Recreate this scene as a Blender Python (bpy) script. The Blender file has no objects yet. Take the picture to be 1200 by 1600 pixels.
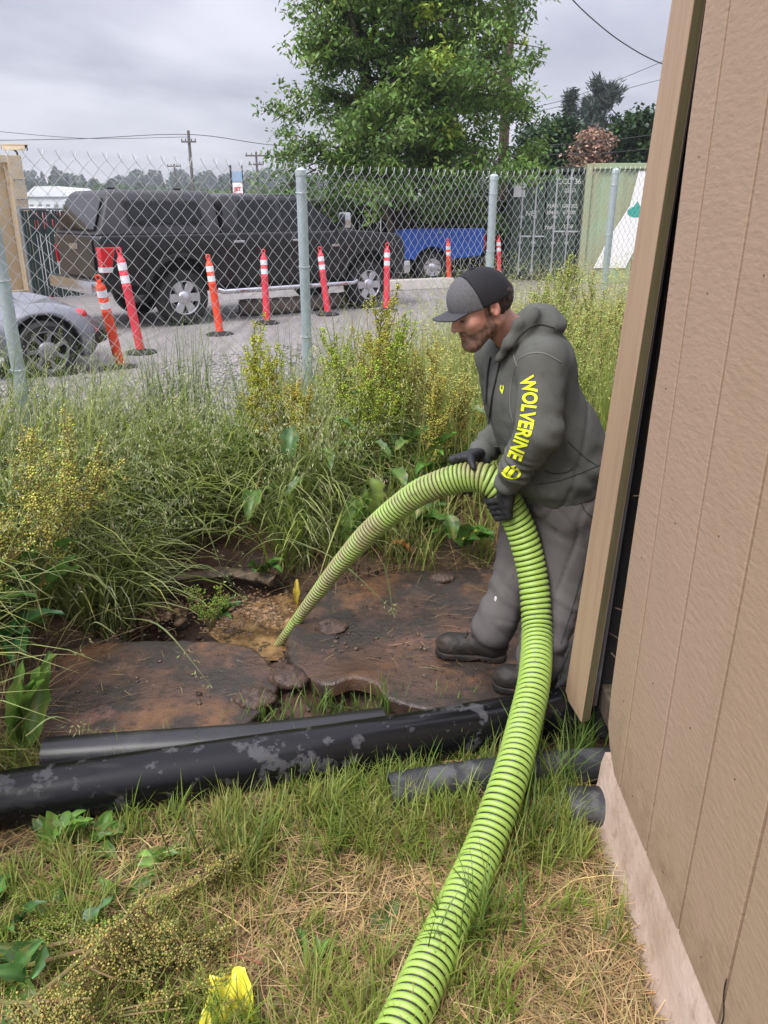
import bpy, bmesh, math, random
import numpy as np
from mathutils import Vector, Matrix
from mathutils.bvhtree import BVHTree

# ------------------------------------------------------------------ camera, sky, sun, exposure
scene = bpy.context.scene
C = scene.collection
R = math.radians
rng = np.random.default_rng(7)
random.seed(7)

CAM_H, PITCH, FPX = 1.65, R(21.4), 1202.0
cam_data = bpy.data.cameras.new('camera')
cam = bpy.data.objects.new('camera', cam_data)
C.objects.link(cam)
cam.location = (0, 0, CAM_H)
cam.rotation_euler = (R(90) - PITCH, 0, 0)
cam_data.sensor_width = 36.0
cam_data.lens = 36.0 * FPX / 1600.0
cam_data.clip_start = 0.05
cam_data.clip_end = 3000
scene.camera = cam

SUN_EL, SUN_AZ = R(52), R(222)           # azimuth measured clockwise from +Y
world = bpy.data.worlds.new('World')
scene.world = world
world.use_nodes = True
wt = world.node_tree
for n in list(wt.nodes):
    wt.nodes.remove(n)


def wn(t, **kw):
    n = wt.nodes.new(t)
    for k, v in kw.items():
        setattr(n, k, v)
    return n


w_out = wn('ShaderNodeOutputWorld')
w_sky = wn('ShaderNodeTexSky', sky_type='NISHITA', sun_disc=False)
w_sky.sun_elevation = SUN_EL
w_sky.sun_rotation = SUN_AZ
w_bg1 = wn('ShaderNodeBackground')
w_bg1.inputs['Strength'].default_value = 0.05
wt.links.new(w_sky.outputs[0], w_bg1.inputs['Color'])
# overcast layer: an even cloud deck with soft streaky cloud bases, brighter overhead like any overcast sky
w_tc = wn('ShaderNodeTexCoord')
w_sep = wn('ShaderNodeSeparateXYZ')
wt.links.new(w_tc.outputs['Generated'], w_sep.inputs[0])
w_zc = wn('ShaderNodeMath', operation='MAXIMUM')
wt.links.new(w_sep.outputs['Z'], w_zc.inputs[0])
w_zc.inputs[1].default_value = 0.0
w_zd = wn('ShaderNodeMath', operation='ADD')
wt.links.new(w_zc.outputs[0], w_zd.inputs[0])
w_zd.inputs[1].default_value = 0.13
w_dx = wn('ShaderNodeMath', operation='DIVIDE')
w_dy = wn('ShaderNodeMath', operation='DIVIDE')
wt.links.new(w_sep.outputs['X'], w_dx.inputs[0]); wt.links.new(w_zd.outputs[0], w_dx.inputs[1])
wt.links.new(w_sep.outputs['Y'], w_dy.inputs[0]); wt.links.new(w_zd.outputs[0], w_dy.inputs[1])
w_cmb = wn('ShaderNodeCombineXYZ')
wt.links.new(w_dx.outputs[0], w_cmb.inputs[0]); wt.links.new(w_dy.outputs[0], w_cmb.inputs[1])
w_noise = wn('ShaderNodeTexNoise')
w_noise.inputs['Scale'].default_value = 0.62
w_noise.inputs['Detail'].default_value = 5
w_noise.inputs['Roughness'].default_value = 0.5
w_noise.inputs['Distortion'].default_value = 0.4
wt.links.new(w_cmb.outputs[0], w_noise.inputs['Vector'])
w_ramp = wn('ShaderNodeValToRGB')
w_ramp.color_ramp.elements[0].position = 0.36
w_ramp.color_ramp.elements[0].color = (0.215, 0.215, 0.262, 1)
w_ramp.color_ramp.elements[1].position = 0.60
w_ramp.color_ramp.elements[1].color = (0.385, 0.38, 0.43, 1)
wt.links.new(w_noise.outputs['Fac'], w_ramp.inputs[0])
w_z2 = wn('ShaderNodeMath', operation='POWER')
wt.links.new(w_zc.outputs[0], w_z2.inputs[0])
w_z2.inputs[1].default_value = 1.7
w_el = wn('ShaderNodeMath', operation='MULTIPLY_ADD')
wt.links.new(w_z2.outputs[0], w_el.inputs[0])
w_el.inputs[1].default_value = 2.9
w_el.inputs[2].default_value = 0.82
w_bg2 = wn('ShaderNodeBackground')
wt.links.new(w_ramp.outputs[0], w_bg2.inputs['Color'])
wt.links.new(w_el.outputs[0], w_bg2.inputs['Strength'])
w_add = wn('ShaderNodeMixShader')                # the cloud deck hides most of the clear sky
w_add.inputs[0].default_value = 0.86
wt.links.new(w_bg1.outputs[0], w_add.inputs[1])
wt.links.new(w_bg2.outputs[0], w_add.inputs[2])
wt.links.new(w_add.outputs[0], w_out.inputs['Surface'])

sun_data = bpy.data.lights.new('sun', 'SUN')
sun_data.energy = 1.5
sun_data.angle = R(28)
sun_data.color = (1.0, 0.96, 0.9)
sun = bpy.data.objects.new('sun', sun_data)
C.objects.link(sun)
sun.location = (-6, -6, 12)
sd = Vector((math.sin(SUN_AZ) * math.cos(SUN_EL), math.cos(SUN_AZ) * math.cos(SUN_EL), math.sin(SUN_EL)))
sun.rotation_euler = sd.to_track_quat('Z', 'Y').to_euler()

scene.view_settings.view_transform = 'Standard'
scene.view_settings.look = 'None'
scene.view_settings.gamma = 1
scene.view_settings.use_curve_mapping = False
scene.view_settings.exposure = 1.3
scene.cycles.max_bounces = 8
scene.cycles.diffuse_bounces = 6
scene.cycles.transparent_max_bounces = 6

# ------------------------------------------------------------------ points seen along a sight line, at a real distance
_c, _s = math.cos(PITCH), math.sin(PITCH)


def ray(px, py):
    u, v = (px - 600) / FPX, (py - 800) / FPX
    return np.array([u, _c - v * _s, -_s - v * _c])


def onz(px, py, z=0.0):
    d = ray(px, py)
    return np.array([0, 0, CAM_H]) + d * ((z - CAM_H) / d[2])


def atY(px, py, Y):
    d = ray(px, py)
    return np.array([0, 0, CAM_H]) + d * (Y / d[1])


def atX(px, py, X):
    d = ray(px, py)
    return np.array([0, 0, CAM_H]) + d * (X / d[0])


# ------------------------------------------------------------------ objects
def link(o, parent=None):
    C.objects.link(o)
    if parent is not None:
        o.parent = parent
    return o


def thing(name, label, cat, loc=(0, 0, 0), rz=0.0, group=None):
    o = bpy.data.objects.new(name, None)
    o.empty_display_size = 0.1
    C.objects.link(o)
    o.location = loc
    o.rotation_euler = (0, 0, rz)
    return tag(o, label, cat, group)


def tag(o, label=None, cat=None, group=None, kind=None):
    if label: o['label'] = label
    if cat: o['category'] = cat
    if group: o['group'] = group
    if kind: o['kind'] = kind
    return o


def np_mesh(name, V, F, mats, parent=None, smooth=True, col=None, mi=None, world=False):
    """V (n,3); F (m,3|4) array or list of tuples"""
    me = bpy.data.meshes.new(name)
    V = np.asarray(V, dtype=np.float32).reshape(-1, 3)
    if world and parent is not None:
        V = V - np.array(parent.location, dtype=np.float32)
    if isinstance(F, np.ndarray) and F.ndim == 2:
        m, k = F.shape
        me.vertices.add(len(V)); me.vertices.foreach_set('co', V.ravel())
        me.loops.add(m * k); me.loops.foreach_set('vertex_index', F.astype(np.int32).ravel())
        me.polygons.add(m)
        me.polygons.foreach_set('loop_start', np.arange(0, m * k, k, dtype=np.int32))
        if smooth:
            me.polygons.foreach_set('use_smooth', np.ones(m, dtype=bool))
        if mi is not None:
            me.polygons.foreach_set('material_index', np.asarray(mi, dtype=np.int32))
        me.update(calc_edges=True)
    else:
        me.from_pydata([tuple(map(float, v)) for v in V], [], [tuple(int(i) for i in f) for f in F])
        if smooth:
            me.polygons.foreach_set('use_smooth', np.ones(len(me.polygons), dtype=bool))
        if mi is not None:
            me.polygons.foreach_set('material_index', np.asarray(mi, dtype=np.int32))
        me.update()
    if col is not None:
        a = me.color_attributes.new('Col', 'FLOAT_COLOR', 'POINT')
        c4 = np.ones((len(V), 4), dtype=np.float32)
        c4[:, :3] = col
        a.data.foreach_set('color', c4.ravel())
    for m_ in (mats if isinstance(mats, (list, tuple)) else [mats]):
        me.materials.append(m_)
    return link(bpy.data.objects.new(name, me), parent)


class MB:
    """collects simple solids and links them as ONE mesh object"""
    def __init__(self):
        self.v, self.f, self.m = [], [], []

    def add(self, V, F, m=0):
        b = len(self.v)
        self.v += [tuple(p) for p in V]
        self.f += [tuple(i + b for i in f) for f in F]
        self.m += [m] * len(F)
        return self

    def box(self, c, s, m=0, rot=None):
        c = np.array(c, float); s = np.array(s, float) / 2
        V = np.array([[x, y, z] for x in (-1, 1) for y in (-1, 1) for z in (-1, 1)], float) * s
        if rot is not None:
            V = V @ np.array(rot).T
        return self.add(V + c, [(0, 1, 3, 2), (4, 6, 7, 5), (0, 4, 5, 1), (2, 3, 7, 6), (0, 2, 6, 4), (1, 5, 7, 3)], m)

    def tube(self, P, r, n=8, m=0, cap=True):
        P = np.asarray(P, float)
        r = np.broadcast_to(np.asarray(r, float), (len(P),))
        T = np.gradient(P, axis=0)
        T /= np.linalg.norm(T, axis=1)[:, None] + 1e-12
        ref = np.array([0, 0, 1.0]) if abs(T[0][2]) < 0.9 else np.array([1.0, 0, 0])
        V = []
        a = np.linspace(0, 2 * math.pi, n, endpoint=False)
        nv = np.cross(T[0], ref); nv /= np.linalg.norm(nv)
        for i in range(len(P)):
            nv = nv - T[i] * nv.dot(T[i]); nv /= np.linalg.norm(nv) + 1e-12
            bv = np.cross(T[i], nv)
            for k in a:
                V.append(P[i] + r[i] * (math.cos(k) * nv + math.sin(k) * bv))
        F = []
        for i in range(len(P) - 1):
            for k in range(n):
                k2 = (k + 1) % n
                F.append((i * n + k, i * n + k2, (i + 1) * n + k2, (i + 1) * n + k))
        if cap:
            F.append(tuple(range(n - 1, -1, -1)))
            F.append(tuple((len(P) - 1) * n + k for k in range(n)))
        return self.add(V, F, m)

    def cyl(self, p0, p1, r0, r1=None, n=12, m=0):
        return self.tube([p0, p1], [r0, r0 if r1 is None else r1], n, m)

    def lathe(self, prof, n=24, m=0, M=None, close=True):
        """prof [(r,h)], axis +Z, optional 4x4 matrix"""
        V = []
        for r, h in prof:
            for k in range(n):
                a = 2 * math.pi * k / n
                V.append((r * math.cos(a), r * math.sin(a), h))
        F = []
        for i in range(len(prof) - 1):
            for k in range(n):
                k2 = (k + 1) % n
                F.append((i * n + k, i * n + k2, (i + 1) * n + k2, (i + 1) * n + k))
        if close:
            F.append(tuple(range(n - 1, -1, -1)))
            F.append(tuple((len(prof) - 1) * n + k for k in range(n)))
        if M is not None:
            V = [tuple(M @ Vector(p)) for p in V]
        return self.add(V, F, m)

    def prism(self, poly, d0, d1, axis='y', m=0, inset=None):
        """polygon in the plane across axis, extruded d0..d1; for 'y' poly is (x,z)"""
        def mk(p, d):
            if axis == 'y': return (p[0], d, p[1])
            if axis == 'x': return (d, p[0], p[1])
            return (p[0], p[1], d)
        n = len(poly)
        V = [mk(p, d0) for p in poly] + [mk(p, d1) for p in poly]
        F = [tuple(range(n)), tuple(range(2 * n - 1, n - 1, -1))]
        F += [(i, n + i, n + (i + 1) % n, (i + 1) % n) for i in range(n)]
        return self.add(V, F, m)

    def loft(self, loops, m=0, cap=True):
        n = len(loops[0])
        V = [p for l in loops for p in l]
        F = []
        for i in range(len(loops) - 1):
            for k in range(n):
                k2 = (k + 1) % n
                F.append((i * n + k, i * n + k2, (i + 1) * n + k2, (i + 1) * n + k))
        if cap:
            F.append(tuple(range(n - 1, -1, -1)))
            F.append(tuple((len(loops) - 1) * n + k for k in range(n)))
        return self.add(V, F, m)

    def build(self, name, mats, parent=None, smooth=False, world=False, bevel=0.0, segs=2, angle=35):
        bm = bmesh.new()
        vs = [bm.verts.new(v) for v in self.v]
        bm.verts.ensure_lookup_table()
        for f, m in zip(self.f, self.m):
            try:
                fc = bm.faces.new([vs[i] for i in f]); fc.material_index = m
            except ValueError:
                pass
        bmesh.ops.recalc_face_normals(bm, faces=bm.faces)
        if bevel > 0:
            ed = [e for e in bm.edges if len(e.link_faces) == 2 and e.calc_face_angle(0) > R(angle)]
            bmesh.ops.bevel(bm, geom=ed, offset=bevel, segments=segs, affect='EDGES', profile=0.6, clamp_overlap=True)
        if world and parent is not None:
            bmesh.ops.translate(bm, verts=bm.verts, vec=-Vector(parent.location))
        me = bpy.data.meshes.new(name)
        bm.to_mesh(me); bm.free()
        if smooth:
            for p in me.polygons: p.use_smooth = True
            try:
                me.set_sharp_from_angle(angle=R(40))
            except Exception:
                pass
        for m_ in (mats if isinstance(mats, (list, tuple)) else [mats]):
            me.materials.append(m_)
        return link(bpy.data.objects.new(name, me), parent)


def copy_tree(o, parent=None):
    c = o.copy()
    C.objects.link(c)
    if parent is not None:
        c.parent = parent
    for ch in list(o.children):
        copy_tree(ch, c)
    return c


def smooth_path(P, n):
    """Catmull-Rom through control points"""
    P = np.asarray(P, float)
    Q = np.vstack([2 * P[0] - P[1], P, 2 * P[-1] - P[-2]])
    out = []
    ts = np.linspace(0, len(P) - 1 - 1e-9, n)
    for t in ts:
        i = int(t); f = t - i
        p0, p1, p2, p3 = Q[i], Q[i + 1], Q[i + 2], Q[i + 3]
        out.append(0.5 * ((2 * p1) + (-p0 + p2) * f + (2 * p0 - 5 * p1 + 4 * p2 - p3) * f ** 2 + (-p0 + 3 * p1 - 3 * p2 + p3) * f ** 3))
    return np.array(out)


def resample(P, n):
    P = np.asarray(P, float)
    d = np.r_[0, np.cumsum(np.linalg.norm(np.diff(P, axis=0), axis=1))]
    s = np.linspace(0, d[-1], n)
    return np.stack([np.interp(s, d, P[:, k]) for k in range(P.shape[1])], 1), s


# ------------------------------------------------------------------ materials
def mat(name, color=(0.5, 0.5, 0.5), rough=0.6, metal=0.0, spec=0.4, noise=None, bump=None, coat=0.0, trans=0.0):
    """noise = [(scale, detail, lo, hi, colour, amount)], layered over the base colour in object space; bump = (scale, strength, distance)"""
    m = bpy.data.materials.new(name)
    m.use_nodes = True
    t = m.node_tree
    b = t.nodes['Principled BSDF']
    b.inputs['Roughness'].default_value = rough
    b.inputs['Metallic'].default_value = metal
    b.inputs['Specular IOR Level'].default_value = spec
    b.inputs['Coat Weight'].default_value = coat
    b.inputs['Coat Roughness'].default_value = 0.08
    b.inputs['Transmission Weight'].default_value = trans
    b.inputs['Base Color'].default_value = (*color, 1)
    tc = t.nodes.new('ShaderNodeTexCoord')
    if noise:
        last = None
        for k, (sc, det, lo, hi, c2, amt) in enumerate(noise):
            nz = t.nodes.new('ShaderNodeTexNoise')
            mp = t.nodes.new('ShaderNodeMapping')
            mp.inputs['Location'].default_value = (k * 3.7, k * 1.9, k * 5.3)
            if isinstance(sc, tuple):
                mp.inputs['Scale'].default_value = sc
                nz.inputs['Scale'].default_value = 1.0
            else:
                nz.inputs['Scale'].default_value = sc
            t.links.new(tc.outputs['Object'], mp.inputs[0])
            t.links.new(mp.outputs[0], nz.inputs['Vector'])
            nz.inputs['Detail'].default_value = det
            nz.inputs['Roughness'].default_value = 0.62
            mr = t.nodes.new('ShaderNodeMapRange')
            mr.inputs['From Min'].default_value = lo
            mr.inputs['From Max'].default_value = hi
            mr.inputs['To Max'].default_value = amt
            t.links.new(nz.outputs['Fac'], mr.inputs['Value'])
            mx = t.nodes.new('ShaderNodeMix')
            mx.data_type = 'RGBA'
            t.links.new(mr.outputs[0], mx.inputs['Factor'])
            if last is None:
                mx.inputs[6].default_value = (*color, 1)
            else:
                t.links.new(last, mx.inputs[6])
            mx.inputs[7].default_value = (*c2, 1)
            last = mx.outputs[2]
        t.links.new(last, b.inputs['Base Color'])
    if bump:
        bs = [bump] if not isinstance(bump, list) else bump
        prev = None
        for sc, st, dist in bs:
            nz = t.nodes.new('ShaderNodeTexNoise')
            if isinstance(sc, tuple):
                mp = t.nodes.new('ShaderNodeMapping')
                mp.inputs['Scale'].default_value = sc
                t.links.new(tc.outputs['Object'], mp.inputs[0])
                t.links.new(mp.outputs[0], nz.inputs['Vector'])
                nz.inputs['Scale'].default_value = 1.0
            else:
                nz.inputs['Scale'].default_value = sc
                t.links.new(tc.outputs['Object'], nz.inputs['Vector'])
            nz.inputs['Detail'].default_value = 4
            bp = t.nodes.new('ShaderNodeBump')
            bp.inputs['Strength'].default_value = st
            bp.inputs['Distance'].default_value = dist
            t.links.new(nz.outputs['Fac'], bp.inputs['Height'])
            if prev is not None:
                t.links.new(prev, bp.inputs['Normal'])
            prev = bp.outputs[0]
        t.links.new(prev, b.inputs['Normal'])
    return m


def leaf_mat(name, trans=0.3, rough=0.5, gloss=0.08, tint=(1, 1, 1)):
    m = bpy.data.materials.new(name)
    m.use_nodes = True
    t = m.node_tree
    for n in list(t.nodes): t.nodes.remove(n)
    o = t.nodes.new('ShaderNodeOutputMaterial')
    a = t.nodes.new('ShaderNodeVertexColor'); a.layer_name = 'Col'
    d = t.nodes.new('ShaderNodeBsdfDiffuse')
    tr = t.nodes.new('ShaderNodeBsdfTranslucent')
    g = t.nodes.new('ShaderNodeBsdfGlossy'); g.inputs['Roughness'].default_value = rough
    g.inputs['Color'].default_value = (0.9, 0.95, 1, 1)
    t.links.new(a.outputs[0], d.inputs['Color'])
    t.links.new(a.outputs[0], tr.inputs['Color'])
    m1 = t.nodes.new('ShaderNodeMixShader'); m1.inputs[0].default_value = trans
    m2 = t.nodes.new('ShaderNodeMixShader'); m2.inputs[0].default_value = gloss
    t.links.new(d.outputs[0], m1.inputs[1]); t.links.new(tr.outputs[0], m1.inputs[2])
    t.links.new(m1.outputs[0], m2.inputs[1]); t.links.new(g.outputs[0], m2.inputs[2])
    t.links.new(m2.outputs[0], o.inputs['Surface'])
    return m


def attr_mat(name, rough=0.6, spec=0.4, bump=None):
    m = mat(name, rough=rough, spec=spec, bump=bump)
    t = m.node_tree
    a = t.nodes.new('ShaderNodeVertexColor'); a.layer_name = 'Col'
    t.links.new(a.outputs[0], t.nodes['Principled BSDF'].inputs['Base Color'])
    return m


# ------------------------------------------------------------------ smooth noise and implicit surfaces
def vnoise(P, seed=0, octaves=3):
    """cheap smooth 3-D noise, about -1..1, from warped sines"""
    r = np.random.default_rng(seed)
    P = np.asarray(P, float)
    out = np.zeros(P.shape[:-1])
    amp, fr = 1.0, 1.0
    tot = 0
    for _ in range(octaves):
        for _k in range(3):
            k1 = r.normal(size=3) * fr; k2 = r.normal(size=3) * fr
            out += amp * np.sin(P @ k1 + r.uniform(0, 6.28) + 1.3 * np.sin(P @ k2 + r.uniform(0, 6.28)))
        tot += amp * 2.0
        amp *= 0.55; fr *= 2.1
    return out / tot


def sd_cap(P, a, b, r1, r2=None):
    a = np.asarray(a, float); b = np.asarray(b, float)
    r2 = r1 if r2 is None else r2
    ab = b - a
    t = np.clip(((P - a) @ ab) / (ab @ ab + 1e-12), 0, 1)
    return np.linalg.norm(P - (a + t[..., None] * ab), axis=-1) - (r1 + (r2 - r1) * t)


def sd_ell(P, c, r, M=None):
    q = P - np.asarray(c, float)
    if M is not None:
        q = q @ np.asarray(M)          # columns = axes
    r = np.asarray(r, float)
    k0 = np.linalg.norm(q / r, axis=-1)
    k1 = np.linalg.norm(q / (r * r), axis=-1) + 1e-9
    return k0 * (k0 - 1.0) / k1


def sd_box(P, c, r, rad=0.01, M=None):
    q = P - np.asarray(c, float)
    if M is not None:
        q = q @ np.asarray(M)
    q = np.abs(q) - (np.asarray(r, float) - rad)
    return np.linalg.norm(np.maximum(q, 0), axis=-1) + np.minimum(np.max(q, axis=-1), 0) - rad


def smin(a, b, k):
    h = np.clip(0.5 + 0.5 * (b - a) / k, 0, 1)
    return b * (1 - h) + a * h - k * h * (1 - h)


def smax(a, b, k):
    return -smin(-a, -b, k)


def surfnet(f, lo, hi, h):
    lo = np.asarray(lo, float); hi = np.asarray(hi, float)
    n = np.ceil((hi - lo) / h).astype(int) + 1
    ax = [lo[i] + h * np.arange(n[i]) for i in range(3)]
    G = np.stack(np.meshgrid(*ax, indexing='ij'), -1)
    D = f(G.reshape(-1, 3)).reshape(n)
    D[0, :, :] = np.maximum(D[0, :, :], h); D[-1, :, :] = np.maximum(D[-1, :, :], h)
    D[:, 0, :] = np.maximum(D[:, 0, :], h); D[:, -1, :] = np.maximum(D[:, -1, :], h)
    D[:, :, 0] = np.maximum(D[:, :, 0], h); D[:, :, -1] = np.maximum(D[:, :, -1], h)
    ins = D < 0
    nc = n - 1
    acc = np.zeros((*nc, 3)); cnt = np.zeros(nc)
    offs = [(0, 0), (1, 0), (0, 1), (1, 1)]
    for axis in range(3):
        o1, o2 = [k for k in range(3) if k != axis]
        for (p, q) in offs:
            s0 = [None] * 3; s1 = [None] * 3
            s0[axis] = slice(0, n[axis] - 1); s1[axis] = slice(1, n[axis])
            s0[o1] = s1[o1] = slice(p, p + nc[o1])
            s0[o2] = s1[o2] = slice(q, q + nc[o2])
            a = D[tuple(s0)]; b = D[tuple(s1)]
            cr = (a < 0) != (b < 0)
            t = np.where(cr, a / (a - b + 1e-30), 0)
            pos = np.zeros((*nc, 3))
            pos[..., axis] = t; pos[..., o1] = p; pos[..., o2] = q
            acc += pos * cr[..., None]; cnt += cr
    act = cnt > 0
    idx = -np.ones(nc, dtype=np.int64)
    idx[act] = np.arange(act.sum())
    base = np.stack(np.meshgrid(*[np.arange(k) for k in nc], indexing='ij'), -1)
    V = lo + h * (base[act] + acc[act] / cnt[act][:, None])
    Fs = []
    for axis in range(3):
        o1, o2 = (axis + 1) % 3, (axis + 2) % 3
        s0 = [slice(None)] * 3; s1 = [slice(None)] * 3
        s0[axis] = slice(0, n[axis] - 1); s1[axis] = slice(1, n[axis])
        a = ins[tuple(s0)]; b = ins[tuple(s1)]
        e = np.argwhere(a != b)
        e = e[(e[:, o1] > 0) & (e[:, o2] > 0) & (e[:, o1] < nc[o1]) & (e[:, o2] < nc[o2])]
        if not len(e): continue
        d1 = np.zeros(3, int); d1[o1] = 1
        d2 = np.zeros(3, int); d2[o2] = 1
        q = [e - d1 - d2, e - d2, e, e - d1]
        I = np.stack([idx[tuple(k.T)] for k in q], 1)
        flip = ~a[tuple(e.T)]
        I[flip] = I[flip][:, ::-1]
        Fs.append(I)
    return V, np.vstack(Fs)


def frame(f, up=(0, 0, 1)):
    """columns: forward, left, up"""
    f = np.asarray(f, float); f = f / np.linalg.norm(f)
    l = np.cross(up, f); l /= np.linalg.norm(l)
    return np.stack([f, l, np.cross(f, l)], 1)
# ------------------------------------------------------------------ ground
FP = np.array([(-4.42, 1.44), (-3.11, 2.61), (-1.80, 3.78), (-0.49, 4.95), (0.84, 6.40), (2.06, 7.47), (3.3, 8.5)])   # fence line, post to post


def fence_y(x):
    x = np.asarray(x, float)
    return np.where(x < FP[0, 0], FP[0, 1] + (x - FP[0, 0]) * 0.9, np.where(x > FP[-1, 0], FP[-1, 1] + (x - FP[-1, 0]) * 0.9, np.interp(x, FP[:, 0], FP[:, 1])))


BANK_PX = [(-60, 1250), (-30, 1190), (-8, 1120), (22, 1060), (70, 1000), (140, 955), (195, 905), (250, 850), (320, 815), (400, 822), (450, 850), (520, 868), (600, 866), (760, 862), (880, 862), (960, 870)]
BANK = np.array([onz(px, py, 0.1)[:2] for px, py in BANK_PX])
PITC = onz(300, 925, 0)[:2]


def sstep(a, b, x):
    t = np.clip((x - a) / (b - a), 0, 1)
    return t * t * (3 - 2 * t)


def poly_dist(x, y, P):
    """signed distance to an open polyline (positive on its left side going along)"""
    x = np.asarray(x, float); y = np.asarray(y, float)
    best = np.full(x.shape, 1e9); sgn = np.ones(x.shape)
    for a, b in zip(P[:-1], P[1:]):
        d = b - a
        t = np.clip(((x - a[0]) * d[0] + (y - a[1]) * d[1]) / (d @ d), 0, 1)
        qx, qy = x - (a[0] + t * d[0]), y - (a[1] + t * d[1])
        q = np.hypot(qx, qy)
        s = np.sign(d[0] * (y - a[1]) - d[1] * (x - a[0]))
        u = q < best
        best = np.where(u, q, best); sgn = np.where(u, s, sgn)
    return best * sgn


def ground_z(x, y, detail=True):
    x = np.asarray(x, float); y = np.asarray(y, float)
    z = np.zeros(x.shape)
    near = (np.abs(x) < 5) & (y < 12)
    db = poly_dist(x, y, BANK)
    z += 0.13 * sstep(-0.04, 0.28, db) * sstep(9, 6, y)
    # the dug pit between the two lids
    e = np.hypot((x - PITC[0]) / 0.66, (y - PITC[1]) / 0.42)
    z -= 0.20 * sstep(1.15, 0.7, e)
    e2 = onz(400, 985, 0)
    z -= 0.10 * sstep(1.2, 0.5, np.hypot((x - e2[0]) / 0.30, (y - e2[1]) / 0.24))
    e3 = onz(545, 1090, 0)
    z -= 0.07 * sstep(1.2, 0.3, np.hypot((x - e3[0]) / 0.16, (y - e3[1]) / 0.10))
    if detail:
        P = np.stack([x, y, 0 * x], -1)
        mud = sstep(0.1, -0.05, db) * sstep(2.0, 2.2, y) * (x < 1.2)
        lumps = vnoise(P * 9, 3, 4) * 0.014 + vnoise(P * 34, 4, 2) * 0.007
        z += lumps * (0.35 + 0.75 * mud) * near
        z += np.where(near, vnoise(P * 2.0, 9, 2) * 0.012, 0) * (1 - mud)
    return z


gx = np.unique(np.concatenate([np.linspace(-900, -40, 16), np.linspace(-40, -5, 30), np.arange(-5, -2.2, 0.08), np.arange(-2.2, 1.3, 0.016), np.arange(1.3, 5, 0.1), np.linspace(5, 40, 30), np.linspace(40, 900, 16)]))
gy = np.unique(np.concatenate([np.linspace(-60, -1, 12), np.arange(-1, 0.6, 0.1), np.arange(0.6, 4.4, 0.016), np.arange(4.4, 9, 0.06), np.linspace(9, 60, 50), np.linspace(60, 900, 16)]))
GX, GY = np.meshgrid(gx, gy, indexing='ij')
GZ = ground_z(GX, GY)
nx_, ny_ = GX.shape
ii = (np.arange(nx_ - 1)[:, None] * ny_ + np.arange(ny_ - 1)[None, :]).ravel()
GF = np.stack([ii, ii + ny_, ii + ny_ + 1, ii + 1], 1)
db = poly_dist(GX, GY, BANK)
P3 = np.stack([GX, GY, 0 * GX], -1)
gravel = sstep(0.1, 0.55, GY - fence_y(GX) + 0.25 * vnoise(P3 * 3, 21, 3))
mud = sstep(0.12, -0.06, db) * sstep(2.02, 2.25, GY + 0.1 * vnoise(P3 * 6, 5, 2)) * (GX < 1.6)
nz1 = (vnoise(P3 * 5, 31, 4) * 0.5 + 0.5)[..., None]
nz2 = (vnoise(P3 * 14, 32, 3) * 0.5 + 0.5)[..., None]
c_soil = np.array([0.085, 0.055, 0.032]) * (1 - nz1) + np.array([0.16, 0.105, 0.06]) * nz1
c_mud = np.array([0.040, 0.024, 0.016]) * (1 - nz2) + np.array([0.105, 0.058, 0.036]) * nz2
c_grav = np.array([0.17, 0.155, 0.15]) * (1 - nz2) + np.array([0.30, 0.28, 0.27]) * nz2
far_green = sstep(45, 90, GY)[..., None]
c = c_soil * (1 - mud[..., None]) + c_mud * mud[..., None]
c = c * (1 - gravel[..., None]) + c_grav * gravel[..., None]
c = c * (1 - far_green) + np.array([0.06, 0.085, 0.035]) * far_green
m_ground = attr_mat('earth_and_gravel', rough=0.75, spec=0.35, bump=[(55, 0.5, 0.02), (220, 0.35, 0.008)])
t = m_ground.node_tree
_mrn = t.nodes.new('ShaderNodeTexNoise'); _mrn.inputs['Scale'].default_value = 5; _mrn.inputs['Detail'].default_value = 5
_tc = t.nodes.new('ShaderNodeTexCoord'); t.links.new(_tc.outputs['Object'], _mrn.inputs['Vector'])
_mr = t.nodes.new('ShaderNodeMapRange'); _mr.inputs['From Min'].default_value = 0.35; _mr.inputs['From Max'].default_value = 0.65
_mr.inputs['To Min'].default_value = 0.42; _mr.inputs['To Max'].default_value = 0.85
t.links.new(_mrn.outputs['Fac'], _mr.inputs['Value']); t.links.new(_mr.outputs[0], t.nodes['Principled BSDF'].inputs['Roughness'])
ground = np_mesh('ground', np.stack([GX, GY, GZ], -1).reshape(-1, 3), GF, m_ground, col=c.reshape(-1, 3))
tag(ground, kind='structure')

# sludge lying in the pit
sl_px = [(325, 990), (345, 968), (375, 950), (410, 936), (450, 925), (478, 940), (474, 990), (452, 1032), (400, 1032), (355, 1012)]
sl = [onz(px, py, -0.085) for px, py in sl_px]
m_sludge = mat('sludge', (0.10, 0.055, 0.026), rough=0.12, spec=0.6, noise=[(11, 5, 0.42, 0.58, (0.27, 0.165, 0.075), 1.0), (19, 4, 0.54, 0.62, (0.04, 0.028, 0.02), 0.85)], bump=[(18, 0.25, 0.02), (90, 0.2, 0.004)])
mb = MB(); mb.add(sl, [tuple(range(len(sl)))])
tag(mb.build('sludge_water', m_sludge), kind='structure')

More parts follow.
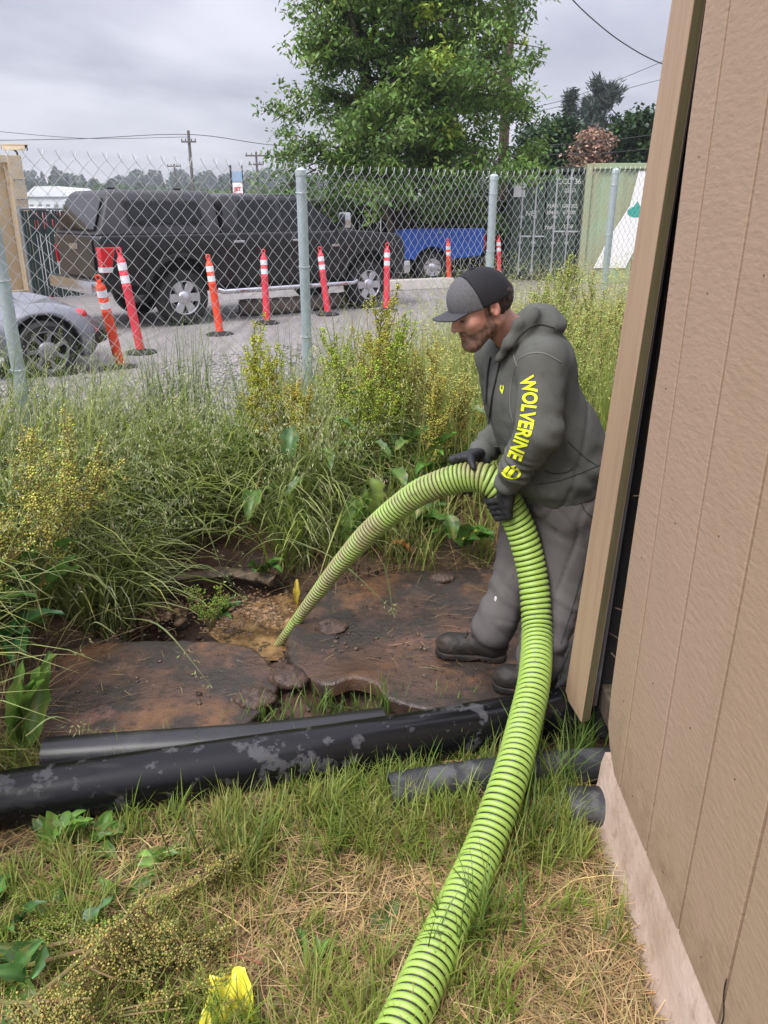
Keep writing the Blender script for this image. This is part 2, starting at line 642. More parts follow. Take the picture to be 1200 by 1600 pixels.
# floating scum and mud clods: nobody could count them
def blobs(name, pts, sizes, mats, col, flat=0.5, seed=0):
    r = np.random.default_rng(seed)
    ico = np.array([(0, 0, -1), (.72, -.53, -.45), (-.28, -.85, -.45), (-.89, 0, -.45), (-.28, .85, -.45), (.72, .53, -.45), (.28, -.85, .45), (-.72, -.53, .45), (-.72, .53, .45), (.28, .85, .45), (.89, 0, .45), (0, 0, 1)], float)
    fi = np.array([(0, 1, 2), (1, 0, 5), (0, 2, 3), (0, 3, 4), (0, 4, 5), (1, 5, 10), (2, 1, 6), (3, 2, 7), (4, 3, 8), (5, 4, 9), (1, 10, 6), (2, 6, 7), (3, 7, 8), (4, 8, 9), (5, 9, 10), (6, 10, 11), (7, 6, 11), (8, 7, 11), (9, 8, 11), (10, 9, 11)])
    fi = fi[:, ::-1]
    n = len(pts)
    J = ico[None] * (1 + 0.28 * r.normal(size=(n, 12, 1))) * np.asarray(sizes)[:, None, None]
    J[..., 2] *= flat
    J[..., 0] *= r.uniform(0.7, 1.4, (n, 1))
    a = r.uniform(0, 6.28, n); ca, sa = np.cos(a)[:, None], np.sin(a)[:, None]
    X = J[..., 0] * ca - J[..., 1] * sa; Y = J[..., 0] * sa + J[..., 1] * ca
    V = np.stack([X, Y, J[..., 2]], -1) + np.asarray(pts)[:, None, :]
    F = (fi[None] + 12 * np.arange(n)[:, None, None]).reshape(-1, 3)
    cc = np.repeat(np.asarray(col), 12, axis=0) if np.asarray(col).ndim == 2 else np.tile(col, (12 * n, 1))
    return np_mesh(name, V.reshape(-1, 3), F, mats, col=cc, smooth=False)


m_vcol = attr_mat('lumps', rough=0.7, bump=(120, 0.4, 0.006))
m_vwet = attr_mat('wet_lumps', rough=0.4, bump=(160, 0.4, 0.006))
n = 900
q = np.stack([rng.uniform(-1.3, 0.75, n), rng.uniform(2.2, 3.6, n)], 1)
dd = poly_dist(q[:, 0], q[:, 1], BANK)
q = q[(dd < 0.1)]
pz = ground_z(q[:, 0], q[:, 1])
sz = rng.gamma(1.6, 0.0055, len(q)) + 0.003
cl = np.array([0.05, 0.032, 0.022]) * rng.uniform(0.6, 1.9, (len(q), 1))
tag(blobs('mud_clods', np.c_[q, pz + sz * 0.2], sz, m_vcol, cl, 0.6, 1), kind='stuff')
# froth, grit and paper scraps at the rim of the pit
pts = []
for (px, py, rx, ry, k) in [(400, 945, 42, 26, 420), (355, 975, 40, 18, 200), (225, 905, 30, 20, 200), (275, 945, 60, 16, 260), (250, 960, 60, 20, 200), (425, 960, 35, 20, 220)]:
    for _ in range(k):
        w = onz(px + rng.normal() * rx * 0.5, py + rng.normal() * ry * 0.5, -0.07)
        g_ = float(ground_z(w[0], w[1]))
        pts.append((w[0], w[1], max(g_, -0.085)))
sz = rng.gamma(1.3, 0.0026, len(pts)) + 0.002
cl = np.array([0.26, 0.17, 0.10]) * rng.uniform(0.3, 1.3, (len(pts), 1)) * np.array([1, 0.95, 0.9])
tag(blobs('sludge_froth', np.array(pts), sz, m_vwet, cl, 0.5, 2), kind='stuff')
# gravel stones, nearest part of the lot
n = 9000
q = np.stack([rng.uniform(-4.5, 3.5, n), rng.uniform(0.25, 6.0, n) ** 1.0], 1)
q[:, 1] += fence_y(q[:, 0])
sz = rng.gamma(3, 0.0034, n) + 0.004
cl = np.array([0.28, 0.265, 0.26]) * rng.uniform(0.45, 1.5, (n, 1)) * (1 + 0.02 * rng.normal(size=(n, 3)))
tag(blobs('gravel', np.c_[q, ground_z(q[:, 0], q[:, 1], False) + sz * 0.25], sz, m_vcol, cl, 0.65, 3), kind='stuff')

# ------------------------------------------------------------------ the two concrete lids
LID_Z = 0.05
m_lid = mat('muddy_concrete', (0.080, 0.046, 0.031), rough=0.5, spec=0.45,
            noise=[(2.3, 5, 0.46, 0.64, (0.165, 0.082, 0.036), 0.85), (3.1, 6, 0.46, 0.58, (0.030, 0.026, 0.022), 0.92), (7, 5, 0.60, 0.70, (0.18, 0.092, 0.066), 0.6), (24, 4, 0.52, 0.70, (0.028, 0.019, 0.015), 0.8)],
            bump=[(30, 0.30, 0.02), (140, 0.5, 0.008)])
t = m_lid.node_tree
_n = t.nodes.new('ShaderNodeTexNoise'); _n.inputs['Scale'].default_value = 4.2; _n.inputs['Detail'].default_value = 5
_tc = t.nodes.new('ShaderNodeTexCoord'); t.links.new(_tc.outputs['Object'], _n.inputs['Vector'])
_mr = t.nodes.new('ShaderNodeMapRange'); _mr.inputs['From Min'].default_value = 0.4; _mr.inputs['From Max'].default_value = 0.62
_mr.inputs['To Min'].default_value = 0.14; _mr.inputs['To Max'].default_value = 0.62
t.links.new(_n.outputs['Fac'], _mr.inputs['Value']); t.links.new(_mr.outputs[0], t.nodes['Principled BSDF'].inputs['Roughness'])


def slab(name, px, thick, label, seed, lip=None, rimr=0.010):
    top = np.array([onz(a, b, LID_Z) for a, b in px])
    P = smooth_path(np.vstack([top, top[:1]]), 400)
    P, s = resample(P, 160)
    P = P[:-1]
    # rough broken rim
    ctr = P.mean(0)
    dirs = P - ctr; dirs /= np.linalg.norm(dirs, axis=1)[:, None]
    P = P + dirs * (rimr * vnoise(P * 18, seed, 3) + 0.005 * vnoise(P * 60, seed + 1, 2))[:, None]
    o = thing(name, label, 'concrete lid', (ctr[0], ctr[1], LID_Z - thick))
    rings = []
    for f, dz in [(1.0, -thick), (1.0, -0.012), (0.992, -0.002)]:
        rings.append(ctr + (P - ctr) * f + np.array([0, 0, dz]))
    for f in np.linspace(0.975, 0.02, 44):
        q = ctr + (P - ctr) * f
        q[:, 2] = LID_Z + 0.0022 * vnoise(q * 6, seed + 5, 2) + 0.0012 * vnoise(q * 30, seed + 6, 2)
        if lip is not None:
            q[:, 2] += 0.03 * np.exp(-((q[:, 0] - lip[0]) ** 2 + (q[:, 1] - lip[1]) ** 2) / 0.012)
        rings.append(q)
    if lip is not None:
        for rg in rings[:3]:
            e = 0.03 * np.exp(-((rg[:, 0] - lip[0]) ** 2 + (rg[:, 1] - lip[1]) ** 2) / 0.012)
            rg[:, 2] += e
    n = len(P)
    V = np.vstack(rings + [[ctr + np.array([0, 0, 0.0])]])
    F = []
    for i in range(len(rings) - 1):
        for k in range(n):
            F.append((i * n + k, i * n + (k + 1) % n, (i + 1) * n + (k + 1) % n, (i + 1) * n + k))
    b = (len(rings) - 1) * n
    for k in range(n):
        F.append((b + k, b + (k + 1) % n, len(V) - 1))
    me = np_mesh('slab', V, F, m_lid, parent=o, world=True)
    return o


slab('concrete_lid', [(60, 1165), (36, 1110), (58, 1048), (120, 1012), (230, 1000), (330, 1002), (392, 1012), (425, 1040), (431, 1065), (420, 1095), (395, 1120), (365, 1140), (345, 1160), (300, 1190), (150, 1205)], 0.07,
     'round muddy concrete tank lid left of the pit, nearer the black pipe end', 11)
lip_ = onz(560, 1072, LID_Z)
slab('concrete_lid', [(446, 1000), (452, 1030), (478, 1056), (512, 1073), (550, 1069), (587, 1076), (612, 1094), (700, 1108), (800, 1095), (890, 1060), (912, 985), (885, 905), (770, 888), (640, 893), (560, 905), (505, 925), (468, 960)], 0.055,
     'large muddy concrete tank lid with a broken lifted edge under the man', 17, lip=lip_, rimr=0.003)
n = 1500
q = np.stack([rng.uniform(-1.55, 0.75, n), rng.uniform(2.05, 3.25, n)], 1)
e1 = np.hypot((q[:, 0] + 0.93) / 0.62, (q[:, 1] - 2.52) / 0.30) < 1; e2 = np.hypot((q[:, 0] - 0.13) / 0.6, (q[:, 1] - 2.74) / 0.40) < 1
q = q[(e1 | e2) & (rng.uniform(size=n) < 0.25 + 0.75 * (vnoise(np.c_[q * 4, np.zeros(n)], 44, 2) > 0.1))]
sz = rng.gamma(1.4, 0.0022, len(q)) + 0.0015
tag(blobs('grit', np.c_[q, np.full(len(q), LID_Z + 0.001)], sz, m_vwet, np.array([0.06, 0.04, 0.028]) * rng.uniform(0.5, 2.2, (len(q), 1)), 0.6, 5), kind='stuff')
# wide crack and mud cakes on the right lid
m_mud = mat('mud', (0.045, 0.028, 0.02), rough=0.5, noise=[(30, 4, 0.4, 0.65, (0.10, 0.06, 0.042), 0.8)], bump=[(60, 0.7, 0.015)])


def mud_cake(px, py, r, h, label, seed):
    c = onz(px, py, LID_Z)
    f = lambda P: sd_ell(P, c, (r, r * 0.8, h)) + h * 0.55 * vnoise(P * (1.4 / h * 0.5), seed, 3)
    V, F = surfnet(f, c - [r * 1.6, r * 1.5, h * 0.8], c + [r * 1.6, r * 1.5, h * 2.2], r / 11)
    o = np_mesh('mud_lump', V - np.array([c[0], c[1], c[2]]), F, m_mud)
    o.location = c
    tag(o, label, 'mud lump', 'lumps of mud on the lids')


mud_cake(519, 980, 0.062, 0.034, 'dark lump of wet mud on the right lid, nearest the hose tip', 3)
mud_cake(690, 905, 0.055, 0.022, 'flat mud cake at the grassy far edge of the right lid', 5)
mud_cake(400, 1092, 0.075, 0.028, 'crumbly mud heaped on the broken rim of the left lid', 8)
mud_cake(452, 1058, 0.085, 0.035, 'mud packed in the gap between the two lids', 9)
ck = MB()
cp = smooth_path([onz(x, y, LID_Z + 0.005) for x, y in [(594, 1080), (608, 1070), (630, 1066), (654, 1060)]], 14)
ck.tube(cp, 0.005, 5)
# low concrete rim round the pit
m_conc = mat('old_concrete', (0.10, 0.075, 0.055), rough=0.6, noise=[(8, 5, 0.4, 0.65, (0.25, 0.18, 0.12), 0.8), (20, 4, 0.5, 0.62, (0.03, 0.022, 0.018), 0.9)], bump=[(40, 0.6, 0.02)])
rim = smooth_path([onz(x, y, 0.0) for x, y in [(196, 930), (215, 905), (262, 893), (320, 884), (382, 882), (430, 895)]], 40)
rim[:, 2] = -0.045 + 0.012 * vnoise(rim * 9, 4, 2)
mb = MB(); mb.tube(rim, 0.040 + 0.016 * vnoise(rim * 14, 5, 3), 14)
mb.v = [(x + 0.012 * vnoise(np.array([[x * 25, y * 25, z * 25]]), 6, 2)[0], y, -0.05 + (z + 0.05) * 0.55) for x, y, z in mb.v]
tag(mb.build('tank_rim', m_conc, smooth=True), 'curved broken concrete rim of the open tank at the pit back', 'tank rim')

# ------------------------------------------------------------------ black pipes
m_pipe = mat('black_plastic_pipe', (0.005, 0.005, 0.006), rough=0.22, spec=0.28, noise=[((9, 9, 9), 6, 0.585, 0.625, (0.075, 0.075, 0.08), 0.75), (22, 5, 0.62, 0.66, (0.06, 0.06, 0.063), 0.7), ((3, 14, 14), 4, 0.6, 0.75, (0.05, 0.045, 0.04), 0.6)], bump=[((2, 6, 6), 0.12, 0.01)])
m_pipe2 = mat('dusty_plastic_pipe', (0.03, 0.031, 0.034), rough=0.45, spec=0.5, noise=[(14, 5, 0.5, 0.62, (0.10, 0.10, 0.105), 0.8)], bump=[(60, 0.15, 0.005)])
m_pipe3 = mat('dark_plastic_pipe', (0.012, 0.012, 0.013), rough=0.3, spec=0.5, noise=[(6, 5, 0.5, 0.75, (0.05, 0.05, 0.052), 0.6)])


def pipe(label, pts, r, m, wall=0.012, lips=()):
    P, s = resample(smooth_path(pts, 60), 60)
    o = thing('black_pipe', label, 'pipe', tuple(P[0]))
    mb = MB()
    mb.tube(P, r, 36, cap=False)
    mb.tube(P, r - wall, 36, cap=False)
    b0 = 0; b1 = len(P) * 36
    for e in (0, len(P) - 1):
        for k in range(36):
            k2 = (k + 1) % 36
            mb.f.append((e * 36 + k, e * 36 + k2, b1 + e * 36 + k2, b1 + e * 36 + k)); mb.m.append(0)
    mb.build('pipe_wall', m, o, smooth=True, world=True)
    for f in lips:
        k = int(f * (len(P) - 1)); d = P[min(k + 1, 59)] - P[max(k - 1, 0)]; d /= np.linalg.norm(d)
        c2 = MB(); c2.tube([P[k] - d * 0.03, P[k] - d * 0.028, P[k] + d * 0.028, P[k] + d * 0.03], [r, r + 0.008, r + 0.008, r], 36)
        c2.build('collar', m, o, smooth=True, world=True)
    return o


def pipe_pt(px, py, z):
    return onz(px, py, z)


pipe('thick black plastic pipe with grey stains lying across the whole yard in front', [onz(-150, 1276, 0.082), onz(0, 1251, 0.082), onz(300, 1206, 0.082), onz(600, 1161, 0.082), onz(850, 1119, 0.082), onz(960, 1102, 0.082), onz(1060, 1088, 0.082)], 0.083, m_pipe)
pipe('plain black pipe half hidden behind the thick stained pipe at left', [onz(72, 1183, 0.06), onz(200, 1174, 0.06), onz(420, 1158, 0.06), onz(600, 1135, 0.06)], 0.062, m_pipe3)
pipe('thin dusty black pipe lying in the grass under the hose beside the wall', [onz(608, 1236, 0.05), onz(700, 1221, 0.05), onz(830, 1203, 0.05), onz(960, 1193, 0.05), onz(1040, 1188, 0.05)], 0.052, m_pipe2)
pipe('short dusty pipe stub poking from the grass at the foundation corner', [onz(888, 1262, 0.04), onz(920, 1262, 0.045), onz(985, 1262, 0.045)], 0.06, m_pipe2)

# ------------------------------------------------------------------ shed
XW = 0.63
shed = thing('shed', 'brown board sided shed wall filling the right side with a loose corner board', 'shed', (XW, 0.8, 0))
m_side = mat('brown_siding', (0.355, 0.257, 0.170), rough=0.62, spec=0.3, noise=[((1.2, 1.2, 0.5), 3, 0.35, 0.7, (0.385, 0.268, 0.20), 0.9), ((2.2, 2.2, 0.8), 5, 0.55, 0.72, (0.29, 0.225, 0.155), 0.7), ((3, 3, 60), 3, 0.62, 0.8, (0.27, 0.19, 0.135), 0.5), (70, 3, 0.72, 0.78, (0.50, 0.40, 0.31), 0.7)],
             bump=[((8, 30, 85), 0.42, 0.004), ((20, 90, 5), 0.3, 0.002), (7, 0.12, 0.02)])
t = m_side.node_tree                      # soil splashed up by rain along the foot of the boards
_p = t.nodes['Principled BSDF']; _src = _p.inputs['Base Color'].links[0].from_socket
_tc = t.nodes.new('ShaderNodeTexCoord'); _sx = t.nodes.new('ShaderNodeSeparateXYZ'); t.links.new(_tc.outputs['Object'], _sx.inputs[0])
_m1 = t.nodes.new('ShaderNodeMapRange'); _m1.inputs['From Min'].default_value = 0.20; _m1.inputs['From Max'].default_value = 0.62; _m1.inputs['To Min'].default_value = 0.30; _m1.inputs['To Max'].default_value = -0.12
t.links.new(_sx.outputs['Z'], _m1.inputs['Value'])
_nz = t.nodes.new('ShaderNodeTexNoise'); _nz.inputs['Scale'].default_value = 16; _nz.inputs['Detail'].default_value = 6; _nz.inputs['Roughness'].default_value = 0.7
t.links.new(_tc.outputs['Object'], _nz.inputs['Vector'])
_ad = t.nodes.new('ShaderNodeMath'); _ad.operation = 'ADD'; t.links.new(_m1.outputs[0], _ad.inputs[0]); t.links.new(_nz.outputs['Fac'], _ad.inputs[1])
_m2 = t.nodes.new('ShaderNodeMapRange'); _m2.inputs['From Min'].default_value = 0.62; _m2.inputs['From Max'].default_value = 0.9; _m2.inputs['To Max'].default_value = 0.6
t.links.new(_ad.outputs[0], _m2.inputs['Value'])
_mx = t.nodes.new('ShaderNodeMix'); _mx.data_type = 'RGBA'; t.links.new(_m2.outputs[0], _mx.inputs['Factor']); t.links.new(_src, _mx.inputs[6]); _mx.inputs[7].default_value = (0.22, 0.155, 0.10, 1)
t.links.new(_mx.outputs[2], _p.inputs['Base Color'])
m_trim = mat('brown_trim', (0.40, 0.28, 0.185), rough=0.55, spec=0.3, noise=[((30, 30, 1.5), 4, 0.45, 0.7, (0.30, 0.2, 0.13), 0.6), (90, 3, 0.70, 0.76, (0.16, 0.11, 0.08), 0.8)], bump=[((40, 40, 2.2), 0.45, 0.004)])
m_trim_side = mat('trim_edge', (0.15, 0.125, 0.06), rough=0.7, noise=[((40, 40, 2), 4, 0.4, 0.7, (0.075, 0.065, 0.04), 0.8)])
m_oldwood = mat('weathered_wood', (0.14, 0.135, 0.13), rough=0.85, noise=[((40, 40, 1.4), 5, 0.4, 0.68, (0.05, 0.045, 0.042), 0.9), (9, 4, 0.6, 0.7, (0.25, 0.24, 0.23), 0.6)], bump=[((60, 60, 2), 0.6, 0.006)])
m_darkwood = mat('rotten_wood_and_groove_shade', (0.06, 0.045, 0.033), rough=0.85, noise=[((9, 40, 40), 4, 0.4, 0.65, (0.13, 0.10, 0.075), 0.7)], bump=[(50, 0.6, 0.01)])
m_found = mat('painted_foundation', (0.50, 0.375, 0.305), rough=0.75, noise=[(5, 5, 0.45, 0.7, (0.58, 0.47, 0.40), 0.8), ((10, 10, 4), 5, 0.48, 0.7, (0.36, 0.25, 0.17), 0.75), (16, 5, 0.56, 0.7, (0.24, 0.17, 0.11), 0.6), (90, 3, 0.68, 0.74, (0.15, 0.11, 0.09), 0.8)], bump=[(40, 0.3, 0.01)])
m_black = mat('dark_paper_and_gap_shade', (0.015, 0.014, 0.014), rough=0.9)
m_roof = mat('roofing', (0.10, 0.095, 0.09), rough=0.9)
edges = [1.832, 1.645, 1.425, 1.21, 1.0, 0.79, 0.585, 0.38, 0.175, -0.03, -0.235, -0.44, -0.645, -0.85]
WALL_TOP = 3.3
for k in range(len(edges) - 1):
    y1, y0 = edges[k] - 0.005, edges[k + 1] + 0.005
    zb = 0.21
    mb = MB()
    poly = [(y0, zb), (y1, zb), (y1, WALL_TOP), (y0, WALL_TOP)]
    if k == 0:
        poly = [(y0, zb), (1.70, zb + 0.003), (1.765, zb + 0.05), (1.798, zb + 0.10), (1.806, 0.42), (1.803, 0.6), (1.797, 0.75), (1.790, 0.90), (1.781, 1.05), (1.777, 1.2), (1.769, 1.35), (1.768, 1.6), (1.772, 1.8), (1.765, 2.1), (1.766, WALL_TOP), (y0, WALL_TOP)]
    mb.prism(poly, XW, XW + 0.014, axis='x')
    mb.build('siding_board', m_side, shed, world=True, bevel=0.0015, segs=1)
mb = MB(); mb.box((XW + 0.0165, 0.40, 1.76), (0.005, 2.70, 3.08)); mb.build('groove_shade_backing', m_darkwood, shed, world=True)  # dark sheet behind the boards, groove shade put into its colour
mb = MB(); mb.box((XW + 0.03, 0.44, 1.75), (0.02, 2.60, 3.05)); mb.build('sheathing', m_black, shed, world=True)
# foundation: rounded kerb that swells a little at ground level
prof = [(XW + 0.03, 0.206), (XW + 0.006, 0.206), (XW - 0.002, 0.17), (XW - 0.006, 0.1), (XW - 0.012, 0.04), (XW - 0.03, 0.0), (XW - 0.03, -0.2), (XW + 0.16, -0.2), (XW + 0.16, 0.206)]
ys = np.linspace(-0.9, 1.80, 70)
loops = []
for y in ys:
    w = 0.006 * vnoise(np.array([[0, y * 7, 0]]), 77, 3)[0]
    k = 1.0
    loops.append([(x + (w if x < XW + 0.02 else 0) + (0.012 * vnoise(np.array([[x, y * 4, z * 8]]), 78, 2)[0] if z < 0.1 and x < XW else 0), y, z) for x, z in prof])
mb = MB(); mb.loft(loops); mb.build('foundation', m_found, shed, smooth=True, world=True)
# the loose corner board, sprung away from the corner, its bottom swung out
def board(parent, name, bf, bn, tf, tn, thick, mats, nseg=14, bow=0.0):
    """four corners (bottom far, bottom near, top far, top near) of the outer face; thickness towards +X"""
    mb = MB()
    loops = []
    for k in range(nseg + 1):
        f = k / nseg
        a = np.array(bf) * (1 - f) + np.array(tf) * f
        b = np.array(bn) * (1 - f) + np.array(tn) * f
        o = np.array([-bow * math.sin(f * math.pi), 0, 0])
        th = np.array([thick, 0.35 * thick, 0])
        loops.append([a + o, b + o, b + o + th, a + o + th])
    n = 4
    V = [p for l in loops for p in l]
    F, M = [], []
    for i in range(nseg):
        for k in range(n):
            F.append((i * n + k, i * n + (k + 1) % n, (i + 1) * n + (k + 1) % n, (i + 1) * n + k)); M.append(1 if k == 1 and len(mats) > 1 else 0)
    F += [(3, 2, 1, 0), tuple(nseg * n + k for k in range(n))]; M += [0, 0]
    mb.v = [tuple(v) for v in V]; mb.f = F; mb.m = M
    return mb.build(name, mats, parent, world=True, bevel=0.003, segs=2)


board(shed, 'corner_board', (0.602, 2.165, 0.145), (0.605, 1.965, 0.185), (0.668, 1.945, 3.3), (0.668, 1.835, 3.3), 0.030, [m_trim, m_trim_side], bow=-0.004)
board(shed, 'weathered_board', (0.645, 2.10, 0.20), (0.642, 1.995, 0.22), (0.700, 1.98, 3.3), (0.700, 1.875, 3.3), 0.018, [m_oldwood], bow=0.003)
mb = MB(); mb.box((0.76, 2.02, 1.7), (0.09, 0.09, 3.1)); mb.build('corner_stud', m_darkwood, shed, world=True)
mb = MB(); mb.loft([[(0.664, 2.03, 0.08), (0.82, 2.03, 0.08), (0.82, 2.05, 0.08), (0.664, 2.05, 0.08)], [(0.722, 2.03, 3.3), (0.82, 2.03, 3.3), (0.82, 2.05, 3.3), (0.722, 2.05, 3.3)]]); mb.build('gap_blackout', m_black, shed, world=True)  # black panel added behind the corner gap so it reads dark
mb = MB(); mb.box((0.74, 1.96, 0.235), (0.13, 0.30, 0.09)); mb.build('sill_beam', m_darkwood, shed, world=True, bevel=0.008)
mb = MB(); mb.box((0.77, 1.93, 0.335), (0.10, 0.22, 0.05)); mb.build('sill_plate', m_darkwood, shed, world=True, bevel=0.006)
mb = MB(); mb.box((2.2, 2.075, 1.75), (2.9, 0.02, 3.1)); mb.build('end_wall', m_side, shed, world=True)
mb = MB(); mb.box((2.2, 0.6, 3.36), (3.5, 3.4, 0.08)); mb.build('roof', m_roof, shed, world=True)
mb = MB(); mb.box((3.65, 0.6, 1.7), (0.02, 2.9, 3.1)); mb.build('rear_wall', m_black, shed, world=True)
m_wire = mat('rusty_nail', (0.12, 0.08, 0.06), rough=0.6, metal=0.6)
for (px, py, dz) in [(962, 950, 0.01), (945, 985, 0.0), (990, 775, 0.02), (955, 1020, -0.02)]:
    a = atX(px, py, 0.665)
    mb = MB(); mb.cyl(a, a + np.array([0.03, -0.05, dz]), 0.0022, n=6); mb.build('nail', m_wire, shed, world=True)
for (y, z) in [(1.55, 0.27), (1.53, 0.62), (1.54, 1.02), (1.32, 0.26), (1.31, 0.66), (1.33, 1.08), (1.10, 0.27), (1.11, 0.7), (0.91, 0.26), (0.90, 0.72), (1.70, 0.45), (1.71, 0.86), (1.70, 1.28), (1.69, 1.75), (1.55, 1.5), (1.33, 1.55)]:
    mb = MB(); mb.cyl((XW - 0.0012, y, z), (XW + 0.002, y, z), 0.0017, n=8); mb.build('nail_head', m_wire, shed, world=True)
# split in the siding near the bottom of the frame
mb = MB(); cpt = smooth_path([(XW - 0.0005, 1.004, 0.335), (XW - 0.0015, 1.0, 0.30), (XW - 0.0015, 0.985, 0.26), (XW - 0.001, 0.99, 0.212)], 12); mb.tube(cpt, [0.0006] + [0.0014] * 10 + [0.003], 5)
mb.build('split', m_black, shed, world=True)

# ------------------------------------------------------------------ chain link fence
m_galv = mat('galvanised_steel', (0.62, 0.64, 0.66), rough=0.45, metal=0.35, spec=0.5, noise=[(30, 3, 0.4, 0.7, (0.38, 0.41, 0.44), 0.7)])
m_post = mat('painted_post', (0.42, 0.50, 0.52), rough=0.5, metal=0.25, noise=[((6, 6, 2), 4, 0.45, 0.7, (0.30, 0.36, 0.38), 0.8)])
fence = thing('chain_link_fence', 'galvanised chain link fence on steel posts between the weeds and the parked trucks', 'fence', (FP[3, 0], FP[3, 1], 0))
tops = [1.89, 1.885, 1.885, 1.87, 1.895, 1.985, 2.03]
for (x, y), zt in zip(FP, tops):
    mb = MB(); mb.cyl((x, y, -0.3), (x, y, zt - 0.01), 0.031, n=16); mb.lathe([(0.034, zt - 0.03), (0.034, zt), (0.02, zt + 0.012), (0.001, zt + 0.016)], 16, M=Matrix.Translation((x, y, 0)))
    mb.build('post', m_post, fence, smooth=True, world=True)
seg = np.linalg.norm(np.diff(FP, axis=0), axis=1)
cum = np.r_[0, np.cumsum(seg)]
PW, PH = 0.076, 0.080            # diamond width and height
nw = int(cum[-1] / (PW / 2))
wm = MB()
VV, FF = [], []
nb = 0
for w in range(nw - 2):
    s0 = w * PW / 2 + 0.0
    # one wire: a vertical zigzag between columns w and w+1
    pts = []
    rows = 48
    for k in range(rows + 1):
        s = s0 + (PW / 2 if k % 2 == 0 else 0) * 1.0
        if w % 2 == 1: s = s0 + (PW / 2 if k % 2 == 1 else 0)
        x = np.interp(s, cum, FP[:, 0]); y = np.interp(s, cum, FP[:, 1]); zt = np.interp(s, cum, tops)
        off = 0.004 if (k % 2 == 0) else -0.004
        sag = 0.006 * math.sin(s * 5.1) * math.sin(k * 0.31)
        pts.append((x + 0.70 * (off + sag) + 0.03, y - 0.70 * (off + sag) - 0.03, zt - k * PH / 2))
    # knuckle ends sticking up in a Y
    s_up = s0 + (PW / 2 if (w % 2 == 0) else 0)
    zt0 = pts[0][2]
    dir_ = 1 if (w % 2 == 0) else -1
    x = np.interp(s_up + dir_ * 0.012, cum, FP[:, 0]); y = np.interp(s_up + dir_ * 0.012, cum, FP[:, 1])
    pts = [(x + 0.03, y - 0.03, zt0 + 0.032)] + pts
    P = np.array(pts); n = 4
    r = 0.0019
    T = np.gradient(P, axis=0); T /= np.linalg.norm(T, axis=1)[:, None]
    nn = np.array([0.70, -0.71, 0]); bb = np.cross(T, nn); bb /= np.linalg.norm(bb, axis=1)[:, None]
    ring = np.stack([P + r * nn, P + r * bb, P - r * nn, P - r * bb], 1).reshape(-1, 3)
    a = (np.arange(len(P) - 1)[:, None] * n + np.arange(n)[None, :])
    b = (np.arange(len(P) - 1)[:, None] * n + (np.arange(n)[None, :] + 1) % n)
    FF.append(np.stack([a, b, b + n, a + n], -1).reshape(-1, 4) + nb)
    VV.append(ring); nb += len(ring)
tag(np_mesh('wire_mesh', np.vstack(VV), np.vstack(FF), m_galv, parent=fence, world=True), kind='stuff')
tw = MB()
for z_ in (0.09,):
    tw.tube([(x + 0.03, y - 0.03, t_ - 1.8) for (x, y), t_ in zip(FP, tops)], 0.002, 5)
tw.build('tension_wire', m_galv, fence, world=True)
for (x, y), zt in zip(FP, tops):
    for k in range(4):
        mb = MB(); z = zt - 0.12 - 0.42 * k
        a = np.linspace(0, 2 * math.pi, 14)
        mb.tube([(x + 0.036 * math.cos(q), y + 0.036 * math.sin(q), z + 0.004 * math.sin(q)) for q in a], 0.002, 5, cap=False)
        mb.build('wire_tie', m_galv, fence, world=True)

# ------------------------------------------------------------------ traffic delineator posts
m_or = mat('orange_plastic', (0.80, 0.075, 0.03), rough=0.5, noise=[(8, 4, 0.5, 0.7, (0.62, 0.09, 0.05), 0.5)])
m_pk = mat('faded_red_plastic', (0.72, 0.045, 0.075), rough=0.55, noise=[(7, 4, 0.45, 0.7, (0.75, 0.14, 0.16), 0.5)])
m_refl = mat('reflective_band', (0.74, 0.74, 0.76), rough=0.4)
m_rub = mat('black_rubber', (0.02, 0.02, 0.021), rough=0.8)


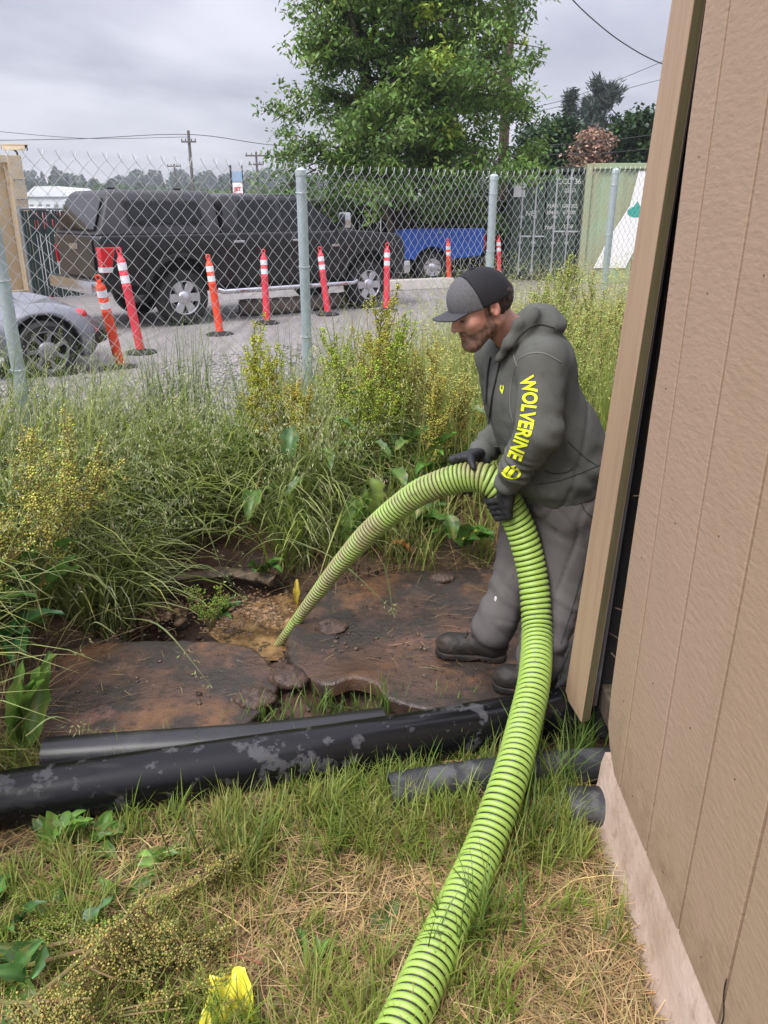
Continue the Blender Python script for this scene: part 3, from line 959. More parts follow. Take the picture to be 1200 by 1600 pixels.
def delineator(bx, by, tx, ty, m, label, loop=True):
    b = onz(bx, by, 0.035)
    d = ray(tx, ty)
    # the top lies on its sight line, 1.05 m from the base
    o = np.array([0, 0, CAM_H]); L = 1.07
    oc = o - b
    B = 2 * d @ oc; A = d @ d; Cc = oc @ oc - L * L
    disc = B * B - 4 * A * Cc
    tt = (-B - math.sqrt(max(disc, 0))) / (2 * A) if disc > 0 else -B / (2 * A)
    t2 = (-B + math.sqrt(max(disc, 0))) / (2 * A)
    cand = [o + d * k for k in (tt, t2)]
    top = min(cand, key=lambda p: np.hypot(*(p - b)[:2]))
    L = np.linalg.norm(top - b)
    root = thing('delineator_post', label, 'traffic post', (b[0], b[1], 0.0), group='delineator posts along the gravel lot')
    z = Vector(top - b).normalized()
    q = Vector((0, 0, 1)).rotation_difference(z).to_matrix().to_4x4()
    M = Matrix.Translation(Vector((0, 0, 0.035))) @ q
    k = L / 1.07
    mb = MB(); mb.lathe([(0.052, 0), (0.052, 0.66 * k), (0.054, 0.665 * k), (0.054, 0.675 * k), (0.05, 0.68 * k), (0.05, 0.92 * k), (0.044, 0.945 * k), (0.028, 0.96 * k), (0.022, 0.99 * k)], 18, M=M)
    mb.build('tube', m, root, smooth=True)
    for z0 in (0.70, 0.83):
        mb = MB(); mb.lathe([(0.0525, z0 * k), (0.0525, (z0 + 0.075) * k)], 18, M=M, close=False); mb.build('reflective_band', m_refl, root, smooth=True)
    mb = MB(); a = np.linspace(0, 2 * math.pi, 17)[:-1]
    mb.lathe([(0.001, -0.02), (0.024, -0.02), (0.024, 0.0)], 8, M=M @ Matrix.Translation((0, 0, 1.0 * k)))
    ring = [M @ Vector((0.026 * math.cos(q_), 0, (1.025 + 0.03 * math.sin(q_)) * k)) for q_ in np.linspace(0, 2 * math.pi, 15)]
    mb.tube(ring, 0.009, 6); mb.build('grab_loop', m, root, smooth=True)
    mb = MB(); mb.lathe([(0.2, 0), (0.2, 0.02), (0.17, 0.035), (0.08, 0.045), (0.06, 0.06)], 8); mb.build('rubber_base', m_rub, root)
    return root


delineator(188, 572, 152, 428, m_or, 'leaning orange delineator post nearest the grey car')
delineator(220, 548, 184, 384, m_pk, 'leaning pinkish red delineator post in front of the black truck tail light')
delineator(344, 520, 324, 396, m_or, 'orange delineator post with a round loop just right of the truck rear wheel')
delineator(417, 502, 411, 388, m_pk, 'bright red delineator post in front of the truck middle, left of the tall fence post')
delineator(512, 489, 499, 384, m_pk, 'red delineator post just right of the tall fence post')
delineator(604, 483, 605, 378, m_pk, 'red delineator post in front of the black truck headlight')
delineator(702, 446, 700, 372, m_or, 'orange red delineator post in front of the blue pickup bed')
delineator(780, 440, 779, 367, m_pk, 'small red delineator post behind the man, beside the right fence post')
# ------------------------------------------------------------------ vehicles
m_blackpaint = mat('black_paint', (0.008, 0.008, 0.009), rough=0.35, spec=0.35, coat=0.35, bump=[(3, 0.03, 0.02)])
m_canopy = mat('satin_black_canopy', (0.042, 0.042, 0.046), rough=0.5, spec=0.4)
m_glass = mat('tinted_glass', (0.005, 0.006, 0.007), rough=0.08, spec=0.35)
m_trimblk = mat('black_trim', (0.012, 0.012, 0.012), rough=0.6)
m_chrome = mat('chrome', (0.62, 0.62, 0.63), rough=0.16, metal=1.0)
m_alloy = mat('alloy_rim', (0.55, 0.55, 0.57), rough=0.3, metal=0.85)
m_tail = mat('red_lens', (0.50, 0.006, 0.02), rough=0.15, spec=0.6, coat=0.6)
m_lens = mat('clear_lens', (0.55, 0.55, 0.56), rough=0.12, spec=0.6)
m_amber = mat('amber_lens', (0.7, 0.22, 0.03), rough=0.2)
m_tyre = mat('tyre', (0.018, 0.018, 0.018), rough=0.8, bump=[(60, 0.3, 0.006)])
m_darkrim = mat('dull_alloy', (0.22, 0.22, 0.23), rough=0.4, metal=0.6)
m_blue = mat('blue_paint', (0.012, 0.075, 0.36), rough=0.35, coat=0.4)
m_carGrey = mat('grey_car_paint', (0.17, 0.175, 0.20), rough=0.32, metal=0.25, coat=0.6)


def wheel(parent, x, y, r, w, rim_r, side=-1, spokes=6, rim=m_alloy, sw=1.0):
    """axis along local Y, outer face at side*w/2"""
    base = MB()
    prof = [(rim_r, -w / 2), (rim_r + 0.02, -w / 2), (r - 0.05, -w / 2 - 0.004), (r - 0.012, -w / 2 + 0.03), (r, -w / 2 + 0.07), (r, w / 2 - 0.07), (r - 0.012, w / 2 - 0.03), (r - 0.05, w / 2 + 0.004), (rim_r + 0.02, w / 2), (rim_r, w / 2)]
    M = Matrix.Translation((x, y, r)) @ Matrix.Rotation(R(90) * -side, 4, 'X')
    base.lathe(prof, 36, M=M, close=False)
    tyre = base.build('tyre', m_tyre, parent, smooth=True)
    mb = MB()
    mb.lathe([(rim_r, -w / 2), (rim_r, w / 2 - 0.005), (rim_r - 0.02, w / 2 - 0.004), (rim_r - 0.025, w / 2 - 0.03), (rim_r * 0.9, w / 2 - 0.09), (0.0005, w / 2 - 0.10)], 36, M=M, close=False)
    for k in range(spokes):
        a = 2 * math.pi * k / spokes
        ca, sa = math.cos(a), math.sin(a)
        p = lambda rr, tt, h: tuple(M @ Vector((rr * ca - tt * sa, rr * sa + tt * ca, h)))
        i0, i1 = 0.05, rim_r - 0.015
        w0, w1 = rim_r * 0.20 * sw, rim_r * 0.26 * sw
        top = w / 2 - 0.012
        L0 = [p(i0, -w0, top - 0.075), p(i0, w0, top - 0.075), p(i0, w0, top - 0.015), p(i0, -w0, top - 0.015)]
        L1 = [p(i1, -w1, top - 0.075), p(i1, w1, top - 0.075), p(i1, w1, top), p(i1, -w1, top)]
        mb.loft([L0, L1])
    mb.lathe([(0.10, w / 2 - 0.06), (0.10, w / 2 - 0.02), (0.085, w / 2 - 0.005), (0.06, w / 2), (0.03, w / 2 + 0.012), (0.001, w / 2 + 0.014)], 20, M=M)
    rm = mb.build('rim', rim, parent, smooth=True, bevel=0.004, segs=1)
    mb = MB(); mb.lathe([(rim_r * 0.885, w / 2 - 0.086), (0.001, w / 2 - 0.088)], 28, M=M, close=False); mb.build('rim_recess', m_trimblk, rm)


def arc(cx, cz, r, a0, a1, n=12):
    return [(cx + r * math.cos(R(a)), cz + r * math.sin(R(a))) for a in np.linspace(a0, a1, n)]


# ---- black pickup with canopy
pr, pf = onz(288, 507, 0), onz(567, 473, 0)
hd = np.array([math.cos(R(39)), math.sin(R(39))])
lf = np.array([-hd[1], hd[0]])
tr_loc = pr[:2] + lf * 0.88
truck = thing('pickup_truck', 'black crew cab pickup with a canopy parked behind the chain link fence', 'pickup truck', (tr_loc[0], tr_loc[1], 0), rz=math.atan2(hd[1], hd[0]))
WB = 3.56
BELT = 1.33
poly = [(-1.17, 0.66)] + arc(0, 0.43, 0.56, 163, 17) + [(0.62, 0.56), (WB - 0.66, 0.56)] + arc(WB, 0.43, 0.56, 163, 17) + [(WB + 0.80, 0.60), (WB + 0.86, 0.78), (WB + 0.86, 1.02), (WB + 0.78, 1.2), (WB + 0.62, 1.27), (3.05, BELT + 0.03), (2.95, BELT), (-1.17, BELT), (-1.21, 1.25), (-1.19, 0.8)]
mb = MB(); mb.prism(poly, -0.985, 0.985, 'y')
body = mb.build('body', m_blackpaint, truck, smooth=True, bevel=0.045, segs=3, angle=50)
# dark inner wells
mb = MB(); mb.box((1.8, 0, 0.72), (5.2, 1.5, 0.5)); mb.build('underbody', m_trimblk, truck)


def gh(mbx, x0b, x1b, x0t, x1t, zb, zt, wb, wt):
    L = []
    for f in (0, 0.25, 0.5, 0.75, 0.93, 1.0):
        e = f ** 1.0
        w = wb + (wt - wb) * (f ** 1.5)
        x0 = x0b + (x0t - x0b) * f; x1 = x1b + (x1t - x1b) * f
        if f == 1.0: w -= 0.06; x0 += 0.05; x1 -= 0.05
        z = zb + (zt - zb) * e
        L.append([(x0, -w, z), (x1, -w, z), (x1, w, z), (x0, w, z)])
    mbx.loft(L)


mb = MB(); gh(mb, 0.74, 3.02, 0.86, 2.30, BELT - 0.02, 1.90, 0.94, 0.74)
mb.build('cab', m_blackpaint, truck, smooth=True, bevel=0.03, segs=2, angle=25)
mb = MB(); gh(mb, -1.19, 0.70, -0.92, 0.66, BELT - 0.01, 1.93, 0.965, 0.79)
canopy = mb.build('canopy', m_canopy, truck, smooth=True, bevel=0.04, segs=3, angle=25)


def side_pt(x, f, zb, zt, wb, wt, off=0.006):
    return (x, -(wb + (wt - wb) * f ** 1.5) - off, zb + (zt - zb) * f)


def side_panel(name, quad, dims, m, parent, thick=0.012, off=0.006):
    """quad of (x, f) on the tumbled side wall, subdivided so it follows the curve"""
    (x0, f0), (x1, f1), (x2, f2), (x3, f3) = quad       # bottom rear, bottom front, top front, top rear
    loops = []
    for k in range(7):
        s = k / 6
        xa = x0 + (x3 - x0) * s; fa = f0 + (f3 - f0) * s
        xb = x1 + (x2 - x1) * s; fb = f1 + (f2 - f1) * s
        a = np.array(side_pt(xa, fa, *dims, off)); b = np.array(side_pt(xb, fb, *dims, off))
        loops.append([a, b, b + [0, thick, 0], a + [0, thick, 0]])
    mb = MB(); mb.loft(loops)
    return mb.build(name, m, parent, smooth=True)


CD = (BELT - 0.01, 1.93, 0.965, 0.79)
KD = (BELT - 0.02, 1.90, 0.94, 0.74)
fr = side_panel('window_frame', [(-0.74, 0.22), (0.46, 0.22), (0.40, 0.76), (-0.78, 0.76)], CD, m_trimblk, canopy, off=0.010)
for a, b in [(-0.72, -0.30), (-0.28, 0.06), (0.08, 0.42)]:
    side_panel('canopy_pane', [(a, 0.26), (b, 0.26), (b - 0.02, 0.72), (a - 0.01, 0.72)], CD, m_glass, canopy, off=0.016)
for x in (-0.55, 0.28):
    mb = MB(); p = side_pt(x, 0.285, *CD, 0.02); mb.cyl(p, (p[0], p[1] - 0.02, p[2]), 0.024, n=12); mb.build('window_latch', m_trimblk, canopy, smooth=True)
for x in (-0.75, 0.25):
    mb = MB(); mb.box((x, -0.5, 1.945), (0.12, 0.05, 0.035)); mb.build('roof_rack_foot', m_trimblk, canopy, bevel=0.008)
# rear window of the canopy and tailgate
mb = MB(); mb.loft([[(-1.19, -0.82, 1.40), (-1.19, 0.82, 1.40), (-1.205, 0.82, 1.40), (-1.205, -0.82, 1.40)], [(-0.99, -0.72, 1.82), (-0.99, 0.72, 1.82), (-1.005, 0.72, 1.82), (-1.005, -0.72, 1.82)]]); mb.build('canopy_rear_glass', m_glass, canopy)
mb = MB(); mb.box((-1.215, 0, 1.02), (0.03, 1.50, 0.56)); tg = mb.build('tailgate', m_blackpaint, truck, bevel=0.012)
mb = MB(); mb.box((-1.235, 0, 1.16), (0.03, 0.34, 0.08)); mb.build('handle', m_chrome, tg, bevel=0.01)
# cab windows
side_panel('rear_door_glass', [(1.02, 0.14), (1.78, 0.14), (1.76, 0.84), (1.10, 0.84)], KD, m_glass, truck)
side_panel('front_door_glass', [(1.86, 0.14), (2.86, 0.14), (2.36, 0.84), (1.85, 0.84)], KD, m_glass, truck)
mb = MB(); mb.loft([[(3.02, -0.86, 1.36), (3.02, 0.86, 1.36), (3.035, 0.86, 1.36), (3.035, -0.86, 1.36)], [(2.44, -0.70, 1.84), (2.44, 0.70, 1.84), (2.455, 0.70, 1.84), (2.455, -0.70, 1.84)]]); mb.build('windscreen', m_glass, truck)
# door seams and handles, rub line
for x in (0.72, 1.82, 2.98):
    mb = MB(); mb.box((x, -0.986, 0.95), (0.012, 0.006, 0.74)); mb.build('door_seam', m_trimblk, truck)
for x in (0.98, 2.06):
    mb = MB(); mb.box((x, -1.005, 1.20), (0.2, 0.035, 0.035)); mb.build('door_handle', m_chrome, truck, bevel=0.01)
mb = MB(); mb.box((2.95, -1.12, 1.50), (0.13, 0.2, 0.26)); mir = mb.build('wing_mirror', m_chrome, truck, smooth=True, bevel=0.04)
mb = MB(); mb.box((2.95, -1.0, 1.42), (0.06, 0.14, 0.05)); mb.build('mirror_arm', m_trimblk, mir)
# fender flares
for cx in (0, WB):
    A = arc(cx, 0.43, 0.575, 168, 12, 18)
    mb = MB(); mb.loft([[(x, -0.99, z), (x + (x - cx) * 0.1, -0.99, z + (z - 0.43) * 0.1), (x + (x - cx) * 0.08, -1.03, z + (z - 0.43) * 0.08), (x, -1.035, z)] for x, z in A]); mb.build('fender_flare', m_trimblk, truck, smooth=True)
for cx in (0, WB):
    wheel(truck, cx, -0.86, 0.41, 0.28, 0.255, -1)
    wheel(truck, cx, 0.86, 0.41, 0.28, 0.255, 1)
mb = MB(); mb.tube([(0.55, -1.02, 0.50), (0.62, -1.06, 0.47), (3.15, -1.06, 0.47), (3.25, -1.02, 0.50)], 0.04, 10); mb.build('side_step', m_chrome, truck, smooth=True)
mb = MB(); mb.box((-1.30, 0, 0.62), (0.18, 1.92, 0.2)); mb.build('rear_bumper', m_chrome, truck, smooth=True, bevel=0.05)
mb = MB(); mb.box((WB + 0.92, 0, 0.68), (0.18, 1.95, 0.24)); mb.build('front_bumper', m_chrome, truck, smooth=True, bevel=0.06)
for s in (-1, 1):
    mb = MB(); mb.loft([[(-1.08, s * 1.002, 0.82), (-1.20, s * 0.998, 0.82), (-1.225, s * 0.90, 0.82), (-1.08, s * 0.90, 0.82)], [(-0.99, s * 1.002, 1.17), (-1.205, s * 0.998, 1.17), (-1.235, s * 0.90, 1.17), (-0.99, s * 0.90, 1.17)]])
    tl = mb.build('tail_light', m_tail, truck, bevel=0.015)
    mb = MB(); mb.loft([[(-1.07, s * 1.006, 0.83), (-1.204, s * 1.002, 0.83), (-1.23, s * 0.898, 0.83), (-1.07, s * 0.898, 0.83)], [(-1.05, s * 1.006, 0.90), (-1.206, s * 1.002, 0.90), (-1.234, s * 0.898, 0.90), (-1.05, s * 0.898, 0.90)]]); mb.build('reverse_lens', m_lens, tl)
    mb = MB(); mb.loft([[(WB + 0.6, s * 0.985, 0.92), (WB + 0.865, s * 0.9, 0.92), (WB + 0.865, s * 0.62, 0.92), (WB + 0.7, s * 0.62, 0.92)], [(WB + 0.52, s * 0.99, 1.13), (WB + 0.84, s * 0.9, 1.13), (WB + 0.84, s * 0.62, 1.13), (WB + 0.7, s * 0.62, 1.13)]]); mb.build('headlight', m_lens, truck, bevel=0.015)
mb = MB(); mb.box((WB - 0.72, -0.99, 1.1), (0.16, 0.01, 0.04)); mb.build('side_badge', m_chrome, truck)
mb = MB(); mb.box((WB + 0.865, 0, 1.0), (0.03, 1.1, 0.3)); mb.build('grille', m_chrome, truck, bevel=0.01)

# ---- blue pickup bed trailer
c0 = onz(652, 441, 0)
bl = thing('bed_trailer', 'bright blue pickup bed used as a trailer, seen beyond the black truck', 'trailer', (c0[0] + 0.25, c0[1] + 0.7, 0), rz=math.atan2(-0.12, -0.99))
poly = [(-1.18, 0.62)] + arc(0, 0.36, 0.47, 155, 25) + [(0.75, 0.55), (0.75, 1.24), (-1.25, 1.26), (-1.25, 0.75)]
for s in (1, -1):
    mb = MB(); mb.prism(poly, s * 0.86 - 0.04, s * 0.86 + 0.04, 'y'); mb.build('bed_side', m_blue, bl, bevel=0.015)
mb = MB(); mb.box((-1.23, 0, 0.95), (0.05, 1.6, 0.56)); mb.build('tailgate', m_blue, bl, bevel=0.01)
mb = MB(); mb.box((0.74, 0, 0.9), (0.05, 1.64, 0.64)); mb.build('bed_front', m_blue, bl, bevel=0.01)
mb = MB(); mb.box((-0.25, 0, 0.62), (1.9, 1.62, 0.05)); mb.build('bed_floor', m_trimblk, bl)
for s in (1, -1):
    A = arc(0, 0.36, 0.49, 160, 20, 14)
    mb = MB(); mb.loft([[(x, s * 0.905, z), (x * 1.08, s * 0.905, z + (z - 0.36) * 0.08), (x * 1.05, s * 0.94, z + (z - 0.36) * 0.05), (x, s * 0.94, z)] for x, z in A]); mb.build('wheel_arch', m_blue, bl, smooth=True)
    wheel(bl, 0, s * 0.78, 0.36, 0.22, 0.21, s, spokes=8)
    mb = MB(); mb.box((-1.27, s * 0.80, 0.95), (0.05, 0.13, 0.36)); mb.build('tail_light', m_tail, bl, bevel=0.012)
mb = MB(); mb.tube([(0.7, 0, 0.5), (2.0, 0, 0.48)], 0.05, 8); mb.build('tow_bar', m_trimblk, bl)
mb = MB(); mb.box((-1.36, 0, 0.55), (0.12, 1.7, 0.14)); mb.build('bumper', m_chrome, bl, bevel=0.03)

# ---- grey rounded car at the left edge
cb = onz(80, 594, 0)
hd2 = np.array([-0.83, -0.56]); hd2 /= np.linalg.norm(hd2)
lf2 = np.array([-hd2[1], hd2[0]])
car_loc = cb[:2] + lf2 * -0.74
car = thing('parked_car', 'rounded silver grey small car cut off by the left picture edge', 'car', (car_loc[0], car_loc[1], 0), rz=math.atan2(hd2[1], hd2[0]))


def car_cabin(P):
    return sd_ell(P, (1.75, 0, 0.55), (1.75, 0.68, 0.66))


def car_f(P):
    Q = P.copy(); Q[..., 1] = np.abs(Q[..., 1])
    d = sd_box(P, (1.35, 0, 0.48), (1.88, 0.80, 0.23), 0.21)
    d = smin(d, car_cabin(P), 0.10)
    d = smin(d, sd_ell(Q, (-0.02, 0.66, 0.42), (0.54, 0.24, 0.36)), 0.05)
    d = smin(d, sd_ell(Q, (2.50, 0.66, 0.42), (0.58, 0.24, 0.36)), 0.05)
    for wx in (0, 2.5):
        cyl = np.maximum(np.hypot(P[..., 0] - wx, P[..., 2] - 0.31) - 0.355, 0.45 - Q[..., 1])
        d = smax(d, -cyl, 0.02)
    d = np.maximum(d, 0.2 - P[..., 2])
    return d


V, F = surfnet(car_f, (-0.75, -0.98, 0.15), (3.6, 0.98, 1.35), 0.035)
np_mesh('body', V, F, m_carGrey, parent=car)


def win(name, x0, x1, z0, z1, slope0, slope1, sg_=1):
    def f(P):
        sh = np.abs(car_f(P) - 0.002) - 0.008
        xx = P[..., 0]; zz = P[..., 2]
        prs = np.maximum(np.maximum(x0 + slope0 * (zz - z0) - xx, xx - (x1 + slope1 * (zz - z0))), np.maximum(z0 - zz, zz - z1))
        return smax(sh, np.maximum(prs, 0.35 - sg_ * P[..., 1]), 0.01)
    V, F = surfnet(f, (x0 - 0.5, -0.85, z0 - 0.05), (x1 + 0.3, 0.85, z1 + 0.05), 0.022)
    np_mesh(name, V, F, m_glass, parent=car)


for sg0 in (1, -1):
    win('quarter_window', 0.42, 0.92, 0.80, 1.02, 1.1, 0.05, sg0)
    win('side_window', 1.0, 2.55, 0.80, 1.06, 0.05, -1.2, sg0)
mb = MB(); mb.loft([[(0.36, -0.36, 0.93), (0.36, 0.36, 0.93), (0.38, 0.36, 0.88), (0.38, -0.36, 0.88)], [(0.95, -0.36, 1.135), (0.95, 0.36, 1.135), (0.97, 0.36, 1.09), (0.97, -0.36, 1.09)]]); mb.build('rear_glass', m_glass, car)
mb = MB(); mb.loft([[(3.14, -0.36, 0.93), (3.14, 0.36, 0.93), (3.12, 0.36, 0.88), (3.12, -0.36, 0.88)], [(2.55, -0.36, 1.135), (2.55, 0.36, 1.135), (2.53, 0.36, 1.09), (2.53, -0.36, 1.09)]]); mb.build('windscreen', m_glass, car)
for s in (1, -1):
    wheel(car, 0, s * 0.74, 0.31, 0.2, 0.21, s, spokes=7, rim=m_darkrim, sw=0.4)
    wheel(car, 2.5, s * 0.74, 0.31, 0.2, 0.21, s, spokes=7, rim=m_darkrim, sw=0.4)
    for (x, z, rr) in [(-0.38, 0.64, 0.08), (-0.50, 0.47, 0.055)]:
        V, F = surfnet(lambda P: sd_ell(P, (x, s * 0.70, z), (rr, rr * 0.9, rr * 0.8)), (x - .15, s * 0.70 - .15, z - .15), (x + .15, s * 0.70 + .15, z + .15), 0.02)
        np_mesh('tail_light', V, F, m_tail, parent=car)
mb = MB(); mb.tube(smooth_path([(-0.45, -0.74, 0.40), (-0.62, -0.5, 0.40), (-0.66, 0, 0.40), (-0.62, 0.5, 0.40), (-0.45, 0.74, 0.40)], 20), 0.085, 8); mb.build('rear_bumper', m_trimblk, car, smooth=True)
mb = MB(); mb.tube([(0.42, 0.79, 0.26), (2.1, 0.79, 0.26)], 0.04, 8); mb.build('side_sill', m_alloy, car, smooth=True)
mb = MB(); mb.tube([(0.42, -0.79, 0.26), (2.1, -0.79, 0.26)], 0.04, 8); mb.build('side_sill', m_alloy, car, smooth=True)

# ------------------------------------------------------------------ lot furniture
m_log = mat('grey_log', (0.17, 0.14, 0.115), rough=0.9, noise=[((40, 40, 3), 4, 0.4, 0.7, (0.08, 0.065, 0.055), 0.8)], bump=[(30, 0.6, 0.02)])
lg = smooth_path([onz(374, 481, 0.13), onz(430, 478, 0.14), onz(490, 473, 0.13), onz(550, 467, 0.13)], 26)
mb = MB(); mb.tube(lg, 0.135 + 0.012 * vnoise(lg * 4, 2, 2), 16)
tag(mb.build('log', m_log, smooth=True), 'grey weathered log lying on the gravel under the black truck side', 'log')
m_barr = mat('pale_concrete', (0.46, 0.43, 0.40), rough=0.85, noise=[(6, 4, 0.45, 0.7, (0.34, 0.31, 0.28), 0.8)], bump=[(40, 0.3, 0.01)])
b0, b1 = onz(582, 455, 0), onz(705, 449, 0)
dv = b1 - b0; L = np.linalg.norm(dv)
mb = MB(); mb.prism([(-0.17, 0), (0.17, 0), (0.12, 0.22), (-0.12, 0.22)], 0, L, 'y')
o = mb.build('parking_kerb', m_barr, None, bevel=0.02)
o.location = b0; o.rotation_euler = (0, 0, math.atan2(dv[1], dv[0]) - R(90))
tag(o, 'long pale concrete kerb block lying in front of the blue trailer', 'kerb block')


def slat_fence(x0, y0, x1, y1, zt, m, mpost, label, n_slats, gap=0.25):
    L = math.hypot(x1 - x0, y1 - y0)
    o = thing('slatted_fence', label, 'fence', (x0, y0, 0), rz=math.atan2(y1 - y0, x1 - x0))
    mb = MB(); p = L / n_slats
    for k in range(n_slats):
        mb.box(((k + 0.5) * p, 0.01 * math.sin(k * 2.3), zt / 2), (p * (1 - gap), 0.012, zt - 0.06 + 0.02 * math.sin(k * 5.1)))
    tag(mb.build('slats', m, o), kind='stuff')
    for k in range(int(L / 3) + 1):
        mb = MB(); mb.cyl((k * 3.0, 0.06, 0), (k * 3.0, 0.06, zt + 0.05), 0.04, n=10); mb.build('post', mpost, o, smooth=True)
    mb = MB(); mb.cyl((0, 0.03, zt), (L, 0.03, zt), 0.022, n=8); mb.build('top_rail', mpost, o, smooth=True)


m_slatg = mat('dark_green_slats', (0.022, 0.045, 0.042), rough=0.5)
m_slatb = mat('black_slats', (0.011, 0.011, 0.012), rough=0.6)
m_pgrey = mat('dull_steel', (0.25, 0.26, 0.26), rough=0.6, metal=0.4)
a, b = atY(44, 400, 15.6), atY(190, 400, 17.2)
slat_fence(a[0], a[1], b[0], b[1], 1.68, m_slatg, m_pgrey, 'dark green slatted fence between the beige container and the black truck', 34)
a, b = atY(455, 330, 21.5), atY(830, 330, 24.5)
slat_fence(a[0], a[1], b[0], b[1], 1.90, m_slatb, m_pgrey, 'tall black slatted fence behind the blue trailer and under the big tree', 70, 0.12)


def corrugated(mb, p0, p1, z0, z1, n, depth, m=0):
    """trapezoid corrugated wall from p0 to p1 (plan points)"""
    p0 = np.array(p0, float); p1 = np.array(p1, float)
    d = p1 - p0; L = np.linalg.norm(d); d /= L; nn = np.array([d[1], -d[0]])
    pts = []
    w = L / n
    for k in range(n):
        for f, q in ((0, 0), (0.3, 0), (0.5, 1), (0.8, 1)):
            pts.append(p0 + d * (k + f) * w - nn * depth * q)
    pts.append(p1)
    V = [(*p, z0) for p in pts] + [(*p, z1) for p in pts]
    k = len(pts)
    mb.add(V, [(i, i + 1, k + i + 1, k + i) for i in range(k - 1)], m)


def flat_text(body, size, m, parent, loc, rot, name='lettering', extrude=0.003, bold=0.0):
    cu = bpy.data.curves.new('txt', 'FONT')
    cu.body = body; cu.size = size; cu.align_x = 'CENTER'; cu.align_y = 'CENTER'; cu.extrude = extrude; cu.offset = bold
    tmp = bpy.data.objects.new('txt', cu); C.objects.link(tmp)
    bpy.context.view_layer.update()
    me = bpy.data.meshes.new_from_object(tmp.evaluated_get(bpy.context.evaluated_depsgraph_get()))
    bpy.data.objects.remove(tmp)
    me.materials.clear(); me.materials.append(m)
    me.name = name
    o = bpy.data.objects.new(name, me)
    link(o, parent); o.location = loc; o.rotation_euler = rot
    return o


def container(label, corner, ang, L, W, H, m_side_, m_end, n_side, door=True, text=None):
    """local: x along the door end (0..W), y along the length (0..L), z up"""
    o = thing('shipping_container', label, 'container', (corner[0], corner[1], 0), rz=ang)
    mb = MB()
    corrugated(mb, (W, 0.05), (W, L - 0.05), 0.15, H - 0.1, n_side, 0.035)
    corrugated(mb, (0, L - 0.05), (0, 0.05), 0.15, H - 0.1, n_side, 0.035)
    corrugated(mb, (W, L), (0, L), 0.15, H - 0.1, 9, 0.035)
    if not door: corrugated(mb, (0.02, 0), (W - 0.02, 0), 0.15, H - 0.1, 10, 0.035)
    mb.add([(0, 0, H - 0.05), (W, 0, H - 0.05), (W, L, H - 0.05), (0, L, H - 0.05)], [(0, 1, 2, 3)])
    mb.build('wall', m_side_, o)
    fm = MB()
    for x in (0.0, W):
        for y in (0.0, L):
            fm.box((x, y, H / 2), (0.14, 0.14, H))
    for z in (0.08, H - 0.05):
        for x in (0.0, W): fm.box((x, L / 2, z), (0.11, L - 0.14, 0.13 if z < 1 else 0.1))
        for y in (0.0, L): fm.box((W / 2, y, z), (W - 0.14, 0.11, 0.15 if z < 1 else 0.12))
    fm.build('frame', m_end, o, bevel=0.01)
    if door:
        for k in range(2):
            x0 = 0.08 + k * (W / 2 - 0.07)
            dm = MB()
            w = W / 2 - 0.1
            for j in range(4):
                z0 = 0.2 + j * (H - 0.36) / 4
                dm.box((x0 + w / 2, 0.0, z0 + (H - 0.36) / 8), (w, 0.03, (H - 0.36) / 4 - 0.07))
            dm.box((x0 + w / 2, 0.02, H / 2), (w, 0.02, H - 0.34))
            dr = dm.build('door', m_side_, o, bevel=0.008)
            for q in (0.3, 0.72):
                rm = MB(); rm.cyl((x0 + w * q, -0.05, 0.12), (x0 + w * q, -0.05, H - 0.05), 0.022, n=8)
                for z in (0.25, 0.9, 1.5, H - 0.25): rm.box((x0 + w * q, -0.035, z), (0.09, 0.04, 0.06))
                rm.build('lock_rod', m_galv, dr)
                hm = MB(); hm.box((x0 + w * q + 0.12, -0.06, 1.05 + 0.12 * k), (0.3, 0.02, 0.035)); hm.build('door_handle', m_galv, dr)
    return o


m_dkgreen = mat('dark_green_container', (0.055, 0.085, 0.062), rough=0.6, noise=[(3, 4, 0.5, 0.75, (0.09, 0.115, 0.085), 0.6)])
m_dkframe = mat('dark_container_frame', (0.03, 0.042, 0.032), rough=0.7)
m_olive = mat('faded_olive_container', (0.30, 0.31, 0.185), rough=0.65, noise=[((1, 1, 0.5), 4, 0.45, 0.65, (0.25, 0.40, 0.24), 0.9), (8, 4, 0.62, 0.75, (0.42, 0.36, 0.24), 0.5)])
m_white = mat('white_paint', (0.74, 0.74, 0.73), rough=0.6, noise=[(4, 4, 0.5, 0.75, (0.60, 0.60, 0.58), 0.5)])
m_teal = mat('teal_paint', (0.02, 0.30, 0.25), rough=0.6)
m_rust = mat('rust_brown', (0.22, 0.12, 0.075), rough=0.85)
ca_ = atY(797, 300, 20.6); cb_ = atY(912, 300, 20.2)
W_ = float(np.hypot(*(cb_ - ca_)[:2]))
dk = container('dark green shipping container with white door rods beyond the fence, left of the pale one', ca_, math.atan2(cb_[1] - ca_[1], cb_[0] - ca_[0]), 6.0, W_, 2.62, m_dkgreen, m_dkframe, 22)
for (x, z, s, b) in [(W_ * 0.82, 2.30, 0.17, 'CCU 361'), (W_ * 0.82, 2.10, 0.13, '22G1'), (W_ * 0.60, 1.75, 0.13, 'MAX'), (W_ * 0.60, 1.6, 0.12, '30480'), (W_ * 0.83, 1.75, 0.12, 'GROSS'), (W_ * 0.83, 1.6, 0.12, '67200'), (W_ * 0.58, 1.25, 0.12, 'TARE'), (W_ * 0.83, 1.28, 0.12, '2230'), (W_ * 0.83, 1.12, 0.12, 'CU M'), (W_ * 0.32, 1.58, 0.16, 'NET')]:
    flat_text(b, s, m_white, dk, (x, -0.022, z), (R(90), 0, 0))
mb = MB(); mb.box((W_ * 0.13, -0.02, 2.13), (0.28, 0.01, 0.34)); mb.build('notice_sheet', m_white, dk)
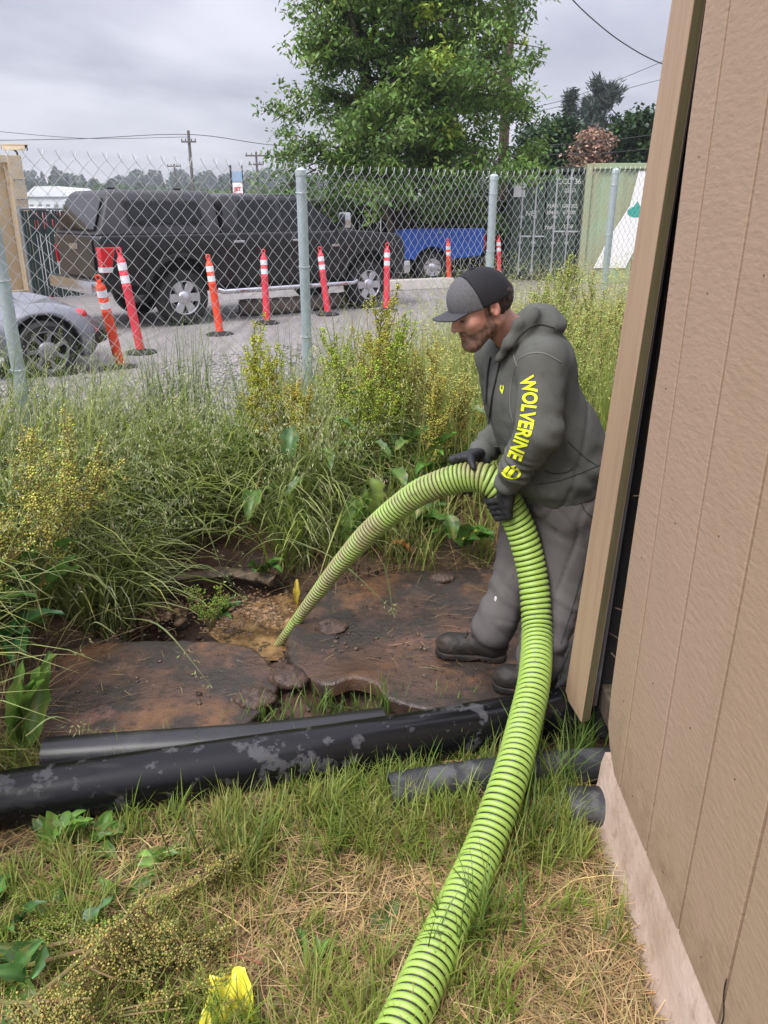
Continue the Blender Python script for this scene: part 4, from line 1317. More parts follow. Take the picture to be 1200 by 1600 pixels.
ol = container('pale olive shipping container with a white diagonal stripe beside the corner board', atY(918, 300, 19.6) - np.array([0, 0, 0]), R(-6), 2.44, 6.0, 2.66, m_olive, m_olive, 9, door=False)
# painted stripe, emblem and letters on its long side
mb = MB()
mb.add([(0.30, -0.012, 0.35), (1.05, -0.012, 0.35), (1.95, -0.012, 2.5), (1.12, -0.012, 2.5), (1.0, -0.012, 1.75), (0.55, -0.012, 0.95)], [(0, 1, 2, 3, 4, 5)])
mb.build('white_stripe', m_white, ol)
mb = MB(); mb.lathe([(0.17, 0), (0.17, 0.004)], 20, M=Matrix.Translation((1.16, -0.015, 1.62)) @ Matrix.Rotation(R(90), 4, 'X') @ Matrix.Diagonal((1.2, 0.7, 1, 1))); mb.build('emblem', m_teal, ol)
mb = MB(); mb.add([(1.02, -0.018, 1.62), (1.32, -0.018, 1.62), (1.17, -0.018, 1.86)], [(0, 1, 2)]); mb.build('emblem_peak', m_teal, ol)
flat_text('UTILA', 0.34, m_white, ol, (2.25, -0.018, 1.88), (R(90), 0, 0), bold=0.012)
mb = MB(); mb.box((1.55, -0.012, 0.42), (0.75, 0.006, 0.28)); mb.build('rust_patch', m_rust, ol)

# beige container at the left edge with rungs and a camera on its top
m_beige = mat('beige_container', (0.58, 0.46, 0.30), rough=0.7, noise=[(4, 4, 0.5, 0.7, (0.50, 0.38, 0.23), 0.6)])
m_beigeEdge = mat('beige_frame', (0.66, 0.55, 0.38), rough=0.7, noise=[(6, 4, 0.55, 0.7, (0.45, 0.3, 0.18), 0.6)])
c1 = atY(58, 440, 16.2); c2 = atY(-60, 440, 14.9)
bg_ = thing('storage_container', 'beige steel storage container cut off by the left picture edge', 'container', (c1[0], c1[1], 0), rz=math.atan2(c2[1] - c1[1], c2[0] - c1[0]))
mb = MB(); mb.box((1.5, -1.5, 1.35), (2.7, 2.8, 2.4)); mb.build('wall', m_beige, bg_)
fm = MB()
fm.box((0.12, 0, 1.32), (0.30, 0.16, 2.62)); fm.box((3.0, 0, 1.32), (0.2, 0.16, 2.62)); fm.box((1.55, 0, 2.56), (2.7, 0.13, 0.14)); fm.box((1.55, 0, 0.1), (2.7, 0.13, 0.16))
fm.box((0.12, -2.9, 1.32), (0.30, 0.16, 2.62)); fm.box((0.1, -1.45, 2.56), (0.13, 2.74, 0.13)); fm.box((0.1, -1.45, 0.1), (0.13, 2.74, 0.16))
fm.build('frame', m_beigeEdge, bg_, bevel=0.012)
for z in (0.45, 0.7, 1.85, 2.2):
    mb = MB(); mb.tube([(0.02, 0.07, z), (0.02, 0.15, z), (0.2, 0.15, z), (0.2, 0.07, z)], 0.012, 6); mb.build('rung', m_pgrey, bg_)
cp_ = np.array([c1[0], c1[1], 2.63])
scm = thing('security_camera', 'long beige security camera on the top corner of the beige container', 'camera', tuple(cp_), rz=R(8))
mb = MB(); mb.box((-0.02, -0.05, 0.135), (0.42, 0.11, 0.09)); mb.box((0.0, -0.05, 0.185), (0.46, 0.13, 0.012)); mb.build('housing', m_beigeEdge, scm, bevel=0.012)
mb = MB(); mb.tube([(0.02, -0.05, 0.0), (0.02, -0.05, 0.05), (-0.03, -0.05, 0.10)], 0.018, 8); mb.build('bracket', m_trimblk, scm)
mb = MB(); mb.box((-0.235, -0.05, 0.135), (0.012, 0.09, 0.075)); mb.box((0.2, -0.05, 0.135), (0.02, 0.112, 0.095)); mb.build('lens_hood', m_trimblk, scm)

# ------------------------------------------------------------------ poles, wires, sign, far buildings and cars
m_pole = mat('weathered_pole', (0.135, 0.085, 0.062), rough=0.9, noise=[((30, 30, 1), 4, 0.4, 0.7, (0.065, 0.045, 0.036), 0.8)])
m_poleg = mat('grey_pole', (0.12, 0.11, 0.105), rough=0.9)
m_cable = mat('cable', (0.02, 0.02, 0.022), rough=0.6)


def pole(px, pyt, Y, r, m, label, arms=(), lean=0.0, ins=True):
    top = atY(px, pyt, Y)
    o = thing('utility_pole', label, 'utility pole', (top[0], top[1], 0))
    mb = MB(); mb.tube([(0, 0, -0.5), (lean * 0.5, 0, top[2] * 0.5), (lean, 0, top[2])], [r, r * 0.9, r * 0.8], 12); mb.build('shaft', m, o, smooth=True)
    for (dz, w) in arms:
        mb = MB(); mb.box((lean, -r, top[2] - dz), (w, 0.12, 0.14))
        for q in (-0.45, -0.2, 0.2, 0.45): mb.box((lean + q * w, -r, top[2] - dz + 0.15), (0.09, 0.09, 0.2))
        mb.build('cross_arm', m, o)
    return o


near_top = atY(810, -260, 26.0)
pole(812, -260, 26.0, 0.165, m_pole, 'tall brown wooden utility pole right of the big tree', [(0.6, 2.4)])
pole(294, 204, 75, 0.16, m_poleg, 'tall grey utility pole left of the big tree, taller of the far poles', [(0.9, 1.3)])
pole(400, 237, 80, 0.12, m_poleg, 'short grey utility pole with a cross arm just left of the big tree', [(0.35, 2.0), (1.1, 1.5)])
pole(272, 256, 110, 0.14, m_poleg, 'faint far utility pole just left of the tall grey one', [(0.3, 1.8)])


def wire(pts, r, label):
    P = [atY(*p) for p in pts]
    P = smooth_path(P, 24)
    o = MB(); o.tube(P, r, 5, cap=False)
    tag(o.build('power_line', m_cable), label, 'wire')


wire([(868, -30, 20), (915, 20, 21), (975, 68, 22), (1045, 104, 23), (1180, 150, 25)], 0.014, 'thick dark cable sloping down to the shed across the top right sky')
wire([(815, 172, 40), (900, 150, 40), (1045, 92, 40), (1300, -20, 40)], 0.012, 'upper thin wire rising behind the right trees')
wire([(815, 180, 42), (900, 160, 42), (1050, 120, 42), (1300, 60, 42)], 0.012, 'lower thin wire rising behind the right trees')
wire([(-60, 220, 76), (120, 217, 76), (294, 210, 75), (420, 226, 80), (560, 236, 84)], 0.028, 'thin wire strung over the two far left utility poles')
wire([(-60, 200, 70), (130, 216, 75), (296, 214, 75)], 0.02, 'thin wire reaching the tall grey pole from the left edge')
wire([(830, 228, 33), (930, 222, 32), (1060, 205, 31)], 0.014, 'wire crossing in front of the dark right trees, upper')
wire([(830, 241, 33), (930, 240, 32), (1060, 228, 31)], 0.014, 'wire crossing in front of the dark right trees, lower')

m_signblk = mat('sign_black', (0.02, 0.02, 0.022), rough=0.5)
m_signred = mat('sign_red', (0.5, 0.03, 0.04), rough=0.5)
m_signblue = mat('sign_blue', (0.25, 0.36, 0.5), rough=0.5)
sg = atY(373, 315, 45)
so = thing('pole_sign', 'tall narrow roadside sign with a white panel and red marks behind the truck roof', 'sign', (sg[0], sg[1], 0))
mb = MB(); mb.box((-0.33, 0, 1.95), (0.09, 0.12, 3.9)); mb.box((0.29, 0, 1.95), (0.04, 0.12, 3.9)); mb.build('frame', m_signblk, so)
mb = MB(); mb.box((0, 0, 2.55), (0.54, 0.08, 1.0)); mb.build('lower_panel', m_white, so)
mb = MB(); mb.box((0, 0, 3.35), (0.54, 0.08, 0.5)); mb.build('upper_panel', m_signblue, so)
for (z, t_) in [(2.72, 'JET'), (2.42, 'FUEL')]:
    flat_text(t_, 0.26, m_signred, so, (0, -0.05, z), (R(90), 0, 0), bold=0.012)
m_wall1 = mat('white_cladding', (0.62, 0.64, 0.68), rough=0.6)
m_roofw = mat('pale_roof', (0.70, 0.71, 0.74), rough=0.5)


def far_building(px0, px1, pyt, Y, depth, label, roof_h=1.2):
    a, b = atY(px0, pyt, Y), atY(px1, pyt, Y)
    w = b[0] - a[0]; h = max(a[2] - roof_h, 1.5)
    o = thing('warehouse', label, 'building', (a[0], Y, 0))
    mb = MB(); mb.box((w / 2, depth / 2, h / 2), (w, depth, h)); mb.build('wall', m_wall1, o)
    mb = MB(); mb.prism([(-0.4, h), (w + 0.4, h), (w * 0.75, h + roof_h), (w * 0.25, h + roof_h)], -0.3, depth + 0.3, 'y'); mb.build('roof', m_roofw, o)
    for k in range(5):
        mb = MB(); mb.box((w * (0.1 + 0.19 * k), -0.03, h * 0.45), (w * 0.09, 0.06, h * 0.5)); mb.build('door', m_pgrey, o)
    return o


far_building(38, 106, 291, 130, 14, 'long white warehouse far left beyond the beige container', 1.5)
far_building(100, 150, 308, 120, 8, 'low white shed far off beside the white warehouse', 0.5)
far_building(330, 366, 309, 120, 8, 'small pale shed far off beside the roadside sign', 0.5)
m_redcar = mat('red_paint', (0.42, 0.02, 0.03), rough=0.3, coat=0.5)
m_whitecar = mat('white_car_paint', (0.7, 0.7, 0.72), rough=0.3, coat=0.5)


def far_car(px, Y, m, label, rz, van=False):
    p = atY(px, 330, Y)
    o = thing('far_car', label, 'car', (p[0], p[1], 0), rz=rz, group='cars parked in the far lot')
    H = 2.0 if van else 1.5
    mb = MB(); mb.prism([(-2.2, 0.35), (2.2, 0.35), (2.25, 0.75), (2.0, 0.95), (1.1, 1.0), (0.5, H), (-1.4 if not van else -2.15, H), (-2.1, 1.0), (-2.25, 0.8)], -0.85, 0.85, 'y'); mb.build('body', m, o, bevel=0.08)
    mb = MB(); mb.prism([(-1.5, 1.02), (0.95, 1.02), (0.42, H - 0.1), (-1.2, H - 0.1)], -0.87, 0.87, 'y'); mb.build('windows', m_glass, o)
    for x in (-1.35, 1.35):
        for s in (-1, 1):
            mb = MB(); mb.cyl((x, s * 0.62, 0.32), (x, s * 0.88, 0.32), 0.32, n=14); mb.build('tyre', m_tyre, o)


far_car(52, 62, m_redcar, 'red far car nearest the beige container', R(5))
far_car(86, 64, m_redcar, 'second red far car, over the middle of the green slatted fence', R(-4))
far_car(118, 66, m_redcar, 'red far car nearest the black truck canopy', R(10))
far_car(140, 84, m_whitecar, 'white far van behind the red cars', R(4), True)
far_car(70, 84, m_whitecar, 'white far van in front of the long white warehouse', R(-3), True)
# pale tarpaulin heap over the black fence
hp = atY(640, 322, 26)
hp = np.array([hp[0], 26.0, 0])
f = lambda P: smin(sd_ell(P, (0, 0, 1.2), (0.95, 0.6, 1.0)), sd_ell(P, (0.35, 0, 1.9), (0.4, 0.4, 0.45)), 0.2) + 0.10 * vnoise(P * 4.5, 6, 3)
V, F = surfnet(f, (-1.3, -1, 0), (1.3, 1, 2.6), 0.09)
o = np_mesh('tarpaulin', V, F, m_whitecar, smooth=False); o.location = hp
tag(o, 'crumpled white tarpaulin heap showing over the black slatted fence', 'tarpaulin')
# ------------------------------------------------------------------ vacuum hose
HP = [onz(560, 1750, 0.055), onz(590, 1680, 0.055), onz(634, 1592, 0.055), onz(694, 1460, 0.055), onz(752, 1335, 0.07), onz(797, 1215, 0.15), onz(820, 1130, 0.195), onz(835, 1060, 0.247), onz(839, 985, 0.315),
      atY(833, 905, 2.40), atY(818, 840, 2.45), atY(799, 795, 2.47), atY(782, 765, 2.48), atY(758, 748, 2.50), atY(725, 746, 2.53), atY(685, 757, 2.56), atY(645, 776, 2.60), atY(585, 824, 2.66), atY(535, 877, 2.72), atY(487, 938, 2.79), atY(455, 980, 2.84), atY(437, 1004, 2.87), atY(428, 1017, 2.89)]
HQ, HS = resample(smooth_path(HP, 900), 900)
HLEN = HS[-1]
s_hand = HS[np.argmin(np.linalg.norm(HQ - HP[13], axis=1))]


def hose_r(s):
    f = np.clip((s - s_hand) / (HLEN - s_hand), 0, 1)
    return 0.052 - 0.012 * np.clip(f * 2, 0, 1) ** 1.2 - 0.022 * np.clip((f - 0.45) / 0.55, 0, 1)


def hose_pt(s):
    return np.array([np.interp(s, HS, HQ[:, k]) for k in range(3)])


def hose_dir(s):
    d = hose_pt(s + 0.01) - hose_pt(s - 0.01)
    return d / np.linalg.norm(d)


hose = thing('vacuum_hose', 'thick lime green ribbed suction hose held by the man and dipped into the pit', 'hose', tuple(HP[9] * [1, 1, 0]))
prof = [(0.00, 0.0), (0.09, 0.0034), (0.24, 0.0050), (0.46, 0.0050), (0.64, 0.0034), (0.74, 0.0), (0.82, -0.0016), (0.93, -0.0016)]
pitch0 = 0.0205
pitch1 = 0.0150
n0 = int(s_hand / pitch0)
nr = n0 + int((HLEN - n0 * pitch0) / pitch1)
NA = 26
ts = []
for k in range(nr):
    for f, h in prof:
        ts.append((k + f, h))
ts = np.array(ts)
ang = np.linspace(0, 2 * math.pi, NA, endpoint=False)
svals = np.where(ts[:, 0] < n0, ts[:, 0] * pitch0, n0 * pitch0 + (ts[:, 0] - n0) * pitch1)
pit = np.where(ts[:, 0] < n0, pitch0, pitch1)
# parallel-transport frame along the hose
T = np.gradient(HQ, axis=0); T /= np.linalg.norm(T, axis=1)[:, None]
Nn = np.zeros_like(HQ); nv = np.array([0, 0, 1.0]); nv -= T[0] * nv.dot(T[0]); nv /= np.linalg.norm(nv)
for i in range(len(HQ)):
    nv = nv - T[i] * nv.dot(T[i]); nv /= np.linalg.norm(nv); Nn[i] = nv
Bn = np.cross(T, Nn)
V = np.zeros((len(svals), NA, 3))
for j, a in enumerate(ang):
    s = np.clip(svals + pit * a / (2 * math.pi), 0, HLEN)
    c = np.stack([np.interp(s, HS, HQ[:, k]) for k in range(3)], 1)
    n_ = np.stack([np.interp(s, HS, Nn[:, k]) for k in range(3)], 1)
    b_ = np.stack([np.interp(s, HS, Bn[:, k]) for k in range(3)], 1)
    base = hose_r(s)
    rr = base + ts[:, 1] * base / 0.052 - 0.004
    V[:, j] = c + rr[:, None] * (math.cos(a) * n_ + math.sin(a) * b_)
nt = len(svals)
i0 = (np.arange(nt - 1)[:, None] * NA + np.arange(NA)[None, :])
i1 = (np.arange(nt - 1)[:, None] * NA + (np.arange(NA)[None, :] + 1) % NA)
# the seam column (last to first) steps by one whole turn of the helix
np_ = len(prof)
F = []
Q4 = np.stack([i0, i1, i1 + NA, i0 + NA], -1)
seam_next = np.arange(nt - 1) + np_
okm = seam_next + 1 < nt
sf = np.stack([(np.arange(nt - 1)) * NA + NA - 1, seam_next * NA, (seam_next + 1) * NA, (np.arange(nt - 1) + 1) * NA + NA - 1], -1)[okm]
body_f = Q4[:, :-1].reshape(-1, 4)
mi_body = np.repeat((np.arange(nt - 1) % np_ >= 6).astype(int), NA - 1)
mi_seam = (np.arange(nt - 1)[okm] % np_ >= 6).astype(int)
allF = np.vstack([body_f, sf]); allM = np.r_[mi_body, mi_seam]
m_hose = mat('lime_green_plastic', (0.325, 0.48, 0.10), rough=0.42, spec=0.5, noise=[(9, 4, 0.56, 0.72, (0.29, 0.40, 0.12), 0.5), (40, 4, 0.62, 0.72, (0.16, 0.14, 0.05), 0.6), (6, 5, 0.58, 0.70, (0.20, 0.20, 0.075), 0.65), (110, 3, 0.66, 0.72, (0.07, 0.07, 0.03), 0.7)])
m_hoseDirty = mat('lime_green_plastic_muddy', (0.31, 0.43, 0.10), rough=0.42, spec=0.5, noise=[(7, 4, 0.42, 0.60, (0.27, 0.235, 0.115), 0.85), (40, 4, 0.58, 0.7, (0.12, 0.085, 0.05), 0.6)])
m_hoseGr = mat('black_hose_groove', (0.016, 0.022, 0.012), rough=0.5)
fc = V.reshape(-1, 3)[allF[:, 0]]
gr = allM == 1
cen_s = svals[np.clip(allF[:, 0] // NA, 0, nt - 1)]
dirty = cen_s > s_hand - 0.10


def sub_mesh(mask, name, m):
    f = allF[mask]
    u, inv = np.unique(f, return_inverse=True)
    np_mesh(name, V.reshape(-1, 3)[u], inv.reshape(f.shape)[:, ::-1], m, parent=hose, world=True)


sub_mesh(~gr & ~dirty, 'ribbed_wall', m_hose)
sub_mesh(~gr & dirty, 'muddy_end', m_hoseDirty)
sub_mesh(gr, 'black_spiral', m_hoseGr)

# ------------------------------------------------------------------ the man
pbase = onz(790, 1050, LID_Z)
man = thing('person', 'person in a grey hoodie and dark cap holding the green hose', 'person', tuple(pbase))
man['label'] = 'person in grey hoodie and dark cap holding the green hose over the pit'
m_skin = attr_mat('skin', rough=0.5, spec=0.35, bump=(260, 0.12, 0.002))
m_hood = mat('faded_grey_fleece', (0.094, 0.097, 0.088), rough=0.92, spec=0.15, noise=[(5, 4, 0.4, 0.7, (0.135, 0.138, 0.126), 0.8), (26, 3, 0.55, 0.75, (0.065, 0.068, 0.062), 0.5)], bump=[(420, 0.25, 0.002), (40, 0.18, 0.006)])
m_seam = mat('hoodie_seam', (0.20, 0.205, 0.19), rough=0.9)
m_seam_crease = mat('dark_seam_and_crease_shade', (0.035, 0.037, 0.035), rough=0.9)
m_pants = mat('grey_work_cloth', (0.108, 0.098, 0.097), rough=0.9, spec=0.15, noise=[(3, 4, 0.40, 0.68, (0.145, 0.134, 0.132), 0.7), (9, 5, 0.60, 0.70, (0.065, 0.05, 0.042), 0.7), (16, 4, 0.68, 0.74, (0.09, 0.055, 0.035), 0.6)], bump=[(300, 0.25, 0.002), ((22, 22, 7), 0.35, 0.010)])
m_boot = mat('worn_black_leather', (0.018, 0.015, 0.013), rough=0.62, noise=[(12, 4, 0.52, 0.68, (0.075, 0.05, 0.035), 0.8)], bump=[(70, 0.4, 0.006)])
m_sole = mat('boot_sole', (0.014, 0.012, 0.011), rough=0.7, noise=[(16, 4, 0.5, 0.65, (0.06, 0.04, 0.03), 0.8)])
m_glove = mat('black_glove', (0.017, 0.018, 0.021), rough=0.6, noise=[(30, 4, 0.5, 0.7, (0.045, 0.045, 0.05), 0.7)], bump=[(120, 0.3, 0.003)])
m_cap = mat('black_cap_mesh', (0.013, 0.013, 0.016), rough=0.85, bump=[(700, 0.3, 0.001)])
m_capf = mat('heather_grey_cap_cloth', (0.115, 0.115, 0.122), rough=0.9, noise=[(160, 3, 0.4, 0.6, (0.085, 0.085, 0.09), 0.8)])
m_brim = mat('dark_grey_brim', (0.060, 0.060, 0.067), rough=0.85, noise=[(160, 3, 0.4, 0.6, (0.045, 0.045, 0.05), 0.8)])
m_hair = mat('brown_hair', (0.045, 0.026, 0.017), rough=0.6, bump=[((120, 120, 30), 0.7, 0.004)])
m_print = mat('yellow_print', (0.72, 0.80, 0.03), rough=0.7)

# head frame
HF = np.array([-0.885, -0.29, -0.365]); HF /= np.linalg.norm(HF)
HM = frame(HF)                                   # columns forward, left, up
HC = atY(753, 480, 2.44)
HSC = 0.945


def hl(P):
    return (P - HC) @ HM / HSC


def H(a, l, b):
    return HC + HM @ np.array([a, l, b]) * HSC


NECK0, NECK1 = H(-0.028, 0, -0.05), atY(806, 528, 2.50)


def head_f(P):
    q = hl(P)
    ql = q.copy(); ql[:, 1] = np.abs(ql[:, 1])
    d = sd_ell(q, (-0.008, 0, 0.032), (0.098, 0.076, 0.084))
    d = smin(d, sd_ell(q, (0.042, 0, -0.018), (0.054, 0.060, 0.080)), 0.03)
    d = smin(d, sd_cap(ql, (-0.004, 0.054, -0.046), (0.066, 0.018, -0.095), 0.020, 0.022), 0.03)
    d = smin(d, sd_ell(q, (0.078, 0, -0.098), (0.022, 0.028, 0.022)), 0.03)         # chin
    d = smin(d, sd_cap(ql, (0.086, 0.012, 0.026), (0.074, 0.044, 0.024), 0.012), 0.014)   # brow
    d = smin(d, sd_ell(ql, (0.062, 0.040, -0.020), (0.024, 0.02, 0.018)), 0.03)       # cheekbone
    d = smax(d, -sd_ell(ql, (0.099, 0.031, 0.004), (0.017, 0.017, 0.011)), 0.012)      # sockets
    d = smin(d, sd_ell(ql, (0.078, 0.031, 0.003), (0.013, 0.014, 0.012)), 0.004)       # lids over the eyeball
    d = smin(d, sd_cap(q, (0.093, 0, 0.014), (0.114, 0, -0.028), 0.0085, 0.0115), 0.011)  # nose
    d = smin(d, sd_ell(ql, (0.104, 0.011, -0.033), (0.010, 0.008, 0.008)), 0.007)
    d = smin(d, sd_ell(q, (0.089, 0, -0.055), (0.012, 0.024, 0.009)), 0.012)           # lips
    d = smin(d, sd_ell(q, (0.087, 0, -0.069), (0.012, 0.022, 0.009)), 0.012)
    d = smax(d, -sd_cap(ql, (0.103, 0, -0.0625), (0.092, 0.020, -0.0640), 0.0020), 0.003)
    # ears
    e = sd_ell(ql, (-0.010, 0.078, 0.001), (0.0175, 0.010, 0.030))
    e = smax(e, -sd_ell(ql, (-0.006, 0.090, 0.004), (0.0105, 0.0115, 0.020)), 0.004)
    e = smin(e, sd_ell(ql, (0.003, 0.078, -0.004), (0.006, 0.008, 0.009)), 0.005)
    d = smin(d, e, 0.006)
    d = smin(d * HSC, sd_cap(P, NECK0, NECK1, 0.052, 0.058), 0.030)
    d = smin(d, sd_ell(P, NECK1 + [0.05, 0, -0.07], (0.05, 0.10, 0.05)), 0.03)
    return d


V, F = surfnet(head_f, HC - [0.20, 0.22, 0.30], HC + [0.22, 0.26, 0.15], 0.0042)
q = hl(V)
a_, l_, b_ = q[:, 0], np.abs(q[:, 1]), q[:, 2]
skin = np.array([0.56, 0.335, 0.255]) * (1 + 0.10 * vnoise(V * 40, 3, 3))[:, None]
red = np.exp(-((a_ - 0.05) ** 2 / 0.0016 + (b_ + 0.02) ** 2 / 0.0010)) + np.exp(-((a_ + 0.01) ** 2 / 0.0012 + (b_) ** 2 / 0.0016)) + sstep(-0.03, -0.09, b_) * sstep(0.02, -0.03, a_)
skin = skin * (1 - 0.26 * np.clip(red, 0, 1)[:, None] * np.array([0.1, 0.8, 0.8]))
jawline = b_ + 0.010 * np.sin(a_ * 60)
tb = np.interp(a_, [-0.02, 0.0, 0.014, 0.03, 0.05, 0.07, 0.1], [-0.06, -0.02, -0.005, -0.030, -0.044, -0.050, -0.052])
beard = sstep(tb + 0.006, tb - 0.010, b_) * sstep(-0.016, 0.006, a_) * sstep(-0.150, -0.120, b_)
beard = np.maximum(beard, sstep(0.078, 0.088, a_) * sstep(-0.038, -0.044, b_) * sstep(0.036, 0.026, l_))
beard = np.maximum(beard, sstep(0.0, 0.008, a_) * sstep(0.03, 0.02, a_) * sstep(-0.05, -0.03, b_) * 0.9 * sstep(0.03, 0.02, b_))
beard *= 0.82 + 0.22 * vnoise(V * 160, 8, 2)
lips = np.exp(-((b_ + 0.0625) ** 2) / 0.00007) * sstep(0.086, 0.092, a_) * sstep(0.026, 0.018, l_)
col = skin * (1 - np.clip(beard, 0, 1)[:, None] * 0.90) + np.clip(beard, 0, 1)[:, None] * 0.90 * np.array([0.050, 0.027, 0.018])
col = col * (1 - 0.45 * lips[:, None]) + 0.45 * lips[:, None] * np.array([0.36, 0.13, 0.11])
lash = np.exp(-((b_ + 0.006 - 0.3 * (l_ - 0.03) * 0) ** 2) / 0.000014) * sstep(0.074, 0.082, a_) * sstep(0.046, 0.042, l_) * sstep(0.016, 0.020, l_)
brow = np.exp(-((b_ - 0.024) ** 2) / 0.00003) * sstep(0.06, 0.07, a_) * sstep(0.010, 0.016, l_)
dk = np.clip(lash + brow * 0.8, 0, 1)[:, None]
col = col * (1 - dk) + dk * np.array([0.035, 0.02, 0.014])
np_mesh('body', V, F, m_skin, parent=man, col=col, world=True)

# hair below the cap
def hair_f(P):
    q = hl(P)
    ql = q.copy(); ql[:, 1] = np.abs(ql[:, 1])
    d = sd_ell(q, (-0.014, 0, 0.026), (0.103, 0.082, 0.088)) + 0.004 * vnoise(q * 130, 12, 2)
    d = smax(d, q[:, 0] + 0.018 + 0.25 * np.minimum(q[:, 2], 0), 0.006)
    d = smax(d, -0.052 - q[:, 2] + 0.2 * (q[:, 0] + 0.06), 0.008)
    d = np.maximum(d, q[:, 2] - 0.04)
    s = sd_cap(ql, (0.004, 0.074, 0.03), (0.008, 0.071, -0.012), 0.010, 0.005)
    return smin(d, s, 0.004) * HSC


V, F = surfnet(hair_f, HC - [0.2, 0.2, 0.16], HC + [0.2, 0.2, 0.14], 0.0042)
np_mesh('hair', V, F, m_hair, parent=man, world=True)


def crown(P):
    q = hl(P)
    d = sd_ell(q, (-0.006, 0, 0.018), (0.108, 0.090, 0.110))
    d = smin(d, sd_ell(q, (0.030, 0, 0.045), (0.072, 0.072, 0.066)), 0.03)
    seam = np.minimum(np.abs(q[:, 1]), np.minimum(np.abs(q[:, 1] - 0.6 * (q[:, 0] + 0.006)), np.abs(q[:, 1] + 0.6 * (q[:, 0] + 0.006))))
    d = d + 0.0012 * np.exp(-(seam / 0.003) ** 2)
    return d


def cap_shell(front):
    def f(P):
        q = hl(P)
        d = np.maximum(crown(P), 0.016 - q[:, 2] + 0.05 * np.maximum(q[:, 0] * 0, 0))
        edge = q[:, 0] - 0.028 - 0.30 * (q[:, 2] - 0.02) * 0.35
        return smax(d + (0.0 if front else 0.0012), -edge if front else edge, 0.003) * HSC
    return f


cap = None
for fr_, m_, nm in ((False, m_cap, 'cap'), (True, m_capf, 'cap_front_panel')):
    V, F = surfnet(cap_shell(fr_), HC - [0.2, 0.2, 0.1], HC + [0.2, 0.2, 0.18], 0.0042)
    o = np_mesh(nm, V, F, m_, parent=cap if cap is not None else man, world=cap is None)
    if cap is None:
        cap = o
    else:
        o.data.transform(Matrix.Translation(-Vector(man.location)))
# brim: a curved plate
nb_u, nb_v = 22, 10
BV = []
for side in (0.002, -0.002):
    for i in range(nb_u + 1):
        a = (i / nb_u - 0.5) * R(108)
        for j in range(nb_v + 1):
            f = j / nb_v
            rin = np.array([0.022 + 0.072 * math.cos(a), 0.082 * math.sin(a)])
            rout = np.array([0.045 + 0.125 * math.cos(a) ** 0.9 if math.cos(a) > 0 else 0.045, 0.084 * math.sin(a)])
            p = rin * (1 - f) + rout * f
            z = 0.024 - 0.020 * (abs(p[1]) / 0.085) ** 2 * (0.4 + 0.6 * f) + 0.004 * f
            BV.append(H(p[0], p[1], z + side))
nn_ = (nb_u + 1) * (nb_v + 1)
BF = []
for i in range(nb_u):
    for j in range(nb_v):
        k = i * (nb_v + 1) + j
        BF.append((k, k + 1, k + nb_v + 2, k + nb_v + 1)); BF.append((nn_ + k, nn_ + k + nb_v + 1, nn_ + k + nb_v + 2, nn_ + k + 1))
for i in range(nb_u):
    k = i * (nb_v + 1) + nb_v
    BF.append((k, k + nn_, k + nn_ + nb_v + 1, k + nb_v + 1))
o = np_mesh('cap_brim', np.array(BV) - np.array(man.location), BF, m_brim, parent=cap)
mb = MB(); b0_ = H(-0.006, 0, 0.127); mb.lathe([(0.011, -0.004), (0.009, 0.003), (0.001, 0.005)], 12, M=Matrix.Translation(Vector(b0_ - np.array(man.location))))
mb.build('cap_button', m_cap, cap, smooth=True)

# hoodie
SHL, SHR = atY(845, 566, 2.37), atY(778, 556, 2.68)
ELL, WRL = atY(842, 676, 2.30), atY(795, 752, 2.39)
ELR, WRR = atY(790, 672, 2.78), atY(752, 706, 2.68)
TM = frame((-0.94, -0.30, -0.12))
TM2 = frame((-0.92, -0.30, -0.26))
HEM = atY(872, 752, 2.54)
torso_up = (atY(815, 520, 2.5) - atY(878, 770, 2.54)); torso_up /= np.linalg.norm(torso_up)


def folds(P, seed, s1, s2, amp):
    return amp * (vnoise(P * s1, seed, 2) + 0.45 * vnoise(P * s2, seed + 1, 2))


def creases(Q, seed, amp, wd):
    """sharp soft-edged valleys along the zero lines of a stretched noise field"""
    n = vnoise(Q, seed, 1)
    return amp * (np.exp(-(n / wd) ** 2) - 0.25)


def basis(z):
    z = np.asarray(z, float); z /= np.linalg.norm(z)
    x = np.cross([0.3, 1, 0.2], z); x /= np.linalg.norm(x)
    return np.stack([x, np.cross(z, x), z], 1)


FR1, FR2 = basis((0.30, 0.1, 0.95)), basis((-0.75, -0.2, 0.6))


